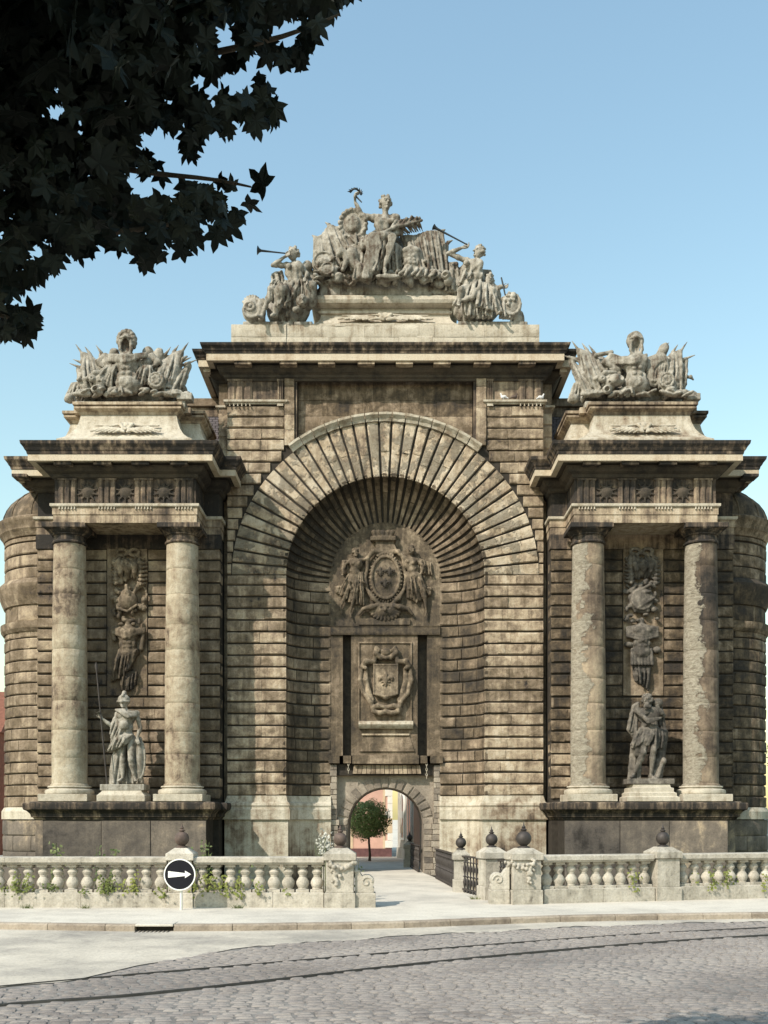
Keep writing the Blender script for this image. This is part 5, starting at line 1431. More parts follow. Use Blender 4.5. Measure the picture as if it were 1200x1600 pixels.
G = view(960, 1060, 7.62, 34.25)
S = Sculpt((7.4, -2.15, 2.45), (9.75, -.65, 6.2), .016)
nk, ch, ws, pv_ = G(410, 350, 0), G(410, 440, .02), G(420, 570, .03), G(430, 680, .05)
sL, sR = G(270, 390, -.06), G(545, 400, .02)
torso(S, nk, ch, ws, pv_, sL, sR, H*1.08, True, (-.2, -1, 0))
head(S, G(375, 265, -.12), H*1.08, (-.55, -.85, -.12), (0, 0, 1), 'curly')
for i in range(14): S.ell(G(RNG.uniform(335, 395), RNG.uniform(310, 350), -.30), (.05, .05, .06), .02)     # beard
arm(S, sL, G(370, 520, -.36), G(520, 480, -.42), H*1.1, (1, 0, .3), (0, -1, 0), .6)
arm(S, sR, G(560, 450, -.25), G(490, 380, -.40), H*1.05, (-.4, 0, .9), (0, -1, 0), .6)
leg(S, G(360, 700, .02), G(325, 890, -.22), G(225, 1150, -.02), H*1.05, (-.5, -.9, -.05))
leg(S, G(480, 700, .05), G(445, 860, -.25), G(430, 1160, -.08), H*1.05, (.3, -1, -.05))
S.cloth([G(300, 600, -.15), G(450, 620, -.25)], [G(200, 790, -.1), G(380, 790, -.25)], 8, .06, 0, .045, .04, .08)
S.cloth([G(280, 690, -.1), G(420, 640, -.25)], [G(210, 820, -.1), G(340, 800, -.25)], 6, .06, 0, .045, .06, .08)
S.cloth([G(480, 600, -.2), G(600, 620, .0)], [G(460, 840, -.22), G(600, 800, .05)], 7, .06, 0, .05, .03, .08)
S.cloth([G(240, 330, .1), G(300, 290, .15)], [G(180, 600, .1), G(250, 700, .05)], 5, .08, 0, .06, 0, .09)
S.cloth([G(460, 280, .1), G(570, 320, .12)], [G(540, 560, .05), G(610, 640, .1)], 6, .075, 0, .06, 0, .09)
S.ell(G(520, 290, .02), (.16, .16, .16), .05)
S.chain([G(570, 960, -.15), G(500, 1180, -.15)], [.05, .07], .03); S.ell(G(572, 985, -.17), (.09, .09, .11), .04)        # club
S.chain([G(600, 650, .1), G(540, 1000, .15), G(500, 1180, .15)], [.14, .2, .24], .08)
S.cloth([G(230, 800, .12), G(330, 860, .12)], [G(190, 1190, .1), G(310, 1190, .12)], 5, .08, 0, .06, 0, .08)
S.ell(G(270, 830, .0), (.14, .14, .3), .06)
S.box(G(410, 1230, .05), (.75, .45, .09), .02, .03)
S.grain(.006, 12)
V, Q = S.mesh()
herc = empty('hero_statue', (G(410, 1430)[0], -1.72, 2.53), 'bearded bare-chested stone hero with folded arms between the right pavilion columns', 'statue', 'statues standing on the podiums')
obj('figure', V, Q.tolist(), M['bronze'], herc, smooth=True)
cx = G(410, 1400)[0]; m_ = MB()
m_.mould([(cx-.6, -1.25), (cx-.6, -2.1), (cx+.6, -2.1), (cx+.6, -1.25)], [(-.3, 2.53), (.26, 2.53), (.26, 2.66), (.18, 2.70), (.18, 2.80), (.10, 2.84), (.10, 2.96), (.02, 2.99), (0, 3.10), (-.5, 3.11)])
m_.build('statue_base', M['pale'], herc, True, 30)

# ---------------------------------------------------------------- hanging trophies carved in the sunk panels (parts of the gate)
def hanging(s):
    Q_ = view(150, 840, 6.154, 35.3) if s < 0 else view(950, 840, 6.154, 35.3)
    P = (lambda x, y, dy=0: Q_(x, y, dy)) if s < 0 else (lambda x, y, dy=0: Q_(x+10, y-10, dy))
    x0, x1 = sorted((s*8.1, s*9.52))
    S = Sculpt((x0-.1, YW-.62, 6.3), (x1+.1, YW+.12, 11.3), .022)
    yb = YW-.02
    def at(x, y, o): p = P(x, y); p[1] = yb-o; return p
    # ribbon bow
    for q in (-1, 1): S.ring(at(310+q*60, 145, .10), .13, .05, 'y', .03, sx=1.3, sz=.8); S.chain([at(310+q*90, 180, .1), at(310+q*150, 210, .08), at(310+q*120, 260, .06)], .04, .03)
    S.ell(at(310, 150, .12), (.09, .08, .09), .03)
    # crumpled banner and quivers
    for i in range(7): S.chain([at(200+36*i, 205+RNG.uniform(-25, 15), .12), at(190+40*i, 270+RNG.uniform(-20, 20), .34 if i % 2 else .22), at(215+34*i, 330+RNG.uniform(-20, 20), .30 if i % 2 else .16), at(230+28*i, 400+RNG.uniform(-20, 20), .10)], [.05, .10, .08, .04], .02)
    m = at(310, 290, .30); S.ell(m, (.20, .16, .18), .03); S.ell(m+v3(-.08, -.13, .04), (.035, .05, .03), .01, cut=True); S.ell(m+v3(.08, -.13, .04), (.035, .05, .03), .01, cut=True)
    for i in range(6): S.chain([at(150, 260+34*i, .08), at(200, 280+34*i, .24), at(240, 250+34*i, .12)], [.03, .065, .03], .012)
    for i in range(6): S.chain([at(490, 240+40*i, .08), at(440, 260+40*i, .24), at(400, 230+40*i, .12)], [.03, .065, .03], .012)
    S.chain([at(170, 700, .08), at(470, 440, .10)], .05, .03); S.chain([at(460, 700, .08), at(170, 470, .08)], .05, .03)
    # helmet / shield
    c = at(310, 610, .08)
    if s < 0:
        S.ell(c, (.33, .28, .34), .03); S.ell(c+v3(0, -.05, .25), (.14, .2, .16), .05); S.chain([at(300, 470, .2), at(310, 540, .3), at(330, 560, .3)], .06, .04)
        S.chain([at(220, 690, .2), at(320, 720, .3), at(400, 660, .25)], .05, .03); S.ring(at(430, 560, .12), .22, .04, 'y', .03, sz=1.5)
    else:
        S.ell(c, (.42, .22, .46), .03, frame((.3, 0, 1), (0, -1, 0))); S.ring(c+v3(0, -.12, 0), .34, .045, 'y', .02)
        S.chain([at(270, 690, .22), at(420, 600, .28)], .05, .03); S.chain([at(250, 560, .2), at(380, 540, .28)], .05, .03); S.chain([at(270, 530, .2), at(390, 470, .25), at(430, 490, .2)], .05, .03)
    for i in range(34): S.ell(at(RNG.uniform(150, 470), RNG.uniform(420, 830), .12), RNG.uniform(.05, .11, 3), .02)
    # hanging cuirass
    torso(S, at(310, 850, .08), at(310, 930, .10), at(310, 1030, .10), at(310, 1110, .08), at(200, 890, .08), at(420, 890, .08), .46, True)
    if s < 0:
        for i in range(4): S.chain([at(160, 870+16*i, .15), at(300, 930+14*i, .34), at(470, 880+10*i, .15)], .05, .03)
        for q in (-1, 1): S.ell(at(310+q*60, 840, .22), (.09, .08, .06), .02)
        S.cloth([at(220, 1080, .15), at(400, 1080, .15)], [at(150, 1380, .06), at(280, 1330, .1), at(400, 1120, .08)], 9, .05, 0, .04, .10, .06)
        S.chain([at(400, 1100, .15), at(320, 1260, .2), at(150, 1385, .06)], [.06, .07, .03], .04)
        S.cloth([at(260, 1290, .08), at(390, 1290, .08)], [at(240, 1480, .06), at(300, 1500, .06), at(380, 1410, .06)], 6, .05, 0, .04, .05, .06)
        S.chain([at(160, 900, .1), at(180, 980, .1)], .08, .04); S.chain([at(460, 900, .1), at(440, 1070, .1)], .08, .04)
    else:
        for i in range(5): S.chain([at(170, 880+20*i, .15), at(310, 900+26*i, .32), at(460, 880+20*i, .15)], .05, .03)
        for i in range(7): S.chain([at(220+30*i, 1090, .14), at(215+32*i, 1230, .18)], [.06, .06], .02)
        S.ell(at(190, 1040, .08), (.16, .12, .1), .03); S.ell(at(460, 1090, .08), (.14, .12, .12), .03)
        S.cloth([at(230, 1230, .08), at(400, 1250, .08)], [at(260, 1380, .08), at(380, 1470, .06)], 6, .06, 0, .04, .06, .06)
    S.grain(.010, 10); S.back(YW+.03)
    S.build('hanging_trophy', M['relief'] if s < 0 else M['bronze'], PAV[s])
for s in (-1, 1): hanging(s)

# ---------------------------------------------------------------- royal arms in the lunette and cartouche below
def fleur(S, c, k, o=.0):
    S.chain([c+v3(0, -o, -.02*k), c+v3(0, -o, .22*k), c+v3(0, -o, .36*k)], [.07*k, .085*k, .02*k], .02*k)
    for q in (-1, 1): S.chain([c+v3(0, -o, -.02*k), c+v3(q*.13*k, -o, .14*k), c+v3(q*.24*k, -o, .13*k), c+v3(q*.24*k, -o, .04*k)], [.05*k, .06*k, .055*k, .035*k], .015*k)
    S.chain([c+v3(-.15*k, -o, -.02*k), c+v3(.15*k, -o, -.02*k)], .035*k, .01)
    S.chain([c+v3(0, -o, -.04*k), c+v3(0, -o, -.20*k)], [.06*k, .02*k], .02*k)
    for q in (-1, 1): S.chain([c+v3(0, -o, -.04*k), c+v3(q*.13*k, -o, -.15*k)], [.04*k, .02*k], .015*k)
Lf = view(510, 820, 6.316, 36+DN)
yb = DN+.02
def L(x, y, o=0.0): p = Lf(x, y); p[1] = yb-o; return p
S = Sculpt((-2.05, DN-.75, 9.0), (2.05, DN+.1, 12.75), .022)
c = L(585, 530); S.ell(c, (.62, .22, .92), .03); S.ell(c+v3(0, -.22, 0), (.46, .10, .72), .02, cut=True); S.ell(c+v3(0, -.06, 0), (.42, .16, .68), .02)
S.ring(c+v3(0, -.18, .0), .50, .055, 'y', .02, 26, sz=1.5)
for i in range(40): t = 2*math.pi*i/40; S.ell(c+v3(.58*math.cos(t), -.17, .86*math.sin(t)), (.035, .05, .035), .01)
for q in (-1, 1):
    S.chain([c+v3(q*.15, -.12, .95), c+v3(q*.45, -.18, .92), c+v3(q*.64, -.16, .70), c+v3(q*.66, -.1, .3), c+v3(q*.74, -.1, .0), c+v3(q*.66, -.1, -.4), c+v3(q*.45, -.16, -.75), c+v3(q*.2, -.12, -.95)], [.06, .09, .08, .06, .07, .06, .09, .06], .03)
    S.chain([c+v3(q*.25, -.16, -1.0), c+v3(q*.5, -.2, -1.05), c+v3(q*.8, -.14, -1.12), c+v3(q*.95, -.1, -1.3)], [.08, .1, .07, .05], .03)
S.ell(L(580, 845, .06), (.42, .22, .28), .04)
for i in range(13): t = math.pi+math.pi*i/12; S.chain([L(580, 840, .15), L(580, 840, .1)+v3(.55*math.cos(t), 0, .38*math.sin(t))], [.1, .05], .02)
for q in (-1, 1): S.ell(L(580+q*35, 830, .27), (.05, .06, .05), .01, cut=True)
S.chain([L(580, 830, .26), L(580, 855, .3)], .05, .02)
# crown over the shield
S.box(L(560, 150, .12), (.46, .16, .08), .03, .03); 
for q in (-2, -1, 0, 1, 2): S.chain([L(560+q*36, 135, .16), L(560+q*46, 85, .18)], [.07, .09], .03)
S.box(L(575, 230, .05), (.33, .12, .34), .05, .05)
# two genii
def genius(S, q, pts, H):
    nk, ch, ws, pv_ = L(*pts['neck'], .16), L(*pts['chest'], .17), L(*pts['waist'], .16), L(*pts['hip'], .14)
    torso(S, nk, ch, ws, pv_, L(*pts['sa'], .16), L(*pts['sb'], .16), H*.85, False, (0, -1, 0), True)
    head(S, L(*pts['head'], .2), H, (q*.5, -.9, -.1), (0, 0, 1), 'curly')
    for a in pts['arms']: arm(S, L(*a[0], .16), L(*a[1], .2), L(*a[2], .16), H*.8)
    for a in pts['legs']: leg(S, L(*a[0], .12), L(*a[1], .22), L(*a[2], .10), H*.85, (q*.3, -.3, -1))
genius(S, 1, dict(head=(285, 290), neck=(290, 340), chest=(295, 400), waist=(280, 470), hip=(265, 540), sa=(240, 360), sb=(345, 355),
    arms=[((345, 355), (400, 350), (450, 310)), ((240, 360), (190, 400), (170, 470))], legs=[((240, 560), (220, 640), (140, 820)), ((290, 560), (290, 680), (235, 870))]), .34)
genius(S, -1, dict(head=(835, 265), neck=(830, 320), chest=(830, 390), waist=(850, 450), hip=(870, 510), sa=(780, 340), sb=(890, 360),
    arms=[((780, 340), (720, 310), (680, 240)), ((890, 360), (960, 420), (930, 500))], legs=[((860, 530), (830, 640), (900, 720)), ((900, 540), (960, 660), (985, 860))]), .34)
S.cloth([L(220, 500, .2), L(360, 480, .2)], [L(120, 680, .1), L(220, 760, .1), L(370, 800, .08)], 10, .045, 0, .04, .06, .06)
S.cloth([L(210, 520, .2), L(350, 560, .2)], [L(250, 700, .15), L(400, 600, .15)], 6, .045, 0, .04, .04, .05)
S.cloth([L(800, 490, .2), L(920, 500, .2)], [L(800, 720, .12), L(900, 760, .1), L(1010, 690, .08)], 10, .05, 0, .04, .06, .06)
S.cloth([L(160, 360, .1), L(240, 360, .1)], [L(150, 480, .06), L(220, 480, .1)], 5, .05, 0, .03, 0, .05)
S.cloth([L(900, 330, .1), L(1030, 380, .06)], [L(900, 470, .1), L(1040, 500, .06)], 6, .05, 0, .03, 0, .05)
for i in range(10): S.ell(L(RNG.uniform(920, 1030), RNG.uniform(600, 700), .08), RNG.uniform(.05, .12, 3), .03)
for i in range(8): S.ell(L(RNG.uniform(100, 190), RNG.uniform(620, 720), .06), RNG.uniform(.05, .1, 3), .03)
S.grain(.008, 12); S.back(DN+.06)
S.build('royal_arms', M['relief'], bk)
for q in ((535, 488), (625, 488), (580, 600)):
    p_ = L(*q, 0); Sf = Sculpt(p_-v3(.3, .35, .3), p_+v3(.3, .05, .35), .012); fleur(Sf, p_, .62, .24); Sf.build('fleur_de_lis', M['soffit'], bk)
K_ = view(480, 780, 3.477, 36+DN)
def L2(x, y, o=0.0): p = K_(x, y); p[1] = DN+.02-o; return p
S = Sculpt((-1.15, DN-.5, 5.0), (1.15, DN+.1, 8.5), .022)
c = L2(427, 985); S.box(c+v3(0, -.10, 0), (.44, .08, .54), .04, .03); S.chain([c+v3(-.3, -.1, -.5), c+v3(0, -.1, -.62), c+v3(.3, -.1, -.5)], .08, .05)
for (xa, ya), (xb, yb_) in (((-.42, .54), (.42, .54)), ((-.42, .54), (-.42, -.5)), ((.42, .54), (.42, -.5)), ((-.42, -.5), (0, -.6)), ((.42, -.5), (0, -.6))): S.cap(c+v3(xa, -.17, ya), c+v3(xb, -.17, yb_), .035, .035, .015)
fleur(S, c+v3(0, 0, -.05), .92, .20)
for q in (-1, 1):
    m = lambda x, z, o: c+v3(q*x, -o, z)
    S.chain([m(.18, .80, .14), m(.36, .95, .18), m(.34, 1.15, .14), m(.24, 1.05, .18)], [.09, .10, .07, .07], .03)
    S.chain([m(.36, .95, .14), m(.42, .66, .14), m(.72, .66, .18), m(.84, .50, .14), m(.72, .42, .18)], [.07, .08, .1, .08, .07], .03)
    S.chain([m(.86, .48, .1), m(.92, .0, .12), m(.80, -.45, .12), m(.52, -.80, .14), m(.46, -1.05, .12)], [.06, .09, .08, .09, .06], .03)
    S.chain([m(.70, .40, .06), m(.72, .0, .08), m(.62, -.4, .08), m(.46, -.7, .08)], [.08, .1, .1, .06], .05)
    S.chain([m(.0, -.98, .14), m(.28, -.92, .18), m(.46, -.98, .16), m(.44, -1.12, .16), m(.22, -1.18, .16), m(0, -1.12, .14)], [.07, .09, .08, .08, .09, .08], .03)
S.ell(c+v3(0, -.12, 1.0), (.2, .14, .15), .04); S.chain([c+v3(-.16, -.16, .82), c+v3(0, -.2, .78), c+v3(.16, -.16, .82)], .06, .03)
S.grain(.005, 12); S.back(DN+.06)
S.build('cartouche', M['relief'], bk)
# palmette reliefs on the flared pedestals and on the central pedestal
def palmette(parent, cx, y, zc, w, h, tilt, mat):
    S = Sculpt((cx-w-.1, y-.55, zc-h-.2), (cx+w+.1, y+.3, zc+h+.2), .022)
    P = lambda x, z, o=0.0: v3(cx+x, y-o-tilt*(zc+h-(zc+z))/1.0, zc+z)
    for q in (-1, 1):
        S.chain([P(q*.1, h*.8), P(q*.45*w, h*.55), P(q*.9*w, h*.62)], [.05, .035, .03], .02)
        for i in range(6):
            x = .12+.13*i; S.chain([P(q*.05, -h*.5), P(q*x*w*.8, -h*.1+.06*i*.3, .03), P(q*(x+.22)*w, -h*(.75-.04*i)+.02, .02)], [.03, .045, .025], .015)
        S.chain([P(q*.08, -h*.2), P(q*.6*w, .12*h), P(q*w, -.2*h)], [.04, .03, .02], .02)
        S.chain([P(0, h*.9, .04), P(q*.2, h*.6, .08), P(q*.12, h*.2, .06), P(0, -h*.1, .04)], [.05, .06, .05, .04], .02)
    S.ell(P(0, h*.45, .02), (.12, .08, .12), .03)
    S.build('palmette_relief', mat, parent)
for s in (-1, 1):
    palmette(PAV[s], s*8.48, -1.86, 14.72, 1.15, .26, .75, M['pale'])
palmette(mid, .0, .02, 19.30, 1.65, .18, .6, M['pale'])
# ------------------------------------------------------------------ balustrades
def basis(p0, p1):
    a, b = Vector((*p0, 0)), Vector((*p1, 0)); t = (b-a).normalized(); n = Vector((-t.y, t.x, 0))   # n points back, away from the street
    return a, t, n, (b-a).length
def place(mb, a, t, n, du=0.0):
    mb.v = [tuple(a+t*(x+du)+n*y+Vector((0, 0, z))) for x, y, z in mb.v]; return mb
def baluster_mesh():
    mb = MB(); z0 = .335; prof = [(.10, .06), (.115, .075), (.105, .09), (.125, .13), (.148, .19), (.143, .24), (.11, .30), (.075, .345), (.082, .36), (.078, .375), (.108, .42), (.12, .455), (.10, .50), (.068, .535), (.088, .548), (.09, .565)]
    mb.lathe(0, 0, [(r, z0+z) for r, z in prof], 16)
    mb.box(-.145, .145, -.145, .145, z0-.01, z0+.062, .008); mb.box(-.115, .115, -.115, .115, z0+.563, z0+.622, .006)
    c = np.array([0, 0, z0])
    me = mesh_from('baluster', [tuple(np.array(v)-c) for v in mb.v], mb.f, M['balus'], True, 35)
    return me
BAL = baluster_mesh()
def balustrade(p0, p1, n, label):
    a, t, nr, L = basis(p0, p1)
    e = empty('balustrade', a+t*(L/2), label, 'balustrade', 'stone balustrade runs along the pavement')
    mb = MB(); cuts = split(0, L, 1.1, 1.9)
    for x0, x1 in zip(cuts[:-1], cuts[1:]):
        mb = MB(); mb.box(x0+.004, x1-.004, -.25, .25, -.05, .335, .012); mb.build
        place(mb, a, t, nr).build('plinth_block', M['balus'], e)
    for x0, x1 in zip(cuts[:-1], cuts[1:]):
        mb = MB(); mb.mould([(x0+.003, 0), (x1-.003, 0)], [(-.20, .957), (.18, .957), (.20, .975), (.20, 1.0), (.235, 1.01), (.235, 1.105), (.21, 1.125), (-.21, 1.13), (-.235, 1.105), (-.235, 1.0), (-.20, .975), (-.20, .957)])
        place(mb, a, t, nr).build('rail_block', M['balus'], e)
    for k in range(n):
        o = bpy.data.objects.new('baluster', BAL); scene.collection.objects.link(o); o.parent = e
        p = a+t*(L*(k+.5)/n); o.location = Vector((p.x, p.y, .335))-wloc(e); o.rotation_euler = (0, 0, math.atan2(t.y, t.x)+random.uniform(-.03, .03))
    return e
YB = -12.55
balustrade((-9.9, YB), (-4.90, YB), 15, 'long ivy-grown stone balustrade running out of frame at the far left')
balustrade((-4.30, YB), (-1.38, YB), 9, 'stone balustrade between the arrow sign and the garlanded left end pier')
tr = Vector((5.96, 1.7)).normalized()
def RP(u): return (3.62+tr.x*u, -11.56+tr.y*u)
balustrade(RP(.02), RP(2.93), 9, 'stone balustrade between the scrolled right end pier and the next pier')
balustrade(RP(3.65), RP(9.4), 17, 'ivy-tufted stone balustrade running out of frame at the far right')

def finial(parent_label, x, y, z, r, mat, group='iron ball finials on the balustrade piers', spike=True):
    e = empty('ball_finial', (x, y, z), parent_label, 'finial', group)
    mb = MB(); mb.lathe(x, y, [(r*.85, z), (r*.8, z+.03), (r*.45, z+.05)]+[(r*math.sin(t), z+.05+r*.95-r*math.cos(t)) for t in np.linspace(.5, math.pi-.25, 12)]+[(r*.28, z+.05+r*1.95)], 20)
    ball = mb.build('ball', mat, e, True, 50)
    if spike:
        mb = MB(); zz = z+.04+r*1.95; mb.lathe(x, y, [(r*.25, zz), (r*.42, zz+r*.15), (r*.42, zz+r*.25), (r*.2, zz+r*.4), (r*.28, zz+r*.55), (r*.12, zz+r*.75), (.004, zz+r*1.25)], 12); mb.build('spike', mat, e, True, 50)
    return e
def pier(label, x, y, w, d, h, ang=0.0, group='stone piers of the balustrade', cap='flat'):
    e = empty('balustrade_pier', (x, y, 0), label, 'pier', group)
    def B_(mb): mb.v = [tuple(Matrix.Rotation(ang, 3, 'Z') @ Vector((vx, vy, 0)) + Vector((x, y, vz))) for vx, vy, vz in mb.v]; return mb
    mb = MB(); mb.box(-w/2-.035, w/2+.035, -d/2-.035, d/2+.035, -.05, .33, .012); B_(mb).build('plinth', M['balus'], e)
    mb = MB(); mb.box(-w/2, w/2, -d/2, d/2, .33, h-.28, .008); B_(mb).build('shaft', M['balus'], e)
    pl = [(-w/2, d/2), (-w/2, -d/2), (w/2, -d/2), (w/2, d/2), (-w/2, d/2+.0)]
    mb = MB(); mb.box(-w/2-.05, w/2+.05, -d/2-.05, d/2+.05, h-.28, h-.11, .016)
    s1, s2 = w/2+.03, w/2*.55; q1, q2 = d/2+.03, d/2*.55
    V = [(-s1, -q1, h-.112), (s1, -q1, h-.112), (s1, q1, h-.112), (-s1, q1, h-.112), (-s2, -q2, h), (s2, -q2, h), (s2, q2, h), (-s2, q2, h)]
    mb.add(V, [(0, 1, 5, 4), (1, 2, 6, 5), (2, 3, 7, 6), (3, 0, 4, 7), (4, 5, 6, 7)])
    B_(mb).build('cap', M['balus'], e)
    return e
pier('plain stone pier standing right behind the round arrow sign', -4.60, YB, .52, .50, 1.33)
finial('black iron ball finial with spike above the round arrow sign', -4.60, YB, 1.33, .165, M['rustiron'])
ep = pier('left end pier of the balustrade, hung with a carved garland beside the path', -1.02, YB, .62, .58, 1.33)
finial('brown rusty ball finial on the garlanded left end pier', -1.02, YB, 1.33, .155, M['rustiron'], spike=True)
ang = math.atan2(tr.y, tr.x)
mp = pier('right end pier of the balustrade with carved garland and big scroll', 3.25, -11.66, .66, .58, 1.30, ang*.6)
finial('black ball finial on the scrolled right end pier, tallest of those right of the path', 3.25, -11.66, 1.30, .18, M['iron'])
pm = RP(3.29); pier('plain stone pier in the middle of the right balustrade', pm[0], pm[1], .60, .54, 1.30, ang)
finial('dark ball finial on the plain pier before the right podium', pm[0], pm[1], 1.30, .165, M['iron'])
pier('middle one of the three stone piers lining the right side of the path', 2.62, -10.45, .50, .5, 1.28, ang)
finial('dark ball finial on the middle pier lining the right side of the path', 2.62, -10.45, 1.28, .15, M['iron'])
pier('slim farthest stone pier lining the right side of the path', 2.05, -7.9, .36, .36, 1.14, 0)
finial('smallest dark ball finial, on the slim pier nearest the gateway', 2.05, -7.9, 1.14, .145, M['iron'])
pier('small pale stone pier seen through the gateway at the end of the railing', .98, 5.6, .42, .42, 1.02, 0)
finial('tiny dark ball finial seen through the gateway', .98, 5.6, 1.02, .12, M['iron'])
pier('stone pier hidden behind the garlanded left end pier', -1.36, -10.6, .40, .40, 1.14, 0)

# garlands and scroll brackets on the two end piers
def garland(e, x, y, w, side, face=-1):
    S = Sculpt((x-w/2-.25, y-.55, .45), (x+w/2+.30, y+.35, 1.25), .016)
    yf = y-.30
    for a, b, n in (((x-side*.22, yf, 1.02), (x+side*.34, yf-.02, 1.02), 26),):
        for i in range(n):
            t = i/(n-1); p = v3(a[0]+(b[0]-a[0])*t, yf-.02, 1.02-.16*math.sin(math.pi*t)); S.ell(p+RNG.normal(0, .028, 3), np.full(3, RNG.uniform(.03, .055)), .015)
    for i in range(34):
        t = RNG.uniform(0, 1); S.ell(v3(x-side*.10+RNG.normal(0, .07*(1-t*.6)), yf-.01+RNG.normal(0, .015), 1.0-.50*t), np.full(3, RNG.uniform(.025, .05)), .015)
    for i in range(26):
        t = RNG.uniform(0, 1); S.ell(v3(x+side*.33+RNG.normal(0, .05), y-.22+.3*t, .98-.22*math.sin(math.pi*t)+RNG.normal(0, .04)), np.full(3, RNG.uniform(.03, .055)), .015)
    S.build('garland', M['balus'], e)
    mb = MB(); x0 = x+side*(w/2+.03)                                # scroll bracket beside the pier
    poly = [(x0, .33), (x0+side*.42, .33), (x0+side*.43, .42)]
    poly += [(x0+side*(.26+.17*math.cos(t)), .56+.17*math.sin(t)) for t in np.linspace(-.6, 2.2, 10)]
    poly += [(x0+side*.09, .80), (x0, .86)]
    if side < 0: poly = poly[::-1]
    mb.prism_y(poly, y-.2, y+.2); mb.build('scroll', M['balus'], e, True, 30)
    mb = MB(); mb.tube([(x0+side*(.26+.13*(1-k/20)*math.cos(.45*k)), y-.205, .57+.13*(1-k/20)*math.sin(.45*k)) for k in range(18)], .022, 6); mb.build('volute', M['balus'], e, True)
    mb = MB(); xa, xb = sorted((x0, x0+side*.46)); mb.box(xa, xb, y-.24, y+.24, -.05, .325, .015); mb.build('scroll_base', M['balus'], e)
garland(ep, -1.02, YB, .62, 1); garland(mp, 3.25, -11.66, .66, -1)

# ------------------------------------------------------------------ iron railings along the bridge
def spindle():
    mb = MB(); mb.lathe(0, 0, [(.03, 0), (.045, .03), (.03, .06), (.02, .12), (.035, .20), (.05, .28), (.03, .36), (.02, .40), (.045, .43), (.02, .46), (.03, .55), (.05, .63), (.03, .72), (.018, .78), (.04, .81), (.018, .84), (.018, .95)], 10)
    return mesh_from('spindle', mb.v, mb.f, M['iron'], True, 50)
SPN = spindle()
def railing(p0, p1, n, label, group='iron railings beside the bridge path'):
    a, t, nr, L = basis(p0, p1); e = empty('iron_railing', a+t*(L/2), label, 'railing', group)
    for z0, z1, w in ((.07, .11, .04), (.95, .99, .05)):
        mb = MB(); mb.box(0, L, -w, w, z0, z1, .004); place(mb, a, t, nr).build('rail_bar', M['iron'], e)
    for k in range(n):
        o = bpy.data.objects.new('spindle', SPN); scene.collection.objects.link(o); o.parent = e
        p = a+t*(L*(k+.5)/n); o.location = Vector((p.x, p.y, .005))-wloc(e); o.rotation_euler = (0, 0, math.atan2(t.y, t.x))
railing((3.02, -11.42), (2.78, -10.72), 5, 'short iron railing between the scrolled pier and the middle pier')
railing((2.55, -10.16), (2.10, -8.10), 8, 'dark iron railing between the middle pier and the slim pier')
railing((2.02, -7.70), (1.66, -2.0), 22, 'long dark iron railing from the slim pier to the gateway')
railing((1.22, 1.6), (1.02, 5.35), 18, 'dark iron railing inside the gateway on its right side')
railing((-1.38, -10.38), (-1.66, -2.0), 40, 'iron railing along the left side of the bridge, behind the garlanded pier')

# ------------------------------------------------------------------ one-way sign
def sp(zx, zy, y=0.0):
    X, Y, Z = pt(200+zx/5.4545, 1270+zy/5.4545, 22.6); return (X, Y+y, Z)
cx, cy, cz = sp(441, 527)
sg = empty('traffic_sign', (cx, cy, 0), 'round dark sign with white rim and white arrow pointing right, on a pale post', 'traffic sign')
def disc(r0, r1, y0, y1, mat, name, par):
    mb = MB(); n = 48; V = []
    for r, y in ((r0, y0), (r1, y0), (r1, y1), (r0, y1)):
        for k in range(n): V.append((cx+r*math.cos(2*math.pi*k/n), cy+y, cz+r*math.sin(2*math.pi*k/n)))
    Fc = []
    for j in range(4):
        for k in range(n): Fc.append((j*n+(k+1) % n, j*n+k, ((j+1) % 4)*n+k, ((j+1) % 4)*n+(k+1) % n))
    mb.add(V, Fc); return mb.build(name, mat, par, True, 30)
rr = 135/5.4545*22.6/F
disc(.001, rr*.955, -.012, .012, M['signblack'], 'plate', sg)
disc(rr*.93, rr, -.022, .02, M['signwhite'], 'rim', sg)
poly = [(343, 497), (487, 514), (487, 493), (538, 523), (487, 556), (487, 538), (343, 553)]
mb = MB(); P = [sp(x, y) for x, y in reversed(poly)]; mb.prism_y([(p[0], p[2]) for p in P], cy-.017, cy-.0125); mb.build('arrow', M['signwhite'], sg)
mb = MB(); px_ = sp(449, 700)[0]; mb.tube([(px_, cy+.055, -.02), (px_, cy+.055, cz+.25)], .030, 12); mb.build('post', M['signpost'], sg, True, 40)
mb = MB(); mb.box(px_-.09, px_+.09, cy+.014, cy+.03, cz-.12, cz-.08); mb.build('bracket', M['signpost'], sg)
mb = MB(); mb.box(px_-.09, px_+.09, cy+.014, cy+.03, cz+.10, cz+.14); mb.build('bracket', M['signpost'], sg)

# ------------------------------------------------------------------ leaves
def leaf_shape(lobes=5, teeth=True):
    """outline of a plane / maple leaf, radius about .5, stalk at the origin side"""
    pts = []
    tips = [(-118, .42), (-58, .52), (0, .60), (58, .52), (118, .42)]
    for i, (a, r) in enumerate(tips):
        if i == 0: pts.append((-160, .20))
        if teeth: pts.append((a-17, r*.68))
        pts.append((a, r))
        if teeth: pts.append((a+17, r*.68))
        if i < 4: pts.append(((a+tips[i+1][0])/2, .27))
    pts.append((160, .20)); pts.append((180, .12))
    return [(r*math.sin(R(a)), r*math.cos(R(a))) for a, r in pts]
LEAF2 = leaf_shape()
def leaf_verts(size, bend):
    out = [(0, 0, 0)]
    for x, y in LEAF2: out.append((x*size, y*size, -bend*size*(x*x*2.2+y*y*.6)+.03*size*random.uniform(-1, 1)))
    return out
n_ = len(LEAF2); LEAF_F = [(0, 1+k, 1+(k+1) % n_) for k in range(n_)]
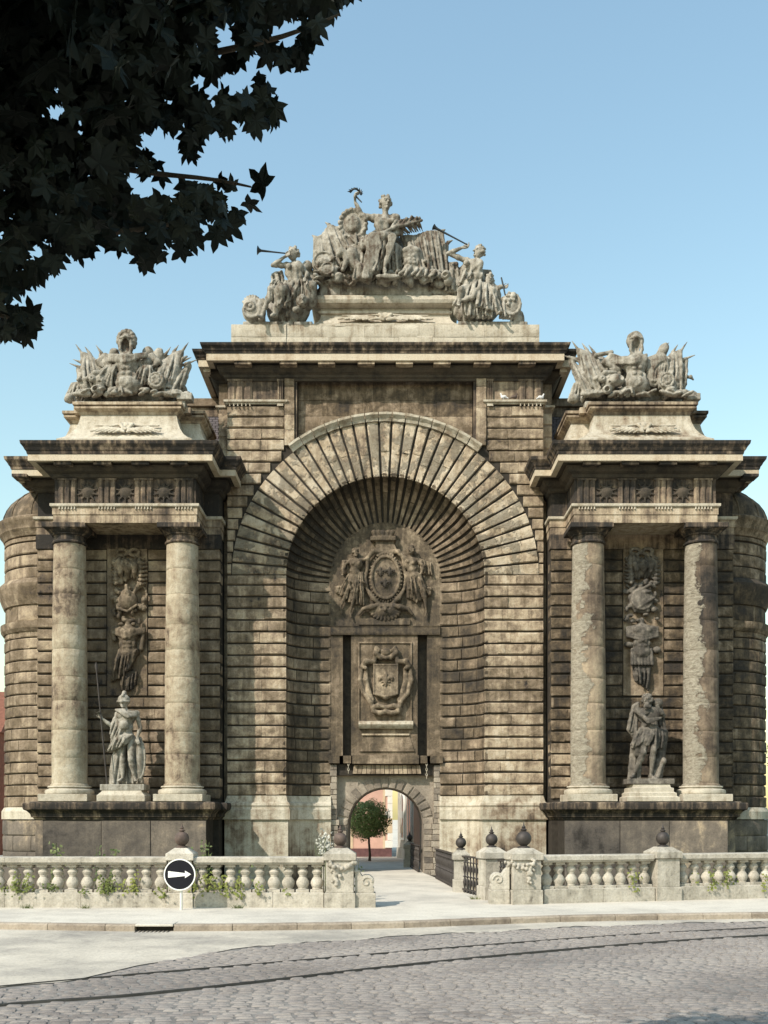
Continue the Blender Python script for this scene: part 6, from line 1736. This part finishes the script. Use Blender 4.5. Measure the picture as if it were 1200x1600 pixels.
def rot_to(normal, spin):
    z = Vector(normal).normalized(); q = z.to_track_quat('Z', 'Y'); return q.to_matrix() @ Matrix.Rotation(spin, 3, 'Z')

# --- overhanging plane tree, rooted left of and behind the viewer
outline = [(-120, -60), (572, -60), (546, 8), (508, 26), (492, 52), (492, 98), (462, 110), (440, 140), (445, 175), (432, 205), (400, 190), (360, 205), (318, 205), (300, 250), (270, 235), (245, 260), (300, 275), (345, 300), (385, 340), (362, 385), (335, 375), (290, 400), (240, 420), (195, 405), (160, 390), (110, 410), (60, 440), (20, 455), (0, 470), (60, 480), (68, 510), (30, 530), (-10, 545), (-120, 600)]
def inside(x, y, poly):
    c = False; j = len(poly)-1
    for i in range(len(poly)):
        (xi, yi), (xj, yj) = poly[i], poly[j]
        if (yi > y) != (yj > y) and x < (xj-xi)*(y-yi)/(yj-yi)+xi: c = not c
        j = i
    return c
holes = [(258, 226, 20), (240, 214, 12), (372, 130, 13), (382, 120, 9), (85, 178, 9), (310, 125, 6), (325, 140, 5), (350, 60, 8), (240, 300, 9), (255, 300, 8), (215, 286, 6), (425, 117, 10), (440, 50, 12), (455, 45, 9), (395, 98, 7), (265, 384, 5), (320, 355, 4), (205, 270, 6), (345, 130, 4)]
def hole(x, y, m):
    return any((x-a)**2+(y-b)**2 < (r+m)**2 for a, b, r in holes)
tree = empty('plane_tree', (-6.2, -39.5, GY), 'dark leafy branches of a big plane tree hanging into the top left of the view', 'tree')
vis = []
tries = 0
while len(vis) < 2300 and tries < 60000:
    tries += 1
    x, y = random.uniform(-110, 575), random.uniform(-55, 590)
    if not inside(x, y, outline): continue
    d = random.uniform(4.0, 5.4); s_ = random.uniform(.085, .135); rp = s_*.36*F/d
    edge = not all(inside(x+rp*math.cos(t)*.62, y+rp*math.sin(t)*.62, outline) for t in np.linspace(0, 6, 7))
    if edge and random.random() < .82: continue
    if hole(x, y, rp*.95) : continue
    vis.append((x, y, d, s_))
for (x, y, d, s_) in ((410, 287, 4.6, .165), (388, 318, 4.6, .12), (362, 293, 4.7, .10), (343, 282, 4.7, .10), (40, 505, 4.5, .15), (18, 520, 4.6, .15), (50, 490, 4.7, .13), (250, 310, 4.4, .12)): vis.insert(0, (x, y, d, s_))
vis.sort(key=lambda q: (q[2]))
lm = []
for k in range(10): lm.append(mesh_from('leaf', leaf_verts(1.0, random.uniform(-.1, .45)), LEAF_F, M['leaf']))
big = MB(); pts_ = []
for k, (x, y, d, s_) in enumerate(vis):
    p = Vector(pt(x, y, d)); pts_.append(p)
    nrm = Vector((random.gauss(0, .55), -1+random.gauss(0, .3), random.gauss(-.5, .5)))
    Mx = rot_to(nrm, random.uniform(-.9, .9)+math.pi*(random.random() < .75))
    if k < 300:
        o = bpy.data.objects.new('leaf', random.choice(lm)); scene.collection.objects.link(o); o.parent = tree
        o.location = p-wloc(tree); o.rotation_euler = Mx.to_euler(); o.scale = (s_, s_, s_)
    else:
        big.add([tuple(Mx @ Vector(v)+p) for v in leaf_verts(s_, random.uniform(0, .4))], LEAF_F)
# leaves added sunward of each visible leaf, to keep it in shade
for p in pts_:
    for rep in range(3):
        t = random.uniform(.25, 2.6); q = p+to_sun*t+Vector((random.gauss(0, .25), random.gauss(0, .25), random.gauss(0, .2))); s_ = random.uniform(.14, .24)
        if q.y-CAMY < 5.5 and q.y-CAMY > .2:
            qx, qy = AX+q.x*F/(q.y-CAMY), HZ-(q.z-EYE)*F/(q.y-CAMY)
            if (qx > -40 and qy > -40) and not inside(qx+40, qy+40, outline): continue
            if qx > -60 and qy > -60 and (q.y-CAMY < 3.6 or hole(qx, qy, 42)): continue
        Mx = rot_to(to_sun+Vector((random.gauss(0, .5), random.gauss(0, .5), random.gauss(0, .4))), random.uniform(0, 6.28))
        big.add([tuple(Mx @ Vector(v)+q) for v in leaf_verts(s_, .2)], LEAF_F)
for k in range(1500):  # rest of the crown, above, behind and left of the viewer
    t, r = random.uniform(0, 2*math.pi), random.random()**.5; q = Vector((-6.5+4.2*r*math.cos(t), -38.5+3.6*r*math.sin(t), 7.6+2.2*random.gauss(0, .6)))
    if q.y > -36.3: continue
    Mx = rot_to((random.gauss(0, .5), random.gauss(0, .5), 1), random.uniform(0, 6.28)); big.add([tuple(Mx @ Vector(v)+q) for v in leaf_verts(random.uniform(.16, .26), .2)], LEAF_F)
o = obj('foliage', big.v, big.f, M['leaf'], tree); o['kind'] = 'stuff'
mb = MB(); mb.tube([(-6.2, -39.5, GY-.1), (-6.2, -39.5, .4), (-6.15, -39.4, 2.5), (-6.0, -39.2, 4.6), (-5.8, -38.9, 6.6), (-5.6, -38.6, 8.6)], [.42, .33, .28, .25, .2, .1], 14); mb.build('trunk', M['bark'], tree, True, 60)
def limb(pts, r0, r1):
    P = spline([Vector(p) for p in pts], 14); mb = MB(); mb.tube(P, [r0+(r1-r0)*i/13 for i in range(14)], 8); mb.build('limb', M['bark'], tree, True, 60)
limb([(-6.0, -39.2, 4.6), (-4.9, -36.2, 5.7), (-3.2, -33.2, 6.0), tuple(pt(60, 70, 4.9))], .14, .03)
limb([tuple(pt(-330, 40, 4.9)), tuple(pt(60, 70, 4.9)), tuple(pt(260, 90, 4.8)), tuple(pt(430, 60, 4.7)), tuple(pt(530, 22, 4.7))], .030, .004)
limb([tuple(pt(-200, 150, 4.9)), tuple(pt(40, 230, 4.9)), tuple(pt(200, 265, 4.7)), tuple(pt(330, 280, 4.7)), tuple(pt(392, 292, 4.6))], .020, .004)
limb([tuple(pt(-200, 250, 4.7)), tuple(pt(0, 350, 4.7)), tuple(pt(150, 365, 4.7)), tuple(pt(300, 345, 4.7))], .03, .006)
limb([tuple(pt(-200, 400, 4.6)), tuple(pt(-60, 470, 4.6)), tuple(pt(40, 505, 4.5))], .02, .005)
limb([(-5.8, -38.9, 6.6), (-7.5, -37.2, 7.6), (-9.2, -36.6, 8.0)], .12, .03); limb([(-6.0, -39.0, 5.2), (-5.2, -41, 6.8), (-4.6, -42.0, 7.4)], .12, .03)

# ------------------------------------------------------------------ clipped round tree beyond the gateway
def quad_leaf(mb, p, s_, nrm):
    Mx = rot_to(nrm, random.uniform(0, 6.28))
    mb.add([tuple(Mx @ Vector(v)+Vector(p)) for v in ((-.5*s_, 0, 0), (0, -.32*s_, .06*s_), (.5*s_, 0, 0), (0, .32*s_, .06*s_))], [(0, 1, 2, 3)])
def crown(mb, c, r, n, s_, lump=.12, seed=0, solid=True):
    c = Vector(c)
    for k in range(n):
        v = Vector((random.gauss(0, 1), random.gauss(0, 1), random.gauss(0, 1))).normalized()
        b = 1+lump*math.sin(5*v.x+3*v.z+seed)*math.sin(4*v.y-2*v.z+1.3*seed)+lump*.5*math.sin(11*v.x+seed)*math.sin(9*v.z+2*seed)
        f = b*random.uniform(.74, 1.04)
        p = c+Vector((v.x*r[0]*f, v.y*r[1]*f, v.z*r[2]*f))
        quad_leaf(mb, p, s_*random.uniform(.7, 1.3), v+Vector((random.gauss(0, .3), random.gauss(0, .3), random.gauss(0, .3))))
tp = empty('clipped_tree', (-.72, 11.3, 0), 'small round clipped tree on a thin trunk seen through the gateway', 'tree')
mb = MB(); crown(mb, (-.80, 11.3, 1.88), (.98, .95, .88), 9000, .09, .15); mb.build('crown', M['topiary'], tp)
mb = MB(); mb.tube([(-.72, 11.3, -.05), (-.70, 11.3, .3), (-.74, 11.3, .8), (-.76, 11.3, 1.5)], [.075, .055, .05, .045], 10); mb.build('trunk', M['bark'], tp, True)
for q in (-1, 1):
    mb = MB(); mb.tube([(-.75, 11.3, 1.05), (-.8+q*.3, 11.3, 1.5), (-.8+q*.5, 11.25, 1.9)], [.03, .025, .015], 6); mb.build('limb', M['bark'], tp, True)

# ------------------------------------------------------------------ houses beyond
ph = empty('pink_house', (-4.5, 20, 0), 'salmon pink rendered house behind the clipped tree, seen through the gateway', 'house')
mb = MB(); mb.box(-10, .30, 16.0, 26, .42, 6.2); mb.build('wall', M['pink'], ph)
mb = MB(); mb.box(-10.03, .33, 15.96, 26, -.1, .415); mb.build('plinth', M['plinth'], ph)
for x0, x1 in ((-2.02, -1.62), (-.12, .0)):
    mb = MB(); mb.box(x0, x1, 15.975, 16.1, .42, 6.1); mb.build('ochre_stripe', M['ochre'], ph)
z = .45
while z < 6.0:
    mb = MB(); w = .34 if int(z*3) % 2 else .22; mb.box(.33-w, .36, 15.95, 16.3, z, z+.36, .015); mb.build('quoin', M['ochre'] if random.random() < .35 else M['whitewall'], ph); z += .37
mb = MB(); mb.add([(-10.4, 15.6, 6.2), (.6, 15.6, 6.2), (.6, 26.4, 6.2), (-10.4, 26.4, 6.2), (-8, 21, 9), (-1.5, 21, 9)], [(0, 1, 5, 4), (2, 3, 4, 5), (1, 2, 5), (3, 0, 4), (3, 2, 1, 0)]); mb.build('roof', M['redroof'], ph)
def win(par, x0, x1, y, z0, z1, frame=M['whitewall']):
    mb = MB(); mb.box(x0, x1, y-.04, y+.1, z0, z1, .01); f = mb.build('window', frame, par)
    mb = MB(); mb.box(x0+.08, x1-.08, y-.06, y-.042, z0+.08, z1-.08); mb.build('pane', M['glass'], f)
for x in (-8.6, -6.4, -4.2): win(ph, x, x+1.0, 16.0, 3.6, 5.3); win(ph, x, x+1.0, 16.0, 1.2, 2.8)
gh = empty('grey_house', (2.2, 12, 0), 'grey stone house with tall arched windows and dark door, right of the pink house', 'house')
a, t, nr, L = basis((.62, 15.6), (1.95, 7.4))
def GB(u0, u1, v0, v1, z0, z1, name, mat, par=gh):
    mb = MB(); mb.box(u0, u1, v0, v1, z0, z1); return place(mb, a, t, nr).build(name, mat, par)
GB(0, L, 0, 6, -.1, 6.5, 'wall', M['greywall']); GB(-.05, L+.05, -.1, 6, 6.5, 6.8, 'cornice', M['whitewall']); GB(0, L, -.06, -.001, -.1, .5, 'plinth', M['greywall'])
def arch_window(u, w, z0, z1):
    mb = MB(); n = 10; r = w/2
    outl = [(u-r, z0), (u+r, z0)]+[(u+r*math.cos(q), z1+r*math.sin(q)) for q in np.linspace(0, math.pi, n)]
    mb.prism_y(outl, -.07, .02); f = place(mb, a, t, nr).build('window', M['whitewall'], gh)
    r2 = r*.74; mb = MB(); outl = [(u-r2, z0+.12), (u+r2, z0+.12)]+[(u+r2*math.cos(q), z1+r2*math.sin(q)) for q in np.linspace(0, math.pi, n)]
    mb.prism_y(outl, -.09, -.072); place(mb, a, t, nr).build('pane', M['glass'], f)
    GB(u-.03, u+.03, -.105, -.091, z0+.1, z1+r2*.9, 'mullion', M['whitewall'], f)
arch_window(1.5, 1.1, .9, 2.7); arch_window(3.4, 1.1, .9, 2.7); 
GB(4.7, 6.9, -.09, .02, -.08, 2.7, 'door', M['door']); GB(4.55, 7.05, -.12, .02, 2.7, 2.95, 'door_head', M['whitewall'])
# far left brick house, far right low white building and tree
bh = empty('brick_house', (-25, 21, 0), 'red brick house just visible at the left edge behind the round turret', 'house')
mb = MB(); mb.box(-30, -20.1, 18, 26, -.1, 6.4); mb.build('wall', M['redroof'], bh)
mb = MB(); mb.add([(-30.3, 17.7, 6.4), (-19.9, 17.7, 6.4), (-19.9, 26.3, 6.4), (-30.3, 26.3, 6.4), (-29, 22, 9.0), (-20.5, 22, 9.0)], [(0, 1, 5, 4), (2, 3, 4, 5), (1, 2, 5), (3, 0, 4), (3, 2, 1, 0)]); mb.build('roof', M['redroof'], bh)
for x in (-28.5, -25.5, -22.5): win(bh, x, x+1.1, 18.0, 1.2, 2.9); win(bh, x, x+1.1, 18, 3.9, 5.5)
wb = empty('low_white_building', (21, 12.5, 0), 'low white outbuilding with dark window at the right edge behind the balustrade', 'building')
mb = MB(); mb.box(17.95, 24, 12, 16, -.1, 1.85); mb.build('wall', M['whitewall'], wb)
mb = MB(); mb.box(17.8, 24.2, 11.8, 16.2, 1.85, 1.97, .01); mb.build('roof', M['greywall'], wb)
win(wb, 18.12, 18.9, 12.0, .3, 1.4); win(wb, 20.2, 21.0, 12, .3, 1.4)
def broad_tree(x, y, z0, h, r, label, n=2600, group='trees behind the gate'):
    e = empty('broadleaf_tree', (x, y, z0), label, 'tree', group)
    mb = MB()
    for k in range(9):
        c = (x+random.uniform(-.6, .6)*r, y+random.uniform(-.5, .5)*r, z0+h*random.uniform(.45, .85)); rr_ = r*random.uniform(.38, .6)
        crown(mb, c, (rr_, rr_, rr_*.8), n//9, .22, .25, k)
    mb.build('crown', M['bush'], e)
    mb = MB(); mb.tube([(x, y, z0-.1), (x+.05, y, z0+h*.25), (x-.05, y, z0+h*.6)], [.28, .2, .1], 10); mb.build('trunk', M['bark'], e, True)
    for q in (-1, 1):
        mb = MB(); mb.tube([(x, y, z0+h*.3), (x+q*r*.3, y+.2*q, z0+h*.5), (x+q*r*.5, y, z0+h*.7)], [.13, .1, .04], 8); mb.build('limb', M['bark'], e, True)
broad_tree(25.2, 24, 0, 7.6, 3.4, 'leafy tree rising above the low white building at the right edge')
broad_tree(-22.4, 13.5, 0, 4.6, 2.2, 'dark leafy tree at the left edge before the brick house')

# ------------------------------------------------------------------ ivy and weeds
def ivy(px0, px1, py0, py1, d, n, label, group='ivy tufts growing through the balustrade'):
    a, b = pt(px0, py1, d), pt(px1, py0, d); e = empty('ivy', ((a[0]+b[0])/2, a[1], max(a[2], .0)), label, 'ivy', group)
    mb = MB(); st = MB()
    n = int(n*.9)
    for k in range(max(2, n//16)):
        x = random.uniform(a[0], b[0]); y = a[1]+random.uniform(-.05, .25); P = [(x, y, random.uniform(.3, .5))]
        zt = random.uniform(a[2], b[2])
        P = [(x+random.uniform(-.1, .1), y, a[2]), (x, y-.05, (a[2]+zt)/2), (x+random.uniform(-.12, .12), y-.1, zt)]
        st.tube(P, [.010, .008, .004], 5)
        for i in range(16):
            t = random.uniform(.1, 1); q = Vector(P[0]).lerp(Vector(P[2]), t)+Vector((random.gauss(0, .05), random.gauss(-.12, .08), random.gauss(0, .05)))
            Mx = rot_to((random.gauss(0, .5), -1, random.gauss(.5, .4)), random.uniform(2.2, 4.1)); mb.add([tuple(Mx @ Vector(v)+q) for v in leaf_verts(random.uniform(.05, .10), .2)], LEAF_F)
    o = st.build('stem', M['bark'], e); o['kind'] = 'stuff'; o = mb.build('foliage', M['ivy'], e); o['kind'] = 'stuff'
places = [(2, 20, 1362, 1395, 60, 'ivy tuft at the far left end of the balustrade'), (30, 62, 1358, 1400, 110, 'yellow-green ivy tuft second from the left on the balustrade'), (78, 100, 1360, 1395, 60, 'ivy tuft third from the left on the balustrade'), (125, 180, 1354, 1398, 190, 'broad ivy mass left of the arrow sign, spreading over three balusters'), (198, 238, 1356, 1400, 130, 'bright ivy tuft on the second gap left of the arrow sign'), (246, 262, 1360, 1402, 60, 'narrow ivy strand just left of the arrow sign'),
          (300, 330, 1365, 1402, 100, 'dense ivy just right of the arrow sign'), (326, 362, 1354, 1398, 120, 'ivy tuft between the arrow sign and the end pier, nearer the sign'), (370, 412, 1352, 1402, 120, 'ivy tuft hanging in the middle of the balustrade before the end pier'), (425, 455, 1380, 1404, 60, 'low trailing ivy nearest the garlanded left end pier')]
for x0, x1, y0, y1, n, lb in places: ivy(x0, x1, y0, y1, 23.35, n, lb)
for x0, x1, y0, y1, n, lb in ((978, 1000, 1352, 1392, 60, 'ivy strand on the right balustrade just left of the plain pier'), (1068, 1110, 1355, 1392, 120, 'ivy tuft on the right balustrade just right of the plain pier'), (1118, 1150, 1352, 1394, 110, 'bright ivy tuft in the middle of the far right balustrade'), (1165, 1198, 1358, 1390, 80, 'ivy tuft at the right edge of the photo')):
    d = 24.2+(x0+x1-1680)/2*.0047; ivy(x0, x1, y0, y1, d+.15, n, lb)
def weed(px, py, w, d, n, label, zb=-2.2, mat='weed', group='tall weeds in the moat'):
    a = pt(px, py, d); e = empty('weed', (a[0], a[1], zb), label, 'plant', group); mb = MB(); st = MB()
    for k in range(n):
        x = a[0]+random.uniform(-w, w)*.35; y = a[1]+random.uniform(-.2, .2); top = a[2]*random.uniform(.75, 1.0) if a[2] > 0 else a[2]
        P = [Vector((x, y, zb)), Vector((x+random.uniform(-.05, .05), y, (zb+top)/2)), Vector((x+random.uniform(-w, w)*.4, y, top))]
        st.tube(P, [.016, .012, .005], 5)
        for i in range(34):
            t = random.uniform(.35, 1); q = P[1].lerp(P[2], (t-.3)/.7)+Vector((random.gauss(0, .08), random.gauss(0, .08), random.gauss(0, .03)))
            quad_leaf(mb, q, random.uniform(.07, .13), (random.gauss(0, .6), -.6+random.gauss(0, .4), .6))
    o = st.build('stem', M['weed'], e); o['kind'] = 'stuff'; o = mb.build('foliage', M[mat], e); o['kind'] = 'stuff'
weed(88, 1314, .35, 26, 5, 'feathery weed in front of the left end of the left podium')
weed(146, 1322, .2, 26, 3, 'thin weed left of the tallest weed before the left podium')
weed(175, 1318, .3, 26, 5, 'tall weed before the middle slab of the left podium')
weed(262, 1328, .25, 26, 3, 'low weed just left of the finial above the arrow sign')
weed(312, 1312, .45, 26.5, 7, 'bushy yellow-green weed right of the finial above the arrow sign')
weed(380, 1336, .2, 26, 2, 'short weed peeping over the rail before the left pier of the arch')
weed(555, 1342, .2, 26, 2, 'small weed behind the scroll of the left end pier')
# pale flowering plant by the left end pier
fp = empty('flowering_plant', (-1.50, -11.3, -.05), 'pale white-flowered plant behind the rail, just left of the rusty ball finial', 'plant')
mb = MB(); fb = MB()
for k in range(10):
    x, y = -1.50+random.uniform(-.12, .12), -11.6+random.uniform(-.15, .15); mb.tube([(x, y, -.4), (x, y, .8), (x+random.uniform(-.1, .1), y, random.uniform(1.2, 1.6))], [.012, .01, .005], 5)
mb.build('stem', M['weed'], fp)['kind'] = 'stuff'
for k in range(210):
    quad_leaf(fb, (-1.42+random.gauss(0, .08), -11.6+random.gauss(0, .08), 1.30+random.gauss(0, .15)), random.uniform(.05, .10), (random.gauss(0, .6), -1, random.gauss(.3, .5)))
fb.build('blossom', M['blossom'], fp)['kind'] = 'stuff'
# small tufts in the pavement joint
for i, (px, d, lb) in enumerate(((42, 23.0, 'tiny weed tuft at the foot of the balustrade, far left'), (133, 23.0, 'tiny dry weed tuft at the foot of the balustrade left of the sign'), (371, 23.0, 'brown weed tuft at the foot of the balustrade right of the sign'), (742, 25.5, 'dry grass tuft at the foot of the pier lining the path'))):
    x, y, z = pt(px, 1415, d); e = empty('weed_tuft', (x, y, 0), lb, 'plant', 'weed tufts in the pavement joint'); mb = MB()
    for k in range(40):
        t = random.uniform(0, 6.28); q = Vector((x+random.gauss(0, .06), y-.02, 0)); tip = q+Vector((random.gauss(0, .08), random.gauss(-.03, .04), random.uniform(.05, .14)))
        mb.add([tuple(q), tuple(q+Vector((.012, 0, 0))), tuple(tip)], [(0, 1, 2)])
    mb.build('blades', M['weed'], e)['kind'] = 'stuff'

# ------------------------------------------------------------------ pigeons on the frieze ledge
for px, col, f, lb in ((787, 'pigeon', -1, 'pale pigeon perched left of two others on the right frieze ledge'), (804, 'rustiron', 1, 'dark pigeon perched between two pale ones on the right frieze ledge'), (846, 'pigeon', 1, 'white pigeon perched at the outer end of the right frieze ledge')):
    x = (px-AX)*35.85/F; y = -.08 if px < 820 else -.05; z = 16.475
    S = Sculpt((x-.24, y-.15, z-.02), (x+.24, y+.15, z+.36), .012)
    S.ell((x, y, z+.13), (.14, .075, .08), .03, frame((f*.25, 0, 1), (0, -1, 0))); S.cap((x+f*.10, y, z+.18), (x+f*.13, y, z+.26), .045, .035, .03); S.ell((x+f*.135, y, z+.275), (.042, .036, .038), .01); S.cap((x+f*.17, y, z+.27), (x+f*.2, y, z+.262), .012, .006, .005)
    S.chain([(x-f*.1, y, z+.11), (x-f*.21, y, z+.07)], [.045, .03], .03)
    for q in (-1, 1): S.cap((x, y+q*.03, z+.07), (x+f*.01, y+q*.03, z), .012, .01, .01)
    S.F = S.F
    pg = thing_from('pigeon', S, M[col], lb, 'pigeon', part='body', group='pigeons on the frieze ledge'); pg.scale = (.72, .72, .72)
